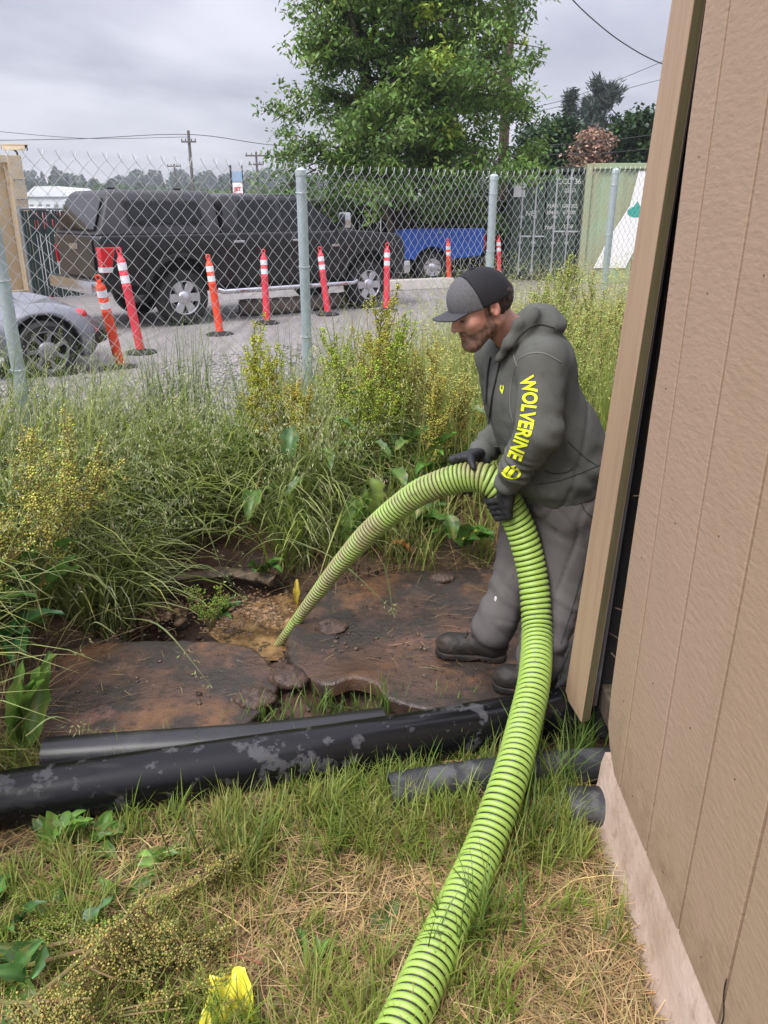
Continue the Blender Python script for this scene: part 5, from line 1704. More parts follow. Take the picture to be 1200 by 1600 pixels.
def hoodie_f(P):
    d = sd_ell(P, atY(830, 618, 2.52), (0.148, 0.180, 0.22), TM2)
    d = smin(d, sd_ell(P, atY(862, 690, 2.54), (0.165, 0.195, 0.20), TM2), 0.06)
    d = smin(d, sd_ell(P, atY(872, 738, 2.54), (0.168, 0.198, 0.13), TM2), 0.05)
    d = smin(d, sd_ell(P, atY(836, 560, 2.52), (0.100, 0.165, 0.095), TM2), 0.06)
    d = smin(d, sd_cap(P, atY(812, 545, 2.50), SHL, 0.070, 0.074), 0.045)
    d = smin(d, sd_cap(P, atY(806, 545, 2.54), SHR, 0.070, 0.072), 0.045)
    # waistband pulls in at the hem
    hm = (P - HEM) @ torso_up
    band = np.exp(-((hm - 0.035) / 0.018) ** 2)
    d = d + 0.012 * np.exp(-((hm - 0.0) / 0.03) ** 2) - 0.006 * np.exp(-((hm - 0.075) / 0.03) ** 2)
    # kangaroo pocket: a raised flat layer on the belly
    # near sleeve
    al = sd_cap(P, SHL, ELL, 0.076, 0.066)
    al = smin(al, sd_cap(P, ELL, WRL, 0.069, 0.052), 0.02)
    ax = WRL - ELL; ax /= np.linalg.norm(ax)
    tl = (P - WRL) @ ax
    al = al + 0.010 * np.exp(-((tl + 0.005) / 0.025) ** 2) - 0.004 * np.exp(-((tl + 0.055) / 0.02) ** 2)
    cuffw = 0.0045 * np.sin((P - WRL) @ ax * 190 + 2 * vnoise(P * 14, 5, 1)) * np.exp(-((tl + 0.09) / 0.06) ** 2)
    elw = 0.0035 * np.sin((P - ELL) @ np.array([0.45, 0.1, 0.9]) * 105 + 2.2 * vnoise(P * 10, 6, 1)) * np.exp(-(np.linalg.norm(P - ELL - [0.04, 0, 0], axis=1) / 0.10) ** 2)
    al = al + cuffw + elw
    d = smin(d, al, 0.018)
    ar = sd_cap(P, SHR, ELR, 0.078, 0.066)
    ar = smin(ar, sd_cap(P, ELR, WRR, 0.066, 0.048), 0.02)
    ar = ar + 0.004 * np.sin((P - WRR) @ np.array([0.8, 0.1, 0.6]) * 150) * np.exp(-(np.linalg.norm(P - WRR, axis=1) / 0.10) ** 2)
    d = smin(d, ar, 0.018)
    # hood lying behind the neck, collar round to the throat
    ring = [atY(778, 562, 2.42), atY(796, 534, 2.385), atY(810, 508, 2.39), atY(830, 494, 2.44), atY(850, 495, 2.52), atY(838, 496, 2.60), atY(805, 515, 2.64), atY(780, 545, 2.60)]
    rr = [0.015, 0.019, 0.022, 0.026, 0.032, 0.040, 0.034, 0.028]
    hd = None
    for (p0, p1, r0, r1) in zip(ring[:-1], ring[1:], rr[:-1], rr[1:]):
        c_ = sd_cap(P, p0, p1, r0, r1)
        hd = c_ if hd is None else smin(hd, c_, 0.015)
    hd = smin(hd, sd_cap(P, atY(816, 526, 2.41), atY(850, 512, 2.47), 0.034, 0.040), 0.03)
    hd = smin(hd, sd_ell(P, atY(846, 505, 2.53), (0.062, 0.115, 0.040), TM2), 0.03)
    hd = hd + 0.002 * np.sin((P - ring[3]) @ np.array([0.6, 0.3, -0.75]) * 120 + 2 * vnoise(P * 9, 3, 1))
    d = smin(d, hd, 0.012)
    # long soft drag lines from shoulder and under the arm, deeper towards the waist
    d = d + folds(P, 21, 5.0, 13.0, 0.0055)
    d = d + creases(P @ FR1 * [14, 14, 2.2], 23, 0.0050, 0.20) * sstep(0.47, 0.38, hm) + creases(P @ FR2 * [20, 20, 3], 25, 0.0045, 0.18) * sstep(0.40, 0.05, hm)
    dv = P @ np.array([0.55, 0.2, 0.82])
    d = d + 0.0035 * np.sin(dv * 62 + 3.4 * vnoise(P * 6, 33, 2)) * sstep(0.34, 0.0, hm) * sstep(-0.02, 0.05, hm)
    # open neck and hem
    d = smax(d, -sd_cap(P, NECK1 + [0.0, 0, 0.0], H(-0.03, 0, -0.03), 0.058, 0.076), 0.008)
    d = smax(d, -hm - 0.03, 0.01)
    return d


V, F = surfnet(hoodie_f, (0.08, 2.12, 0.56), (0.92, 2.98, 1.44), 0.0068)
hood = np_mesh('hoodie', V, F, m_hood, parent=man, world=True)
HBVH = BVHTree.FromPolygons([tuple(v) for v in V], [tuple(f) for f in F])


def on_cloth(bvh, px, py, off=0.0015, far=4.0):
    o = Vector((0, 0, CAM_H)); d = Vector(ray(px, py)).normalized()
    h = bvh.ray_cast(o, d, far)
    if h[0] is None: return None
    n = h[1]
    if n.dot(d) > 0: n = -n
    return np.array(h[0] + n * off)


MLOC = np.array(man.location)


def seam(pts, r, m, name, parent, bvh, off=0.001, n=26):
    P2 = smooth_path([(a, b, 0) for a, b in pts], n)
    Q = [on_cloth(bvh, p[0], p[1], off) for p in P2]
    Q = np.array([p for p in Q if p is not None])
    if len(Q) < 3: return None
    keep = [Q[0]]
    for p in Q[1:]:
        if np.linalg.norm(p - keep[-1]) < 0.06: keep.append(p)
    if len(keep) < 3: return None
    mb = MB(); mb.tube(np.array(keep) - MLOC, r, 5)
    return mb.build(name, m, parent, smooth=True)


seam([(806, 572), (812, 560), (830, 552), (852, 553), (876, 566)], 0.0018, m_seam, 'shoulder_seam', hood, HBVH)
seam([(806, 572), (799, 600), (797, 632), (802, 660)], 0.0016, m_seam, 'arm_seam', hood, HBVH)
seam([(804, 540), (803, 556), (808, 572)], 0.0014, m_seam, 'yoke_seam', hood, HBVH)
seam([(772, 698), (786, 697), (799, 698)], 0.0016, m_seam, 'pocket_seam', hood, HBVH)
seam([(850, 735), (866, 740), (884, 738), (894, 732)], 0.0022, m_seam_crease, 'pocket_opening', hood, HBVH)
seam([(888, 690), (904, 706), (918, 718), (932, 727)], 0.0015, m_seam_crease, 'side_seam', hood, HBVH)
seam([(838, 757), (870, 752), (900, 742), (938, 726)], 0.0016, m_seam_crease, 'waistband_seam', hood, HBVH)
seam([(780, 742), (795, 752), (812, 755)], 0.0016, m_seam_crease, 'cuff_seam', hood, HBVH)
seam([(783, 566), (801, 540), (815, 521), (838, 507), (866, 512)], 0.0024, m_seam_crease, 'hood_crease_shade', hood, HBVH)  # dark cord paints the shaded crease under the hood, not stitching
# drawstrings
for pts in ([(768, 558), (764, 580), (762, 602), (761, 622)], [(782, 566), (776, 592), (770, 620), (766, 652)]):
    sdn = seam(pts, 0.0032, m_seam_crease, 'drawstring', hood, HBVH, off=0.004)
    e = on_cloth(HBVH, *pts[-1], 0.005)
    if e is not None:
        mb = MB(); mb.tube([e - MLOC, e - MLOC + [0, 0, -0.022]], 0.0042, 6); mb.build('cord_tip', m_seam_crease, hood)

# print down the sleeve: letters laid on the cloth
SL = smooth_path([(823, 588, 0), (829, 612, 0), (826, 645, 0), (819, 678, 0), (804, 717, 0)], 60)
SL, SLs = resample(SL, 120)


def letters():
    tot = SLs[-1]
    cu = bpy.data.curves.new('txt', 'FONT'); cu.body = 'WOLVERINE'; cu.size = 1.0; cu.align_x = 'LEFT'; cu.offset = 0.034; cu.space_character = 1.04
    tmp = bpy.data.objects.new('txt', cu); C.objects.link(tmp); bpy.context.view_layer.update()
    me = bpy.data.meshes.new_from_object(tmp.evaluated_get(bpy.context.evaluated_depsgraph_get()))
    bpy.data.objects.remove(tmp)
    bm = bmesh.new(); bm.from_mesh(me)
    bmesh.ops.triangulate(bm, faces=bm.faces)
    for _ in range(4):
        L = [e for e in bm.edges if e.calc_length() > 0.11]
        if not L: break
        bmesh.ops.subdivide_edges(bm, edges=L, cuts=1)
        bmesh.ops.triangulate(bm, faces=bm.faces)
    xs = [v.co.x for v in bm.verts]; x0, x1 = min(xs), max(xs)
    bad = []
    for v in bm.verts:
        f = (v.co.x - x0) / (x1 - x0)
        s = f * tot
        c = np.array([np.interp(s, SLs, SL[:, k]) for k in range(2)])
        c2 = np.array([np.interp(min(s + 2, tot), SLs, SL[:, k]) for k in range(2)]); c1 = np.array([np.interp(max(s - 2, 0), SLs, SL[:, k]) for k in range(2)])
        t = (c2 - c1) / np.linalg.norm(c2 - c1)
        up = np.array([t[1], -t[0]])
        hh = 21.5 * (v.co.y / 0.70 - 0.5)
        p = on_cloth(HBVH, *(c + up * hh), 0.0028)
        if p is None: bad.append(v)
        else: v.co = Vector(p - MLOC)
    bmesh.ops.delete(bm, geom=bad, context='VERTS')
    m2 = bpy.data.meshes.new('sleeve_lettering'); bm.to_mesh(m2); bm.free()
    m2.materials.append(m_print)
    link(bpy.data.objects.new('sleeve_lettering', m2), hood)


letters()


def decal(polys, name):
    """flat printed shapes: polygons in picture px, laid on the cloth"""
    bm = bmesh.new()
    for P in polys:
        vs = [bm.verts.new((x, y, 0)) for x, y in P]
        bm.faces.new(vs)
    bmesh.ops.triangulate(bm, faces=bm.faces)
    for _ in range(3):
        L = [e for e in bm.edges if e.calc_length() > 4.0]
        if not L: break
        bmesh.ops.subdivide_edges(bm, edges=L, cuts=1); bmesh.ops.triangulate(bm, faces=bm.faces)
    for v in list(bm.verts):
        p = on_cloth(HBVH, v.co.x, v.co.y, 0.0028)
        if p is None: bm.verts.remove(v)
        else: v.co = Vector(p - MLOC)
    m2 = bpy.data.meshes.new(name); bm.to_mesh(m2); bm.free()
    m2.materials.append(m_print)
    link(bpy.data.objects.new(name, m2), hood)


def ring_poly(cx, cy, rx, ry, w, rot, a0, a1, n=9):
    out = []
    for k in range(n):
        q0 = R(a0 + (a1 - a0) * k / n); q1 = R(a0 + (a1 - a0) * (k + 1) / n)
        P = []
        for q, s in ((q0, 1), (q1, 1), (q1, w), (q0, w)):
            x, y = rx * s * math.cos(q), ry * s * math.sin(q)
            P.append((cx + x * math.cos(rot) - y * math.sin(rot), cy + x * math.sin(rot) + y * math.cos(rot)))
        out.append(P)
    return out


decal(ring_poly(799, 738, 15, 10, 0.74, 0.15, -60, 170, 16) + [[(786, 735), (795, 727), (797, 731), (790, 742)], [(792, 741), (803, 729), (806, 733), (797, 746)], [(798, 728), (806, 727), (803, 731)]], 'sleeve_emblem')
decal(ring_poly(785, 606, 3.2, 6.0, 0.45, 0.1, -60, 240, 12) + [[(783, 611), (787, 611), (785.5, 616)]], 'chest_emblem')

# trousers
HIPL, HIPR = atY(892, 800, 2.50), atY(832, 800, 2.63)
FT_R = (onz(792, 1031, LID_Z), onz(680, 1021, LID_Z))
FT_L = (onz(868, 1085, LID_Z), onz(768, 1072, LID_Z))


def ankle(ft):
    f = (ft[1] - ft[0]) / np.linalg.norm(ft[1] - ft[0])
    return ft[0] + f * 0.062 + np.array([0, 0, 0.135])


KNL, ANL = atY(878, 920, 2.48), ankle(FT_L)
KNR, ANR = atY(806, 905, 2.59), ankle(FT_R)


def pants_f(P):
    d = sd_ell(P, atY(880, 772, 2.55), (0.150, 0.178, 0.14), TM)
    d = smin(d, sd_ell(P, atY(900, 800, 2.56), (0.12, 0.165, 0.12), TM), 0.05)
    L = smin(sd_cap(P, HIPL, KNL, 0.112, 0.092), sd_cap(P, KNL, ANL, 0.092, 0.078), 0.03)
    L = smin(L, sd_cap(P, ANL + [0, 0, 0.0], ANL + [0.0, 0, 0.05], 0.083), 0.02)
    Rr = smin(sd_cap(P, HIPR, KNR, 0.112, 0.086), sd_cap(P, KNR, ANR, 0.086, 0.078), 0.03)
    Rr = smin(Rr, sd_cap(P, ANR, ANR + [0.015, 0, 0.04], 0.082), 0.02)
    for (kn, an, sgn, ph) in ((KNL, ANL, 1, 0.3), (KNR, ANR, 1, 1.4)):
        z = P[:, 2]
        w = 0.0030 * np.sin((z + 0.35 * (P[:, 0] - kn[0]) + 0.05 * vnoise(P * 6, 41, 2)) * 78 + ph) * (np.exp(-((z - an[2] - 0.07) / 0.10) ** 2) + 0.7 * np.exp(-((z - kn[2] + 0.02) / 0.09) ** 2))
        if kn is KNL: L = L + w
        else: Rr = Rr + w
    lg = smin(L, Rr, 0.025)
    d = smin(d, lg, 0.05)
    d = d + folds(P, 51, 4.0, 10.0, 0.005)
    d = d + creases(P @ FR1 * [15, 15, 2.0], 57, 0.0055, 0.20) + creases(P @ FR2 * [24, 24, 4], 58, 0.0045, 0.18)
    dd_ = (P - HIPL) @ np.array([0.75, 0.25, -0.6])
    d = d + 0.003 * np.sin(dd_ * 55 + 2.0 * vnoise(P * 5, 52, 2)) * np.exp(-((P[:, 2] - HIPL[2] + 0.03) / 0.10) ** 2)
    # open hems
    d = smax(d, 0.080 - P[:, 2] + 0.022 * vnoise(P * 9, 53, 1), 0.006)
    return d


V, F = surfnet(pants_f, (0.18, 2.22, 0.06), (0.95, 2.88, 0.92), 0.0072)
pants = np_mesh('trousers', V, F, m_pants, parent=man, world=True)
PBVH = BVHTree.FromPolygons([tuple(v) for v in V], [tuple(f) for f in F])
seam([(906, 752), (906, 775), (912, 795), (924, 807), (934, 812)], 0.0018, m_seam_crease, 'pocket_edge', pants, PBVH)
seam([(938, 800), (926, 850), (908, 900), (894, 950), (876, 1005)], 0.0018, m_seam_crease, 'side_seam', pants, PBVH)
seam([(900, 752), (918, 748), (938, 742)], 0.0016, m_seam, 'waistband_seam', pants, PBVH)
sp = on_cloth(PBVH, 775, 936, 0.001)
m_spot = mat('paint_splash', (0.62, 0.60, 0.60), rough=0.7)
if sp is not None:
    mb = MB(); mb.lathe([(0.008, -0.0015), (0.008, 0.001), (0.004, 0.002)], 9, M=Matrix.Translation(Vector(sp - MLOC)) @ Matrix.Rotation(R(75), 4, 'X') @ Matrix.Diagonal((0.7, 1.4, 1, 1)))
    mb.build('paint_splash', m_spot, pants)

# boots
def boot(heel, toe, ank, nm):
    f = toe - heel; f[2] = 0; Lb = np.linalg.norm(f); f /= Lb
    M3 = frame(f)
    o3 = np.array([heel[0], heel[1], LID_Z])
    loc = lambda P: (P - o3) @ M3

    def up(P):
        q = loc(P)
        d = sd_cap(q, (0.06, 0, 0.065), (Lb - 0.055, 0, 0.050), 0.044, 0.042)
        d = smin(d, sd_ell(q, (Lb - 0.06, 0, 0.045), (0.060, 0.048, 0.040)), 0.02)
        d = smin(d, sd_ell(q, (0.05, 0, 0.06), (0.052, 0.040, 0.055)), 0.02)
        d = smin(d, sd_cap(q, (0.065, 0, 0.07), (0.075, 0, 0.17), 0.050, 0.052), 0.03)
        lace = 0.0025 * np.sin(q[:, 0] * 330) * np.exp(-(q[:, 1] / 0.016) ** 2) * sstep(0.10, 0.12, q[:, 0]) * sstep(Lb - 0.075, Lb - 0.1, q[:, 0])
        d = d - lace + 0.0025 * vnoise(q * 40, 61, 2)
        return np.maximum(d, 0.026 - q[:, 2])

    def so(P):
        q = loc(P)
        w = 0.040 + 0.010 * np.sin(np.clip(q[:, 0] / Lb, 0, 1) * 3.0)
        d2 = sd_cap(q * [1, 1, 0], (0.045, 0, 0), (Lb - 0.05, 0, 0), 0.044, 0.050)
        arch = 0.012 * np.exp(-((q[:, 0] - 0.105) / 0.025) ** 2)
        tread = 0.004 * (np.sin(q[:, 0] * 260) > 0)
        return smax(d2, np.maximum(q[:, 2] - 0.030, 0.001 + arch + tread - q[:, 2]), 0.004)
    lo = np.minimum(heel, toe) - [0.1, 0.1, 0.0]; hi = np.maximum(heel, toe) + [0.1, 0.1, 0.0]
    lo[2] = LID_Z - 0.02; hi[2] = LID_Z + 0.25
    V, F = surfnet(up, lo, hi, 0.0055)
    b = np_mesh(nm, V, F, m_boot, parent=man, world=True)
    V, F = surfnet(so, lo, hi, 0.0048)
    s_ = np_mesh('sole', V - MLOC, F, m_sole, parent=b)
    # laces
    for k in range(4):
        x = Lb - 0.095 - 0.024 * k
        c_ = np.array([x, 0, 0.098 + 0.010 * k])
        a = o3 + M3 @ (c_ + [0, -0.026, -0.012]); b2 = o3 + M3 @ (c_ + [0, 0.0, 0.0]); c3 = o3 + M3 @ (c_ + [0.006, 0.026, -0.012])
        mb = MB(); mb.tube(np.array([a, b2, c3]) - MLOC, 0.0028, 5); mb.build('lace', m_seam_crease, b)


boot(*FT_R, ANR, 'boot')
boot(*FT_L, ANL, 'boot')

# gloved hands closing round the hose
def hand(s0, wrist, a_start, a_sweep, nm, flip=1, thumb_a=(0, 0)):
    """fingers run round the hose from angle a_start, spaced along it from s0; angles in the plane across the hose"""
    segs = []
    d0 = hose_dir(s0)
    ref = np.array([0, 0, 1.0]); n_ = ref - d0 * ref.dot(d0); n_ /= np.linalg.norm(n_)
    b_ = np.cross(d0, n_)
    knuckles = []
    lens = [0.85, 1.0, 0.95, 0.75]
    for k in range(4):
        s = s0 + flip * (k - 1.5) * 0.0215
        c = hose_pt(s); Rr = float(hose_r(np.array([s]))[0]) + 0.008
        P = []
        for j in range(6):
            a = a_start + a_sweep * lens[k] * j / 5
            rr = Rr + (0.010 if j == 0 else 0.003 if j in (2, 4) else 0.0)
            P.append(c + rr * (math.cos(a) * n_ + math.sin(a) * b_))
        knuckles.append(P[0])
        rad = [0.0115, 0.0110, 0.0105, 0.0100, 0.0095, 0.0085]
        segs.append((P, rad))
    kc = np.mean(knuckles, axis=0)
    c = hose_pt(s0 - flip * 0.03); Rr = float(hose_r(np.array([s0]))[0]) + 0.010
    T_ = [wrist * 0.55 + kc * 0.45]
    for j in range(4):
        a = thumb_a[0] + (thumb_a[1] - thumb_a[0]) * j / 3
        cc = hose_pt(s0 - flip * (0.038 + 0.006 * j))
        T_.append(cc + (Rr + 0.002) * (math.cos(a) * n_ + math.sin(a) * b_))
    segs.append((T_, [0.017, 0.0145, 0.0125, 0.0115, 0.0095]))

    def f(P):
        d = None
        for (Q, r_) in segs:
            g = None
            for i in range(len(Q) - 1):
                e = sd_cap(P, Q[i], Q[i + 1], r_[i], r_[i + 1])
                g = e if g is None else smin(g, e, 0.003)
            d = g if d is None else smin(d, g, 0.0035)
        for kx, kn in enumerate(knuckles):
            w2 = wrist + hose_dir(s0) * flip * (kx - 1.5) * 0.012
            d = smin(d, sd_cap(P, w2, kn, 0.021, 0.0135), 0.010)
        fa = wrist - kc; fa /= np.linalg.norm(fa)
        d = smin(d, sd_cap(P, wrist, wrist + fa * 0.05, 0.029, 0.033), 0.015)
        return d + 0.0012 * vnoise(P * 120, 71, 2)
    allp = np.vstack([np.array(Q) for Q, _ in segs] + [wrist[None]])
    V, F = surfnet(f, allp.min(0) - 0.07, allp.max(0) + 0.07, 0.0036)
    np_mesh(nm, V, F, m_glove, parent=man, world=True)


def s_at(px, py):
    pr_ = []
    for p in HQ:
        v = p - np.array([0, 0, CAM_H])
        zc = v[1] * _c - v[2] * _s; yc = -v[1] * _s - v[2] * _c
        pr_.append((600 + FPX * v[0] / zc, 800 + FPX * yc / zc))
    pr_ = np.array(pr_)
    k = np.argmin(np.hypot(pr_[:, 0] - px, pr_[:, 1] - py) + 1000 * (np.arange(len(HQ)) < 300))
    return HS[k]


sR, sL = s_at(724, 746), s_at(792, 782)
hand(sR, WRR + np.array([-0.015, -0.01, -0.004]), R(15), R(165), 'right_glove', 1, (R(5), R(-40)))
hand(sL, WRL + np.array([-0.004, 0.006, -0.02]), R(-95), R(-150), 'left_glove', -1, (R(-60), R(10)))
# ------------------------------------------------------------------ vegetation
m_grass = leaf_mat('grass_blade', trans=0.48, rough=0.5, gloss=0.02)
m_leaf = leaf_mat('green_leaf', trans=0.30, rough=0.4, gloss=0.03)
m_straw = leaf_mat('straw', trans=0.15, rough=0.6, gloss=0.0)
m_seed = leaf_mat('seed', trans=0.2, rough=0.7, gloss=0.0)
m_bark = mat('bark', (0.075, 0.055, 0.042), rough=0.9, noise=[((14, 14, 3), 4, 0.4, 0.7, (0.035, 0.028, 0.022), 0.8)], bump=[((30, 30, 6), 0.6, 0.03)])
m_palebark = mat('pale_bark', (0.42, 0.39, 0.35), rough=0.85, noise=[((6, 6, 1.5), 4, 0.5, 0.65, (0.16, 0.14, 0.12), 0.8)])


def lerp(a, b, t):
    return a + (b - a) * t


def blades(base, az, L, th0, bend, w, c0, c1, K=5, twist=None, power=1.3, kink=0.0):
    """ribbons: base (n,3), azimuth, length, start angle from vertical, total bend, width, colours base/tip (n,3)"""
    n = len(base)
    s = np.linspace(0, 1, K + 1)
    th = th0[:, None] + bend[:, None] * s[None] ** power
    a = az[:, None] + (kink[:, None] * s[None] if np.ndim(kink) else 0)
    dx = np.sin(th) * np.cos(a); dy = np.sin(th) * np.sin(a); dz = np.cos(th)
    step = (L / K)[:, None]
    def integ(v):
        m = 0.5 * (v[:, 1:] + v[:, :-1]) * step
        return np.concatenate([np.zeros((n, 1)), np.cumsum(m, 1)], 1)
    C_ = np.stack([base[:, 0:1] + integ(dx), base[:, 1:2] + integ(dy), base[:, 2:3] + integ(dz)], -1)
    wv = w[:, None] * np.clip((1 - s ** 2.2), 0.02, 1)[None] * (0.6 + 0.4 * np.clip(s * 6, 0, 1))[None]
    tw = (az + math.pi / 2) if twist is None else twist
    sd_ = np.stack([np.cos(tw), np.sin(tw), np.zeros(n)], -1)[:, None, :]
    A = C_ - sd_ * wv[..., None] * 0.5
    B = C_ + sd_ * wv[..., None] * 0.5
    V = np.stack([A, B], 2).reshape(n, -1, 3)
    f = np.array([(2 * k, 2 * k + 1, 2 * k + 3, 2 * k + 2) for k in range(K)])
    F = (f[None] + (2 * (K + 1)) * np.arange(n)[:, None, None]).reshape(-1, 4)
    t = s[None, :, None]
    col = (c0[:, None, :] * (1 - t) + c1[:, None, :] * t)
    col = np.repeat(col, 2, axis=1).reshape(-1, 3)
    return V.reshape(-1, 3), F, col, C_


class Acc:
    def __init__(self): self.V, self.F, self.c, self.n = [], [], [], 0

    def add(self, V, F, c):
        self.V.append(V); self.F.append(F + self.n); self.c.append(c); self.n += len(V)

    def build(self, name, m, parent=None, world=False, smooth=False):
        if not self.V: return None
        return np_mesh(name, np.vstack(self.V), np.vstack(self.F), m, parent=parent, col=np.vstack(self.c), smooth=smooth, world=world)


def jit(c, n, a=0.25, h=0.08, r=rng):
    c = np.asarray(c, float)
    return np.clip(c[None] * (1 + a * r.normal(size=(n, 1))) * (1 + h * r.normal(size=(n, 3))), 0.004, 0.9)


def spikelets(C_, idx, n_per, L, w, c, r, droop=0.6, spread=0.05, f0=0.72):
    """little lens-shaped seed quads hung along the outer part of stalks C_ (n,K+1,3)"""
    S = C_[idx]
    n = len(S); K = S.shape[1] - 1
    f = r.uniform(f0, 1.0, (n, n_per))
    k = np.clip((f * K).astype(int), 0, K - 1); t = f * K - k
    I = np.arange(n)[:, None]
    P = S[I, k] * (1 - t[..., None]) + S[I, k + 1] * t[..., None]
    P = P.reshape(-1, 3)
    m = len(P)
    a = r.uniform(0, 6.28, m)
    q = r.uniform(0, 1, m) * spread * (1.25 - f.reshape(-1))
    out = np.stack([np.cos(a) * q, np.sin(a) * q, -droop * q + r.normal(size=m) * 0.006], -1)
    P0 = P + out
    d = np.stack([np.cos(a) * 0.45, np.sin(a) * 0.45, -np.ones(m) * droop + 0.3 * r.normal(size=m)], -1)
    d /= np.linalg.norm(d, axis=1)[:, None]
    ln = L * r.uniform(0.6, 1.3, m)
    side = np.cross(d, r.normal(size=(m, 3))); side /= np.linalg.norm(side, axis=1)[:, None] + 1e-9
    ww = w * r.uniform(0.7, 1.3, m)
    mid = P0 + d * (ln * 0.45)[:, None]
    V = np.stack([P0, mid + side * ww[:, None] * 0.5, P0 + d * ln[:, None], mid - side * ww[:, None] * 0.5], 1).reshape(-1, 3)
    F = np.arange(m * 4).reshape(m, 4)
    return V, F, np.repeat(jit(c, m, 0.22, 0.07, r), 4, axis=0)


def gz(x, y): return ground_z(x, y, False)


# keep-out: lids, man, shed, pipes
def inside_lids(x, y):
    e1 = np.hypot((x + 0.93) / 0.72, (y - 2.52) / 0.36) < 1
    e2 = np.hypot((x - 0.13) / 0.66, (y - 2.78) / 0.44) < 1
    return e1 | e2


def pick_field(n, cond, x0, x1, y0, y1, r):
    out = []
    tot = 0
    while tot < n:
        x = r.uniform(x0, x1, n * 2); y = r.uniform(y0, y1, n * 2)
        k = cond(x, y)
        out.append(np.stack([x[k], y[k]], 1)); tot += int(k.sum())
    return np.vstack(out)[:n]


bank_d = lambda x, y: poly_dist(x, y, BANK)
GAR = np.random.default_rng(101)
r = GAR
# --- left: long arching grass, heavy with panicles, falling right and forward
acc, dry, sd_acc = Acc(), Acc(), Acc()
cond_l = lambda x, y: (bank_d(x, y) > 0.02 + 0.16 * ((x < -1.0) & (y < 2.9))) & (y < fence_y(x) + 0.55) & (x < -0.25) & ~((np.abs(x + 0.9) < 0.55) & (y > fence_y(x) - 0.15))
tc_ = pick_field(520, cond_l, -3.3, -0.2, 1.6, 5.6, r)
front = bank_d(tc_[:, 0], tc_[:, 1])
per = 34
n = len(tc_) * per
ti = np.repeat(np.arange(len(tc_)), per)
bx = tc_[ti, 0] + r.normal(size=n) * 0.04; by = tc_[ti, 1] + r.normal(size=n) * 0.04
base = np.stack([bx, by, gz(bx, by) - 0.01], -1)
wind = vnoise(np.c_[tc_ * 1.1, np.zeros(len(tc_))], 90, 2)
taz = R(-38) + wind * R(75) + 0.45 * r.normal(size=len(tc_))
az = taz[ti] + 0.55 * r.normal(size=n)
hgt = lerp(0.72, 1.12, r.uniform(size=len(tc_)))[ti] * r.uniform(0.45, 1.1, n) * np.clip(0.72 + front[ti] * 0.4, 0.6, 1.0)
back = sstep(0.5, 1.5, front)[ti]
bend = r.uniform(0.7, 2.2, n) * (1 - 0.45 * back)
th0 = np.abs(r.normal(size=n)) * 0.22
tone = r.uniform(size=len(tc_))[ti][:, None]
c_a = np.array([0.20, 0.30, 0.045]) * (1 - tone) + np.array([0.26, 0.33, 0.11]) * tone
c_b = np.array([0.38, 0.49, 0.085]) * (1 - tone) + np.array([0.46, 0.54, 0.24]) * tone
v = (1 + 0.25 * r.normal(size=(n, 1)))
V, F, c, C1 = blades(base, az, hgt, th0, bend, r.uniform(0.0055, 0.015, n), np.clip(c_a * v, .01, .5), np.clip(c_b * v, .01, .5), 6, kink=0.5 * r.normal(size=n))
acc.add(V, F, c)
# flowering stalks with pale nodding panicles
m = 2300
k_ = r.integers(0, n, m)
st_b = base[k_]
V, F, c, C2 = blades(st_b, az[k_] + 0.3 * r.normal(size=m), hgt[k_] * 0.25 + r.uniform(0.55, 0.85, m), np.abs(r.normal(size=m)) * 0.15, r.uniform(0.8, 2.1, m), np.full(m, 0.0028), jit((0.15, 0.21, 0.06), m), jit((0.38, 0.42, 0.21), m), 8, power=2.2)
acc.add(V, F, c)
V, F, c = spikelets(C2, np.arange(m), 18, 0.019, 0.0036, (0.44, 0.47, 0.27), r, 0.8, 0.045, 0.70)
sd_acc.add(V, F, c)
# dead straw at the foot of the grass
tcd = pick_field(3600, lambda x, y: (bank_d(x, y) > -0.05) & (bank_d(x, y) < 0.7) & (x < 1.2), -2.6, 1.2, 1.6, 4.4, r)
n = len(tcd)
V, F, c, _ = blades(np.c_[tcd, gz(tcd[:, 0], tcd[:, 1])], r.uniform(0, 6.28, n), r.uniform(0.15, 0.5, n), r.uniform(0.3, 1.4, n), r.uniform(0.2, 1.4, n), r.uniform(0.002, 0.005, n), jit((0.16, 0.11, 0.055), n), jit((0.34, 0.26, 0.13), n), 4)
dry.add(V, F, c)
tag(acc.build('tall_grass', m_grass), kind='stuff')
tag(sd_acc.build('grass_panicles', m_seed), kind='stuff')

# --- middle and right: dense upright grass and seeding stalks behind the man, up to the fence
acc, sd2 = Acc(), Acc()
cond_r = lambda x, y: (bank_d(x, y) > 0.02) & (y < fence_y(x) + 0.7) & (x > -0.35) & ~((x > 0.55) & (y < 2.9))
tc_ = pick_field(1150, cond_r, -0.35, 3.6, 2.9, 9.2, r)
fr_d = np.clip(bank_d(tc_[:, 0], tc_[:, 1]), 0, 4)
per = 34
n = len(tc_) * per
ti = np.repeat(np.arange(len(tc_)), per)
bx = tc_[ti, 0] + r.normal(size=n) * 0.045; by = tc_[ti, 1] + r.normal(size=n) * 0.045
base = np.stack([bx, by, gz(bx, by) - 0.01], -1)
rightness = sstep(-0.1, 1.1, tc_[:, 0])[ti]
hgt = r.uniform(0.35, 0.9, n) * (0.8 + 0.35 * rightness) * np.clip(0.5 + fr_d[ti] * 0.55, 0.5, 1.0)
az = r.uniform(0, 6.28, n)
tone = r.uniform(size=len(tc_))[ti][:, None]
c_a = np.array([0.17, 0.28, 0.035]) * (1 - tone) + np.array([0.24, 0.31, 0.065]) * tone
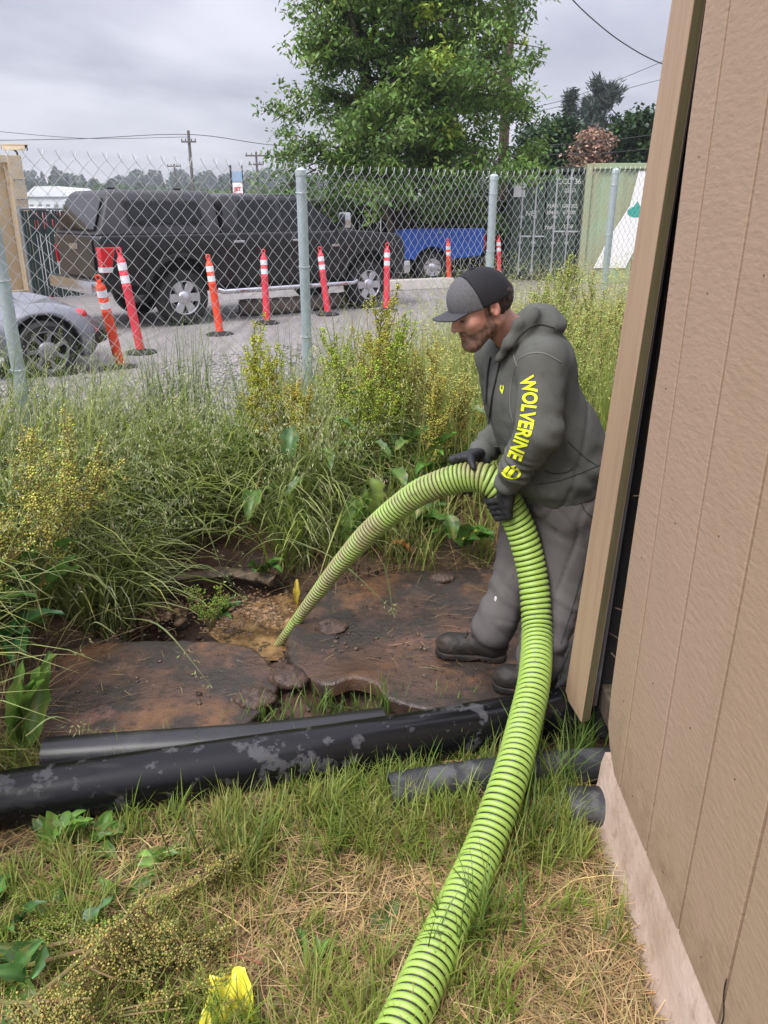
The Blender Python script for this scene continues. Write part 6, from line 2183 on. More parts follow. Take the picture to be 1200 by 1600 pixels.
c_b = np.array([0.35, 0.47, 0.07]) * (1 - tone) + np.array([0.47, 0.52, 0.17]) * tone
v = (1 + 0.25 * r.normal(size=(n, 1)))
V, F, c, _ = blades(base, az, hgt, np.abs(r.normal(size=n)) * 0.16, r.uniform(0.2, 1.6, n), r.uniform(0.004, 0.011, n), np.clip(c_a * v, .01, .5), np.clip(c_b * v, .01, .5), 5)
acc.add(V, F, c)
m = 4200
pk = pick_field(m, lambda x, y: cond_r(x, y) & (bank_d(x, y) > 0.35), -0.3, 3.6, 3.0, 9.2, r)
rr_ = sstep(-0.1, 0.9, pk[:, 0])
V, F, c, C2 = blades(np.c_[pk, gz(pk[:, 0], pk[:, 1])], r.uniform(0, 6.28, m), r.uniform(0.75, 1.15, m) * (0.86 + 0.26 * rr_), np.abs(r.normal(size=m)) * 0.10, r.uniform(0.05, 0.9, m), np.full(m, 0.0034), jit((0.13, 0.20, 0.05), m), jit((0.40, 0.41, 0.15), m), 6, power=2.4)
acc.add(V, F, c)
V, F, c = spikelets(C2, np.arange(m), 20, 0.016, 0.0046, (0.46, 0.46, 0.17), r, 0.15, 0.045, 0.62)
sd2.add(V, F, c)
tag(acc.build('meadow_grass', m_grass), kind='stuff')
tag(sd2.build('meadow_seed_heads', m_seed), kind='stuff')

# --- sparse upright tufts by the fence and in the lot
acc, sd3 = Acc(), Acc()
tf = []
for (px, py, cnt, h) in [(265, 640, 110, 0.62), (290, 650, 90, 0.60), (250, 660, 70, 0.5), (330, 640, 50, 0.45), (70, 640, 90, 0.6), (120, 650, 90, 0.55), (20, 660, 90, 0.6), (180, 650, 60, 0.45), (430, 560, 60, 0.55), (400, 600, 60, 0.5), (470, 580, 50, 0.5), (320, 560, 12, 0.45), (350, 540, 14, 0.4), (305, 480, 10, 0.35), (610, 500, 60, 0.5), (560, 520, 60, 0.5), (640, 480, 50, 0.45)]:
    d = ray(px, py)
    # stand on the fence line where this sight line meets it
    ts_ = np.linspace(2, 14, 600); pp = d[None] * ts_[:, None]
    k = np.argmax(pp[:, 1] > fence_y(pp[:, 0]) + 0.12)
    p = pp[k]
    tf.append((p[0], p[1], cnt, h))
for (x, y, cnt, h) in tf:
    bx = x + r.normal(size=cnt) * 0.09; by = y + r.normal(size=cnt) * 0.09
    V, F, c, C2 = blades(np.c_[bx, by, gz(bx, by)], r.uniform(0, 6.28, cnt), h * 1.55 * r.uniform(0.6, 1.15, cnt), np.abs(r.normal(size=cnt)) * 0.12, r.uniform(0.1, 0.8, cnt), r.uniform(0.004, 0.009, cnt), jit((0.05, 0.10, 0.02), cnt), jit((0.19, 0.26, 0.08), cnt), 6)
    acc.add(V, F, c)
    V, F, c = spikelets(C2, np.arange(0, cnt, 4), 14, 0.016, 0.004, (0.33, 0.34, 0.18), r, 0.6, 0.05, 0.7)
    sd3.add(V, F, c)
tag(acc.build('fence_line_grass', m_grass), kind='stuff')
tag(sd3.build('fence_line_seed_heads', m_seed), kind='stuff')

# --- front yard: cut straw lying flat, short green tufts
yard = lambda x, y: (y < 2.02 + 0.02 * np.sin(x * 9)) & (y > 0.5) & (x > -1.35) & (x < 0.60)
n = 30000
q = pick_field(n, lambda x, y: yard(x, y) & (r.uniform(size=len(x)) < 0.35 + 0.65 * sstep(-0.3, 0.35, vnoise(np.c_[x * 2.2, y * 2.2, 0 * x], 61, 2) + 0.35 + 0.3 * x)), -1.35, 0.60, 0.5, 2.05, r)
V, F, c, _ = blades(np.c_[q, gz(q[:, 0], q[:, 1]) + r.uniform(0.0, 0.022, n)], r.uniform(0, 6.28, n), r.uniform(0.05, 0.22, n), r.uniform(1.25, 1.6, n), r.uniform(-0.05, 0.35, n), r.uniform(0.0015, 0.004, n), jit((0.34, 0.235, 0.11), n, 0.45), jit((0.47, 0.35, 0.18), n, 0.45), 3, kink=0.7 * r.normal(size=n))
dry.add(V, F, c)
n = 240
q = np.stack([r.uniform(-1.5, 0.7, n), r.uniform(2.2, 3.15, n)], 1)
k_ = inside_lids(q[:, 0], q[:, 1]); q = q[k_]; n = len(q)
V, F, c, _ = blades(np.c_[q, np.full(n, 0.056)], r.uniform(0, 6.28, n), r.uniform(0.02, 0.11, n), r.uniform(1.45, 1.6, n), r.uniform(-0.1, 0.15, n), r.uniform(0.0012, 0.003, n), jit((0.22, 0.16, 0.08), n, 0.4), jit((0.34, 0.27, 0.14), n, 0.4), 3, kink=0.7 * r.normal(size=n))
dry.add(V, F, c)
tag(dry.build('dry_straw', m_straw), kind='stuff')
acc = Acc()
gm = lambda x, y: vnoise(np.c_[x * 2.6, y * 2.6, 0 * x], 63, 2)
tc_ = pick_field(900, lambda x, y: yard(x, y) & (r.uniform(size=len(x)) < 0.10 + 0.9 * sstep(-0.05, 0.5, gm(x, y) - 0.25 * x)), -1.35, 0.58, 0.5, 2.03, r)
# fixed green patches seen in the yard
for (px, py, k, s) in [(370, 1370, 26, 0.09), (410, 1320, 22, 0.08), (330, 1330, 14, 0.08), (560, 1290, 22, 0.09), (520, 1330, 12, 0.09), (720, 1500, 16, 0.05), (770, 1440, 22, 0.05), (860, 1260, 40, 0.07), (880, 1330, 16, 0.05), (830, 1330, 16, 0.04), (640, 1215, 22, 0.05), (760, 1195, 16, 0.05), (540, 1250, 14, 0.08), (920, 1195, 20, 0.035), (890, 1165, 16, 0.04), (240, 1290, 14, 0.1), (500, 1500, 10, 0.07), (450, 1470, 8, 0.07), (480, 1260, 12, 0.06), (980, 1470, 6, 0.04), (735, 1560, 10, 0.05)]:
    w = onz(px, py, 0.0)
    e = np.c_[w[0] + r.normal(size=k) * s, w[1] + r.normal(size=k) * s]
    e = e[e[:, 0] < 0.585]
    tc_ = np.vstack([tc_, e])
per = 15
n = len(tc_) * per
ti = np.repeat(np.arange(len(tc_)), per)
bx = tc_[ti, 0] + r.normal(size=n) * 0.015; by = tc_[ti, 1] + r.normal(size=n) * 0.015
hgt = lerp(0.05, 0.15, r.uniform(size=len(tc_)))[ti] * r.uniform(0.6, 1.3, n)
taz = r.uniform(0, 6.28, len(tc_))
az = taz[ti] + r.normal(size=n) * 0.9
keep = ~((bx + np.cos(az) * hgt * 0.5) > 0.60)
tone = r.uniform(size=len(tc_))[ti][:, None]
c_a = np.array([0.13, 0.19, 0.03]) * (1 - tone) + np.array([0.15, 0.155, 0.04]) * tone
c_b = np.array([0.27, 0.41, 0.055]) * (1 - tone) + np.array([0.43, 0.44, 0.12]) * tone
v = (1 + 0.22 * r.normal(size=(n, 1)))
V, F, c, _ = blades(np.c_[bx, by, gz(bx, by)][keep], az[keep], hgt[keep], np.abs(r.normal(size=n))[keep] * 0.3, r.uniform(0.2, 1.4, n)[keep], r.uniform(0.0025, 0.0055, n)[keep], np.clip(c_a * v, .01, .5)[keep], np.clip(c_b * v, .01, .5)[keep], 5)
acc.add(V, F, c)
# taller green blades by the hose, the wall corner and the strip behind the pipe
ex = []
for (px, py, k, s, h) in [(862, 1250, 60, 0.06, 0.26), (905, 1190, 50, 0.035, 0.24), (838, 1330, 30, 0.04, 0.24), (700, 1500, 26, 0.035, 0.2), (755, 1470, 40, 0.035, 0.22), (725, 1215, 40, 0.06, 0.15), (640, 1240, 30, 0.05, 0.14), (380, 1350, 40, 0.07, 0.2), (560, 1290, 30, 0.08, 0.18), (460, 1128, 50, 0.10, 0.11), (540, 1120, 50, 0.08, 0.11), (600, 1108, 40, 0.05, 0.12), (400, 1140, 30, 0.06, 0.11), (690, 1110, 16, 0.06, 0.1), (870, 1080, 20, 0.05, 0.2), (925, 1130, 22, 0.03, 0.22), (520, 1225, 26, 0.1, 0.13), (350, 1255, 12, 0.12, 0.11), (200, 1290, 12, 0.1, 0.12)]:
    w = onz(px, py, 0.0)
    ex.append(np.c_[w[0] + r.normal(size=k) * s, w[1] + r.normal(size=k) * s * 0.6, np.full(k, h)])
ex = np.vstack(ex)
ex = ex[ex[:, 0] < 0.56 + 0.3 * (ex[:, 1] > 1.9)]
n = len(ex)
V, F, c, _ = blades(np.c_[ex[:, :2], gz(ex[:, 0], ex[:, 1])], r.uniform(0, 6.28, n), ex[:, 2] * r.uniform(0.7, 1.25, n), np.abs(r.normal(size=n)) * 0.22, r.uniform(0.1, 1.2, n), r.uniform(0.003, 0.007, n), jit((0.07, 0.12, 0.022), n), jit((0.19, 0.29, 0.06), n), 6)
acc.add(V, F, c)
tag(acc.build('lawn_grass', m_grass), kind='stuff')
# a few separate long straws and drooping stems across the pit and lids
acc = Acc(); sd4 = Acc()
for (p0, p1, z0, z1, sag) in [((190, 965), (330, 1072), 0.15, 0.07, 0.10), ((250, 915), (395, 943), 0.2, 0.06, 0.14), ((180, 990), (120, 1030), 0.2, 0.07, 0.1), ((600, 880), (615, 965), 0.35, 0.07, 0.02), ((450, 840), (620, 960), 0.3, 0.06, 0.06), ((40, 1150), (135, 1138), 0.35, 0.3, 0.05), ((300, 800), (350, 900), 0.3, 0.03, 0.08), ((500, 860), (345, 905), 0.25, 0.10, 0.12)]:
    a, b = onz(*p0, z0), onz(*p1, z1)
    P = smooth_path([a, (a + b) / 2 + [0, 0, sag], b], 12)
    w = 0.004 * np.sin(np.linspace(0.6, 3.1, 12))
    sdv = np.cross(b - a, [0, 0, 1]); sdv /= np.linalg.norm(sdv)
    V = np.stack([P - sdv * w[:, None], P + sdv * w[:, None]], 1).reshape(-1, 3)
    F = np.array([(2 * k, 2 * k + 1, 2 * k + 3, 2 * k + 2) for k in range(11)])
    acc.add(V, F, jit((0.24, 0.28, 0.11), len(V), 0.1))
    V, F, c = spikelets(P[None], np.array([0]), 22, 0.02, 0.0042, (0.32, 0.35, 0.17), r, 0.3, 0.05, 0.72)
    sd4.add(V, F, c)
tag(acc.build('fallen_stems', m_grass), kind='stuff')
tag(sd4.build('fallen_seed_heads', m_seed), kind='stuff')

# ------------------------------------------------------------------ docks and other broad-leaved weeds
def leaf_geo(L, W, n=9, curl=0.6, wave=0.12, r=rng, lobes=0.0):
    """dock leaf lying along +X, midrib crease, wavy edge, arching down"""
    s = np.linspace(0, 1, n)
    prof = (1 + 0.10 * r.normal(size=n)) * W * np.sin(np.clip(s * 0.93 + 0.05, 0, 1) * math.pi) ** 0.75 * (1.15 - 0.55 * s)
    th = 0.35 - curl * 1.7 * s
    x = np.r_[0, np.cumsum(np.cos(th[:-1]) * L / (n - 1))]; z = np.r_[0, np.cumsum(np.sin(th[:-1]) * L / (n - 1))]
    ph = r.uniform(0, 6.28)
    V, F = [], []
    for i in range(n):
        for j, f in enumerate((-1, -0.5, 0, 0.5, 1)):
            wz = wave * W * (abs(f) ** 1.5) * math.sin(s[i] * 21 + ph + 1.7 * f) + 0.32 * abs(f) * prof[i] - (0.03 * W if f == 0 else 0)
            V.append((x[i], f * prof[i] * 0.5 * (1 + 0.08 * math.sin(s[i] * 30 + ph * 2 + f)), z[i] + wz))
    for i in range(n - 1):
        for j in range(4):
            F.append((i * 5 + j, i * 5 + j + 1, (i + 1) * 5 + j + 1, (i + 1) * 5 + j))
    return np.array(V), np.array(F), s


def leaf_obj(parent, p, az, L, W, pitch, c, curl=0.6, world=True, r=rng, roll=0.0, wave=0.12, name='leaf'):
    V, F, s = leaf_geo(L, W, 9, curl, wave, r)
    cr, sr = math.cos(roll), math.sin(roll)
    V = np.c_[V[:, 0], V[:, 1] * cr - V[:, 2] * sr, V[:, 1] * sr + V[:, 2] * cr]
    cp, sp_ = math.cos(pitch), math.sin(pitch)
    V = np.c_[V[:, 0] * cp - V[:, 2] * sp_, V[:, 1], V[:, 0] * sp_ + V[:, 2] * cp]
    ca, sa = math.cos(az), math.sin(az)
    V = np.c_[V[:, 0] * ca - V[:, 1] * sa, V[:, 0] * sa + V[:, 1] * ca, V[:, 2]]
    col = np.tile(np.asarray(c), (len(V), 1)) * (1 + 0.12 * r.normal(size=(len(V), 1)))
    col *= (1 + 0.35 * vnoise(V * 38, int(r.integers(1, 999)), 3))[:, None] * np.array([1.0, 1, 1])
    sp_t = sstep(0.45, 0.8, vnoise(V * 55, int(r.integers(1, 999)), 2))[:, None]
    col = col * (1 - 0.7 * sp_t) + 0.7 * sp_t * np.array([0.26, 0.20, 0.06])
    col[2::5] = col[2::5] * 1.3 + 0.02
    return np_mesh(name, V + np.asarray(p) - np.array(parent.location), F, m_leaf, parent=parent, col=np.clip(col, 0.005, 0.8))


m_stem = mat('dock_stem', (0.20, 0.13, 0.06), rough=0.6, noise=[((20, 20, 6), 3, 0.4, 0.65, (0.12, 0.17, 0.045), 0.9)])


def seeds_on(P, n, rad, size, col, r):
    """clusters of small seed grains round a twig P (k,3)"""
    k = len(P)
    nodes = np.sort(r.uniform(0, k - 1.2, max(6, int(n / 7))))
    f = np.clip(nodes[r.integers(0, len(nodes), n)] + 0.10 * r.normal(size=n), 0, k - 1.001); i = f.astype(int); t = (f - i)[:, None]
    c = P[i] * (1 - t) + P[i + 1] * t + r.normal(size=(n, 3)) * rad
    s = size * r.uniform(0.6, 1.4, n)
    d = r.normal(size=(n, 3)); d /= np.linalg.norm(d, axis=1)[:, None]
    e = np.cross(d, r.normal(size=(n, 3))); e /= np.linalg.norm(e, axis=1)[:, None]
    g = np.cross(d, e)
    V = np.stack([c + d * s[:, None], c + (e * 0.8) * s[:, None], c - d * s[:, None], c - (e * 0.8) * s[:, None], c + g * s[:, None] * 0.7, c - g * s[:, None] * 0.7], 1).reshape(-1, 3)
    f_ = np.array([(0, 1, 4), (1, 2, 4), (2, 3, 4), (3, 0, 4), (1, 0, 5), (2, 1, 5), (3, 2, 5), (0, 3, 5)])
    F = (f_[None] + 6 * np.arange(n)[:, None, None]).reshape(-1, 3)
    return V, F, np.repeat(jit(col, n, 0.3, 0.10, r), 6, axis=0)


def dock(loc, h, lean_az, lean, n_br, n_leaf, label, seed, col=(0.30, 0.22, 0.055), leaf_c=(0.075, 0.16, 0.03), leaf_L=0.26, dens=1.0, stems=1, leaf_z=0.55, leaf_az=None, ss=1.0):
    col = np.array(col) * [1.12, 1.34, 1.1] if lean < 1.3 else np.array(col)
    r = np.random.default_rng(seed)
    o = thing('dock_plant', label, 'weed', tuple(loc))
    loc = np.array(loc, float)
    sdA = Acc()
    for q in range(stems):
        b = loc + np.r_[r.normal(size=2) * 0.035 * (q > 0), 0]
        az = lean_az + ((0.6 if lean < 1.3 else 0.22) * r.normal() if q else 0); le = lean * (1 + 0.3 * r.normal() * (q > 0)); hh = h * (1 if q == 0 else r.uniform(0.7, 0.98))
        top = b + np.array([math.cos(az) * math.sin(le), math.sin(az) * math.sin(le), math.cos(le)]) * hh
        S = smooth_path([b, lerp(b, top, 0.5) + np.r_[r.normal(size=2) * 0.02, 0.0], top], 14)
        mb = MB(); mb.tube(S - loc, np.linspace(0.0062, 0.0022, 14), 6)
        for k in range(n_br):
            f = 0.40 + 0.55 * (k + r.uniform(0, 0.7)) / n_br
            p = np.array([np.interp(f * 13, np.arange(14), S[:, j]) for j in range(3)])
            a = r.uniform(0, 6.28); Lb = hh * (0.38 - 0.27 * f) * r.uniform(0.6, 1.25) * 1.35
            sdir = (top - b) / np.linalg.norm(top - b)
            pv = np.cross(sdir, [math.cos(a), math.sin(a), 0.3]); pv /= np.linalg.norm(pv)
            e = p + (sdir * 0.88 + pv * 0.40 + np.array([0, 0, 0.08])) * Lb
            e[2] = max(e[2], 0.01)
            if lean > 1.3: e[2] = min(e[2], 0.09)
            B = smooth_path([p, lerp(p, e, 0.5) + pv * Lb * 0.10, e], 8)
            mb.tube(B - loc, np.linspace(0.003, 0.0013, 8), 4)
            sdA.add(*seeds_on(B, int(74 * dens / ss), 0.0085, 0.0050 * ss, col, r))
        sdA.add(*seeds_on(S[8:], int(190 * dens / ss), 0.010, 0.0050 * ss, col, r))
        mb.build('stem', m_stem, o, smooth=True)
    tag(np_mesh('seed_head', np.vstack(sdA.V) - loc, np.vstack(sdA.F), m_seed, parent=o, col=np.vstack(sdA.c), smooth=False), kind='stuff')
    for k in range(n_leaf):
        f = r.uniform(0.02, leaf_z)
        a = r.uniform(0, 6.28) if leaf_az is None else leaf_az + r.normal() * 0.8
        p = loc + (top - loc) * f
        Lf = leaf_L * (1.15 - 0.75 * f) * r.uniform(0.75, 1.2)
        leaf_obj(o, p, a, Lf, Lf * r.uniform(0.28, 0.4), r.uniform(0.2, 0.9), np.array(leaf_c) * r.uniform(0.9, 1.9), r.uniform(0.4, 0.9), r=r, roll=r.normal() * 0.4)
    return o


def at_ground(px, py_top, Y, z):
    p = atY(px, py_top, Y)
    return np.array([p[0], Y, float(gz(p[0], Y))]), p[2] - float(gz(p[0], Y))


DK = [  # px of top, py of top, Y, branches, leaves, stems, label, seed colour
    (566, 470, 4.15, 22, 9, 2, 'tallest yellow brown seeding dock just left of the man cap', (0.40, 0.33, 0.08)),
    (600, 520, 4.0, 16, 8, 2, 'green seeding dock close behind the tallest dock', (0.33, 0.36, 0.07)),
    (415, 525, 4.05, 18, 8, 2, 'yellow green seeding dock standing in front of the middle fence post', (0.40, 0.37, 0.07)),
    (455, 575, 3.95, 16, 8, 2, 'leaning yellow green dock with reddish stems, left of the tallest dock', (0.40, 0.34, 0.07)),
    (510, 640, 3.75, 12, 9, 1, 'low dock with big green leaves over the hose at mid picture', (0.37, 0.33, 0.06)),
    (640, 560, 4.1, 14, 8, 2, 'brown seeding dock just right of the tallest dock', (0.40, 0.31, 0.09)),
    (692, 545, 4.2, 14, 8, 2, 'brown tinted dock right beside the man chest', (0.42, 0.31, 0.11)),
    (745, 440, 5.2, 14, 5, 2, 'slender green dock directly behind the man cap', (0.28, 0.28, 0.07)),
    (865, 410, 5.4, 15, 5, 2, 'tall pale dock in the right grass before the dark container', (0.34, 0.33, 0.11)),
    (905, 440, 5.2, 13, 5, 2, 'tall pale dock in the right grass near the corner board', (0.36, 0.33, 0.12)),
    (940, 480, 4.6, 12, 5, 2, 'shorter pale dock touching the corner board', (0.36, 0.32, 0.12)),
    (835, 455, 4.8, 12, 5, 2, 'pale dock rising over the man hood', (0.34, 0.33, 0.11)),
    (430, 560, 4.25, 18, 8, 3, 'broad yellow green dock just behind the leaning one at the middle fence post', (0.42, 0.39, 0.08)),
    (480, 600, 3.9, 16, 8, 2, 'reddish gold dock between the leaning dock and the tallest dock', (0.42, 0.31, 0.09)),
    (540, 530, 4.3, 18, 7, 3, 'bushy green dock half hidden by the tallest dock, on its left', (0.34, 0.36, 0.08)),
    (590, 580, 3.85, 16, 9, 2, 'leafy dock in front of the tallest dock', (0.33, 0.35, 0.07)),
    (625, 500, 4.5, 16, 6, 3, 'pale green dock behind the brown ones, under the orange red post', (0.38, 0.38, 0.11)),
    (665, 590, 3.9, 16, 8, 2, 'golden dock left of the man elbow, among green leaves', (0.43, 0.34, 0.10)),
    (705, 600, 3.95, 14, 8, 2, 'golden dock right against the man chest, lower one', (0.43, 0.33, 0.11)),
    (760, 500, 4.6, 12, 5, 2, 'green dock hidden behind the man face', (0.33, 0.36, 0.09)),
    (880, 450, 5.0, 12, 5, 3, 'pale bushy dock in the middle of the right grass', (0.42, 0.42, 0.15)),
    (920, 520, 4.3, 12, 5, 2, 'pale dock low beside the man back', (0.40, 0.39, 0.14)),
]
DOCKS = []
for i, (px, py, Y, nb_, nl, ns, lab, sc) in enumerate(DK):
    loc, h = at_ground(px, py, Y, 0)
    DOCKS.append(dock(loc, h * 1.0, R(150) if i in (2, 3) else R(40 * i), 0.10 if i not in (3, 4) else 0.28, nb_, nl, lab, 300 + i, col=sc, stems=ns, leaf_L=0.27 if Y < 4.3 else 0.2))
# big stem leaves that show against the grass
rb = np.random.default_rng(55)
for (px, py, Y, L, W, az, pit_, c) in [(455, 668, 3.5, 0.21, 0.11, -95, -1.0, (0.10, 0.26, 0.09)), (575, 745, 3.3, 0.24, 0.12, -75, -0.8, (0.20, 0.36, 0.07)), (612, 735, 3.45, 0.17, 0.10, -60, -0.5, (0.11, 0.26, 0.05)), (640, 690, 3.6, 0.18, 0.08, -120, -0.5, (0.12, 0.27, 0.06)), (585, 690, 3.6, 0.17, 0.07, -40, -0.7, (0.10, 0.24, 0.05)), (520, 655, 3.6, 0.19, 0.07, -10, -0.3, (0.12, 0.27, 0.05)), (655, 770, 3.4, 0.18, 0.09, -100, -0.7, (0.13, 0.27, 0.05)), (700, 805, 3.35, 0.16, 0.09, -70, -0.6, (0.10, 0.24, 0.05)), (400, 765, 3.45, 0.22, 0.11, -100, -0.8, (0.10, 0.25, 0.05)), (480, 745, 3.5, 0.18, 0.08, -150, -0.6, (0.11, 0.25, 0.05)), (545, 620, 3.9, 0.15, 0.06, -20, 0.1, (0.13, 0.28, 0.06)), (690, 700, 3.7, 0.16, 0.07, -160, -0.4, (0.12, 0.26, 0.06)), (735, 640, 3.9, 0.14, 0.06, -30, -0.1, (0.15, 0.30, 0.07)), (505, 700, 3.55, 0.18, 0.08, -70, -0.7, (0.12, 0.26, 0.05)), (600, 800, 3.3, 0.15, 0.08, -110, -0.9, (0.10, 0.23, 0.05))]:
    p = atY(px, py, Y)
    par = min(DOCKS, key=lambda d_: abs(d_.location[0] - p[0]) + 0.3 * abs(d_.location[1] - Y))
    leaf_obj(par, p, R(az), L * 0.82, W * 0.85, pit_ + 0.15 * rb.normal(), np.array(c) * [0.80, 0.62, 0.5], rb.uniform(0.3, 0.8), r=rb, roll=rb.normal() * 0.3, wave=0.16)
    base_ = np.array(par.location) + [0, 0, 0.15]
    mb = MB(); mb.tube(smooth_path([base_, lerp(base_, p, 0.55) + [0, 0, 0.08], p], 8) - np.array(par.location), 0.003, 5); mb.build('leaf_stalk', m_stem, par)
# docks flopped over at the left side, brown-gold
for i, (px, py, Y, h, laz, ln, lab) in enumerate([
        (105, 705, 2.9, 0.75, R(60), 0.45, 'gold brown dock leaning right in the grass at the left'),
        (60, 770, 2.6, 0.7, R(30), 0.55, 'gold brown dock with leafy base nearest the left edge'),
        (150, 735, 2.95, 0.65, R(-10), 0.65, 'gold brown dock bowed over the grass above the pit'),
        (30, 700, 2.9, 0.7, R(85), 0.35, 'gold brown dock half hidden in grass by the left edge')]):
    p = atY(px, py, Y)
    b = np.array([p[0] - math.cos(laz) * math.sin(ln) * h, Y - math.sin(laz) * math.sin(ln) * h, 0])
    b[2] = float(gz(b[0], b[1]))
    hh = np.linalg.norm(np.array([p[0], Y, p[2]]) - b)
    dock(b, hh * 1.1, laz, ln, 17, 6, lab, 330 + i, col=(0.44, 0.36, 0.12), stems=2, leaf_L=0.25, dens=0.75)
# mown dock lying in the lower left corner
for i, (px, py, laz, h, lab) in enumerate([
        (-40, 1500, R(2), 0.50, 'brown seeded dock lying in the lower left corner, topmost'),
        (-10, 1610, R(12), 0.50, 'brown seeded dock lying in the lower left corner, lowest'),
        (60, 1500, R(6), 0.45, 'brown seeded dock lying over straw left of the red stalk'),
        (-60, 1410, R(-12), 0.45, 'greenish seeded dock at the left edge below the black pipe')]):
    b = onz(px, py, 0.03)
    dock(b, h, laz, 1.50, 16, 4, lab, 350 + i, col=(0.40, 0.36, 0.12) if i < 3 else (0.25, 0.30, 0.07), stems=4, leaf_L=0.13, dens=0.75, ss=0.66, leaf_c=(0.06, 0.14, 0.035))


def rosette(px, py, z, n, L, W, label, seed, c, az0=None, spread=6.28, pitch=(0.2, 0.9), name='leafy_weed', curl=(0.4, 0.9)):
    r = np.random.default_rng(seed)
    b = onz(px, py, z)
    o = thing(name, label, 'weed', tuple(b))
    for k in range(n):
        a = (r.uniform(0, 6.28) if az0 is None else az0 + r.uniform(-0.5, 0.5) * spread)
        leaf_obj(o, b + np.r_[r.normal(size=2) * 0.012, 0], a, L * r.uniform(0.7, 1.2), W * r.uniform(0.75, 1.2), r.uniform(*pitch), np.array(c) * r.uniform(0.75, 1.4), r.uniform(*curl), r=r, roll=r.normal() * 0.35)
    return o


rosette(88, 1325, 0.02, 10, 0.13, 0.065, 'dark green broad leaved dock just under the black pipe at left', 401, (0.11, 0.22, 0.035), R(70), 3.4)
rosette(150, 1325, 0.0, 9, 0.11, 0.05, 'small leafy weed between the black pipe and the seeded docks', 402, (0.09, 0.18, 0.03))
rosette(190, 1415, 0.0, 8, 0.09, 0.035, 'low green weed in the straw between the pipe and the seeded docks', 414, (0.11, 0.21, 0.04))
rosette(95, 1440, 0.0, 9, 0.10, 0.04, 'low green weed poking through the lying brown docks', 415, (0.09, 0.19, 0.035))
rosette(255, 1350, 0.0, 8, 0.08, 0.035, 'small bright weed in the grass right below the black pipe', 416, (0.13, 0.24, 0.045))
rosette(10, 1540, 0.0, 9, 0.12, 0.055, 'dark dock leaves at the left edge under the brown seed stalks', 403, (0.09, 0.17, 0.03), R(20), 3.0)
rosette(490, 1515, 0.0, 6, 0.085, 0.024, 'narrow leaved plantain in the straw right of the yellow scrap', 404, (0.10, 0.20, 0.04), R(60), 3.0)
rosette(570, 1450, 0.0, 4, 0.11, 0.03, 'low plantain with one broad grey green leaf beside the hose', 405, (0.11, 0.19, 0.06), R(10), 2.0, (0.1, 0.4))
rosette(40, 1160, 0.05, 8, 0.27, 0.085, 'upright light green dock leaves in front of the left lid', 406, (0.12, 0.22, 0.04), R(55), 1.6, (0.7, 1.3), curl=(0.2, 0.5))
rosette(0, 1010, 0.15, 6, 0.25, 0.10, 'dark dock leaves hanging at the left edge over the left lid', 407, (0.04, 0.13, 0.03), R(-20), 1.6, (0.2, 0.7))
rosette(560, 850, 0.12, 7, 0.26, 0.13, 'big pale crinkled dock leaf standing beside the hose', 408, (0.15, 0.27, 0.05), R(50), 2.0, (0.8, 1.35), curl=(0.15, 0.5))
rosette(450, 790, 0.12, 6, 0.25, 0.12, 'broad green dock leaves hanging above the pit', 409, (0.075, 0.18, 0.045), R(-80), 2.4, (0.4, 1.0))
rosette(650, 830, 0.12, 9, 0.24, 0.11, 'low green dock leaves behind the hose and under the man hand', 410, (0.08, 0.19, 0.035), R(-90), 3.5, (0.3, 1.0))
rosette(730, 850, 0.12, 8, 0.20, 0.09, 'low green dock leaves just left of the man thigh', 411, (0.075, 0.18, 0.03), R(-110), 3.0, (0.3, 1.0))
rosette(590, 760, 0.12, 8, 0.24, 0.10, 'mid green dock leaves among stems over the hose middle', 412, (0.07, 0.17, 0.03), R(-90), 3.5, (0.5, 1.1))
rosette(412, 895, -0.02, 4, 0.16, 0.07, 'single dock sprig at the rim of the pit', 413, (0.07, 0.16, 0.035), R(-60), 2.4, (0.2, 0.9))
# leafy sprig growing in the pit
pb = onz(330, 985, -0.02)
o = thing('pit_weed', 'bushy yellow green weed growing in the middle of the pit', 'weed', tuple(pb))
r2 = np.random.default_rng(77)
mb = MB(); A = Acc()
for k in range(13):
    a = r2.uniform(0, 6.28); e = pb + np.array([math.cos(a) * 0.10, math.sin(a) * 0.07, r2.uniform(0.09, 0.2)])
    S = smooth_path([pb, lerp(pb, e, 0.5) + [0, 0, 0.025], e], 7)
    mb.tube(S - pb, 0.0018, 4)
    A.add(*seeds_on(S[2:], 46, 0.010, 0.0052, (0.22, 0.31, 0.045), r2))
mb.build('stem', m_stem, o)
tag(np_mesh('leaf_tuft', np.vstack(A.V) - pb, np.vstack(A.F), m_leaf, parent=o, col=np.vstack(A.c), smooth=False), kind='stuff')
for k in range(7):
    a = r2.uniform(-1.0, 1.3)
    leaf_obj(o, pb + [0.03, 0.01, 0.05], a, r2.uniform(0.09, 0.15), r2.uniform(0.03, 0.05), r2.uniform(0.2, 0.9), (0.06, 0.14, 0.035), 0.6, r=r2)
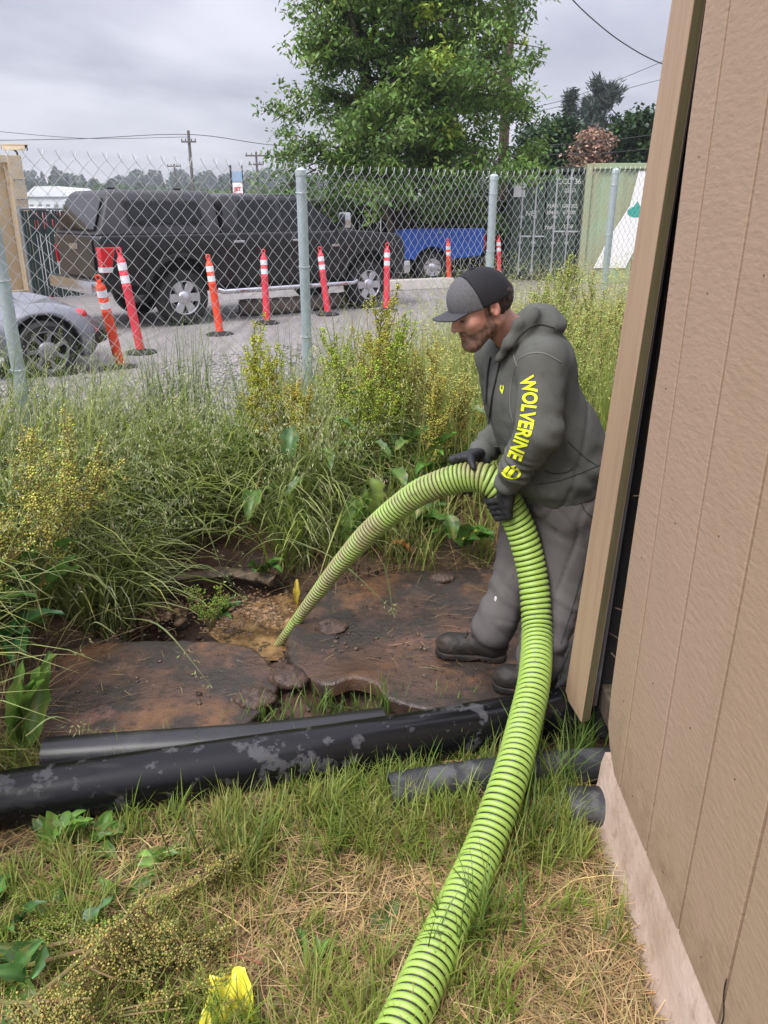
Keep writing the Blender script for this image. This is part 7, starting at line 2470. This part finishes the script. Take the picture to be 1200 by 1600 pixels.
# small odd leaves: a yellow hanging one, a withered orange one, a yellow one at right
for (px, py, z, L, W, az, pitch, c, lab) in [(464, 905, 0.03, 0.13, 0.035, R(-90), -1.2, (0.42, 0.33, 0.03), 'yellow leaf hanging at the pit edge next to the hose'),
                                             (612, 848, 0.14, 0.11, 0.05, R(-15), -0.3, (0.42, 0.18, 0.04), 'withered orange leaf lying under the hose middle'),
                                             (722, 846, 0.16, 0.11, 0.03, R(35), 0.3, (0.50, 0.46, 0.06), 'yellow blighted leaf beside the man knee'),
                                             (742, 645, 0.55, 0.05, 0.03, R(-60), -0.6, (0.55, 0.36, 0.08), 'small yellow leaf hanging beside the man forearm')]:
    p = onz(px, py, z)
    oo = bpy.data.objects.new('tmp', None); oo.location = (0, 0, 0)
    lo = leaf_obj(oo, (0, 0, 0), az, L, W, pitch, c, 0.5, r=r2, wave=0.25, name='fallen_leaf')
    lo.parent = None; lo.location = p
    bpy.data.objects.remove(oo)
    tag(lo, lab, 'leaf')
# crumpled yellow scrap and the red stalk in the straw
m_yel = mat('yellow_plastic', (0.72, 0.66, 0.06), rough=0.35, spec=0.5, noise=[(30, 3, 0.4, 0.7, (0.62, 0.50, 0.03), 0.5)])
yp = onz(364, 1572, 0.03)
GU, GV_ = np.meshgrid(np.linspace(-1, 1, 17), np.linspace(-1, 1, 17), indexing='ij')
px_ = GU * 0.052 * (1 - 0.25 * GV_) + 0.012 * GV_; py_ = GV_ * 0.058
zz = 0.022 + 0.028 * np.abs(GU + 0.25 * np.sin(GV_ * 3)) + 0.010 * vnoise(np.stack([GU * 3, GV_ * 3, 0 * GU], -1), 31, 2) + 0.025 * GV_
k = 17
F = np.array([(i * k + j, (i + 1) * k + j, (i + 1) * k + j + 1, i * k + j + 1) for i in range(16) for j in range(16)])
o = np_mesh('plastic_scrap', np.stack([px_ + 0.003 * np.sin(GV_ * 5), py_ + 0.006 * np.sin(GU * 4), zz], -1).reshape(-1, 3), F, m_yel, smooth=True)
o.location = (yp[0], yp[1], 0.02); o.rotation_euler = (R(24), R(-10), R(12))
md = o.modifiers.new('thick', 'SOLIDIFY'); md.thickness = 0.0015
tag(o, 'crumpled bright yellow plastic scrap lying in the straw', 'scrap')
m_red = mat('red_stalk', (0.24, 0.10, 0.055), rough=0.6)
mb = MB(); mb.tube(smooth_path([onz(285, 1462, 0.03), onz(340, 1484, 0.035), onz(412, 1506, 0.028)], 12), np.linspace(0.006, 0.003, 12), 7)
tag(mb.build('dead_stalk', m_red, smooth=True), 'broken reddish dock stalk lying in the straw', 'stalk')

# ------------------------------------------------------------------ trees
def leaf_cloud(P, size, c, r, droop=0.5, narrow=0.5, fold=0.25):
    """one folded leaf (two quads) at each point"""
    n = len(P)
    a = r.uniform(0, 6.28, n); dz = -droop + 0.55 * r.normal(size=n)
    d = np.stack([np.cos(a), np.sin(a), dz], -1); d /= np.linalg.norm(d, axis=1)[:, None]
    side = np.cross(d, np.array([0, 0, 1.0])[None] + 0.5 * r.normal(size=(n, 3))); side /= np.linalg.norm(side, axis=1)[:, None] + 1e-9
    up = np.cross(side, d)
    s = size * r.uniform(0.65, 1.35, n)[:, None]
    tip = P + d * s; mid = P + d * s * 0.45 - up * s * fold * 0.4
    V = np.stack([P, mid + side * s * narrow * 0.5 + up * s * fold * 0.4, tip, mid - side * s * narrow * 0.5 + up * s * fold * 0.4, mid], 1).reshape(-1, 3)
    f = np.array([(0, 4, 1), (4, 2, 1), (0, 3, 4), (4, 3, 2)])
    F = (f[None] + 5 * np.arange(n)[:, None, None]).reshape(-1, 3)
    return V, F, np.repeat(c, 5, axis=0)


def tree(loc, H_, rx, z0, trunk_r, label, seed, n_limb, n_leaf, size, cols, m_t, shape=0.5, droop=0.5, narrow=0.5, clump=0.35, name='broadleaf_tree', trunks=1, twig_n=9, top_c=None, group=None, upsweep=0.5, ry=None):
    """cols: list of (colour, weight)"""
    r = np.random.default_rng(seed)
    loc = np.array(loc, float); ry = rx if ry is None else ry
    o = thing(name, label, 'tree', tuple(loc), group=group)
    mb = MB()
    twigs = []
    for q in range(trunks):
        off = np.r_[r.normal(size=2) * 0.22 * (trunks > 1), 0]
        topp = np.array([off[0] * 2.2 + 0.2 * r.normal() - (1.7 if shape == 0.42 else 0), off[1] * 2.2, H_ * (0.95 if q == 0 else r.uniform(0.75, 0.95))])
        S = smooth_path([off, lerp(off, topp, 0.4) + np.r_[r.normal(size=2) * 0.15, 0], topp], 16)
        mb.tube(S, np.linspace(trunk_r, trunk_r * 0.18, 16), 10)
        nl = n_limb // trunks
        for k in range(nl):
            f = (k + r.uniform(0.1, 0.9)) / nl
            z = z0 + (H_ - z0) * f * 0.96
            p = np.array([np.interp(z, S[:, 2], S[:, j]) for j in range(3)])
            env = float(np.interp(f, [0, 0.15, 0.38, 0.55, 0.68, 1], [0.9, 1.05, 1.0, 0.70, 0.46, 0.10])) if shape == 0.42 else (math.sin(math.pi * min(1, (f * (1 - shape) + shape * 0.62) ** 0.8)) ** 0.7) if shape < 0.9 else (1 - f) ** 0.85
            a = k * 2.399 + r.uniform(-0.4, 0.4)
            Lx = env * r.uniform(0.72, 1.12)
            e = np.array([off[0] + math.cos(a) * rx * Lx, off[1] + math.sin(a) * ry * Lx, z + rx * Lx * (upsweep * r.uniform(0.3, 1.1) - 0.25)])
            e[2] = min(e[2], H_ * 1.02)
            B = smooth_path([p, lerp(p, e, 0.5) + np.array([0, 0, 0.14 * rx * Lx]), e], 9)
            rb = max(trunk_r * 0.34 * (1 - 0.6 * f), 0.012)
            mb.tube(B, np.linspace(rb, rb * 0.2, 9), 5)
            for j in range(twig_n):
                g = r.uniform(0.28, 1.0)
                i = int(g * 7.99); w = g * 8 - i
                b = B[i] * (1 - w) + B[min(i + 1, 8)] * w
                tl = rx * 0.30 * r.uniform(0.5, 1.2)
                u = r.normal(size=3); u[2] = u[2] * 0.5 + 0.08; u /= np.linalg.norm(u)
                twigs.append((b, b + u * tl))
                if j % 2 == 0: mb.tube([b, b + u * tl], [rb * 0.25, 0.006], 3, cap=False)
    mb.build('trunk', m_t, o, smooth=True)
    n = n_leaf
    ti = r.integers(0, len(twigs), n)
    A0 = np.array([t[0] for t in twigs]); A1 = np.array([t[1] for t in twigs])
    f = r.uniform(0.15, 1.1, n)[:, None]
    P = A0[ti] * (1 - f) + A1[ti] * f + r.normal(size=(n, 3)) * clump * 0.32 * np.array([1, 1, 0.75])
    tw_t = r.uniform(size=len(twigs))
    W = np.cumsum([w for _, w in cols]); W = W / W[-1]
    pick = np.searchsorted(W, tw_t)[ti]
    c = np.array([cc for cc, _ in cols])[np.clip(pick, 0, len(cols) - 1)]
    c = np.clip(c * (1 + 0.25 * r.normal(size=(n, 1))) * (1 + 0.06 * r.normal(size=(n, 3))), 0.004, 0.7)
    V, F, cc = leaf_cloud(P, size, c, r, droop, narrow)
    np_mesh('crown', V, F, m_leaf, parent=o, col=cc, smooth=False)
    return o


ct = atY(650, 330, 21.5)
tree((ct[0], 21.5, 0), 11.0, 3.15, 1.1, 0.15, 'large leafy green tree standing behind the black fence at the picture centre', 501, 128, 125000, 0.145,
     [((0.10, 0.18, 0.038), 3), ((0.14, 0.24, 0.047), 3), ((0.19, 0.30, 0.065), 2), ((0.30, 0.39, 0.055), 0.5)], m_bark, shape=0.42, droop=0.7, narrow=0.42, clump=0.42, trunks=4, twig_n=12, upsweep=0.42, ry=3.0)
for (px, Y, lab, lean) in [(700, 21.8, 'pale bare trunk inside the big central tree, right one', 0.1), (640, 22.2, 'pale bare trunk inside the big central tree, left one', -0.1)]:
    b = atY(px, 330, Y)
    o = thing('bare_trunk', lab, 'tree trunk', (b[0], Y, 0))
    mb = MB(); mb.tube(smooth_path([(0, 0, 0), (0.04, 0, 4.2), (lean, 0, 9.5)], 16), np.linspace(0.16, 0.10, 16), 10)
    mb.tube([(0.05, 0, 6.2), (0.5, -0.2, 7.3)], [0.05, 0.02], 6)
    mb.build('trunk', m_palebark, o, smooth=True)
m_ever = [((0.022, 0.050, 0.018), 3), ((0.035, 0.075, 0.024), 3), ((0.055, 0.105, 0.03), 1.6)]


def tree_px(px, pyt, Y, half_px, label, seed, **k):
    t_ = atY(px, pyt, Y); rx = half_px / FPX * Y * 0.98
    return tree((t_[0], Y, 0), t_[2], rx, k.pop('z0', 1.2), k.pop('tr', 0.22), label, seed, k.pop('n_limb', 46), k.pop('n_leaf', 26000), k.pop('size', 0.20), k.pop('cols', m_ever), k.pop('mt', m_bark), **k)


tree_px(862, 198, 36, 52, 'dense dark green round tree left of the browned tree', 511, shape=0.45, narrow=0.7, clump=0.8)
tree_px(1000, 186, 34, 50, 'dense dark green tree against the loose corner board', 512, shape=0.45, narrow=0.7, clump=0.8)
tree_px(1090, 178, 35, 50, 'dense dark green tree hidden beyond the shed corner', 516, shape=0.45, narrow=0.7, clump=0.8, n_leaf=9000)
tree_px(926, 205, 33, 32, 'withered brown tree between the two dark green trees', 513, shape=0.45, narrow=0.6, clump=0.45, cols=[((0.42, 0.28, 0.20), 3), ((0.28, 0.18, 0.13), 2), ((0.08, 0.09, 0.05), 1)], n_leaf=12000, size=0.15, tr=0.10)
tree_px(893, 133, 62, 20, 'narrow far conifer behind the dark trees, left one', 514, shape=1.0, narrow=0.25, droop=0.3, clump=0.4, size=0.42, n_limb=54, n_leaf=5200, cols=[((0.05, 0.075, 0.06), 1), ((0.07, 0.095, 0.075), 1)], name='conifer')
tree_px(946, 134, 58, 34, 'open fan shaped far pine behind the withered tree', 515, shape=0.3, narrow=0.22, droop=-0.9, clump=0.35, size=0.45, n_limb=40, n_leaf=5200, cols=[((0.05, 0.075, 0.06), 1), ((0.075, 0.10, 0.08), 1)], name='conifer', upsweep=1.6)
tree_px(918, 142, 64, 16, 'narrow far conifer behind the dark trees, between the other two', 517, shape=1.0, narrow=0.25, droop=0.3, clump=0.4, size=0.42, n_limb=50, n_leaf=4200, cols=[((0.05, 0.075, 0.06), 1), ((0.07, 0.095, 0.075), 1)], name='conifer')

def quads(P, s, c, r):
    n = len(P)
    d = r.normal(size=(n, 3)); d /= np.linalg.norm(d, axis=1)[:, None]
    e = np.cross(d, r.normal(size=(n, 3))); e /= np.linalg.norm(e, axis=1)[:, None]
    s = s * r.uniform(0.6, 1.4, n)[:, None]
    V = np.stack([P + d * s, P + e * s * 0.7, P - d * s, P - e * s * 0.7], 1).reshape(-1, 3)
    return V, np.arange(4 * n).reshape(n, 4), np.repeat(c, 4, axis=0)


# the far wood on the horizon: one mass nobody could count
r = np.random.default_rng(900)
A = Acc()
for (Y0, Y1, n, h0, h1, cc) in [(230, 260, 200, 4.5, 8.5, (0.08, 0.125, 0.045)), (300, 340, 240, 9, 13, (0.06, 0.10, 0.05)), (420, 480, 260, 14, 22, (0.05, 0.085, 0.055))]:  # farther rows bluer: distance haze put into the leaf colour
    for k in range(n):
        Y = r.uniform(Y0, Y1); X = r.uniform(-0.62, 0.5) * Y * 1.1
        h = r.uniform(h0, h1); w = h * r.uniform(0.22, 0.42); con = r.uniform() < 0.3
        m_ = 420
        u = r.normal(size=(m_, 3)); u /= np.linalg.norm(u, axis=1)[:, None]
        zf = r.uniform(0, 1, m_)
        if con: rad = w * 0.75 * (1 - zf) ** 0.9
        else: rad = w * np.sin(np.clip(zf * 0.85 + 0.12, 0, 1) * math.pi) ** 0.6
        P = np.stack([X + u[:, 0] * rad, Y + u[:, 1] * rad, 0.4 + zf * h], -1)
        sz = h * 0.05
        A.add(*quads(P, sz, np.clip(np.array(cc)[None] * r.uniform(0.7, 1.35) * (1 + 0.25 * r.normal(size=(m_, 1))), .005, .4), r))
tag(A.build('distant_wood', m_leaf), kind='stuff')
# scrub hedge in front of the wood
A = Acc()
n = 9000
P = np.stack([r.uniform(-62, 5, n), r.uniform(152, 172, n), r.gamma(2.2, 1.3, n)], -1)
P[:, 2] = np.clip(P[:, 2], 0, 5)
A.add(*quads(P, 0.45, jit((0.10, 0.155, 0.045), n, 0.3), r))
tag(A.build('far_scrub', m_leaf), kind='stuff')
# ------------------------------------------------------------------ the moist air over the lot
hz = MB(); hz.box((0, 290, 17.0), (900, 660, 38.0))
m_hz = bpy.data.materials.new('moist_air'); m_hz.use_nodes = True
t = m_hz.node_tree
t.nodes.remove(t.nodes['Principled BSDF'])
pv_ = t.nodes.new('ShaderNodeVolumePrincipled')
pv_.inputs['Color'].default_value = (0.86, 0.9, 0.96, 1)
pv_.inputs['Density'].default_value = 0.0006
t.links.new(pv_.outputs[0], t.nodes['Material Output'].inputs['Volume'])
o = hz.build('haze', m_hz); tag(o, kind='stuff')
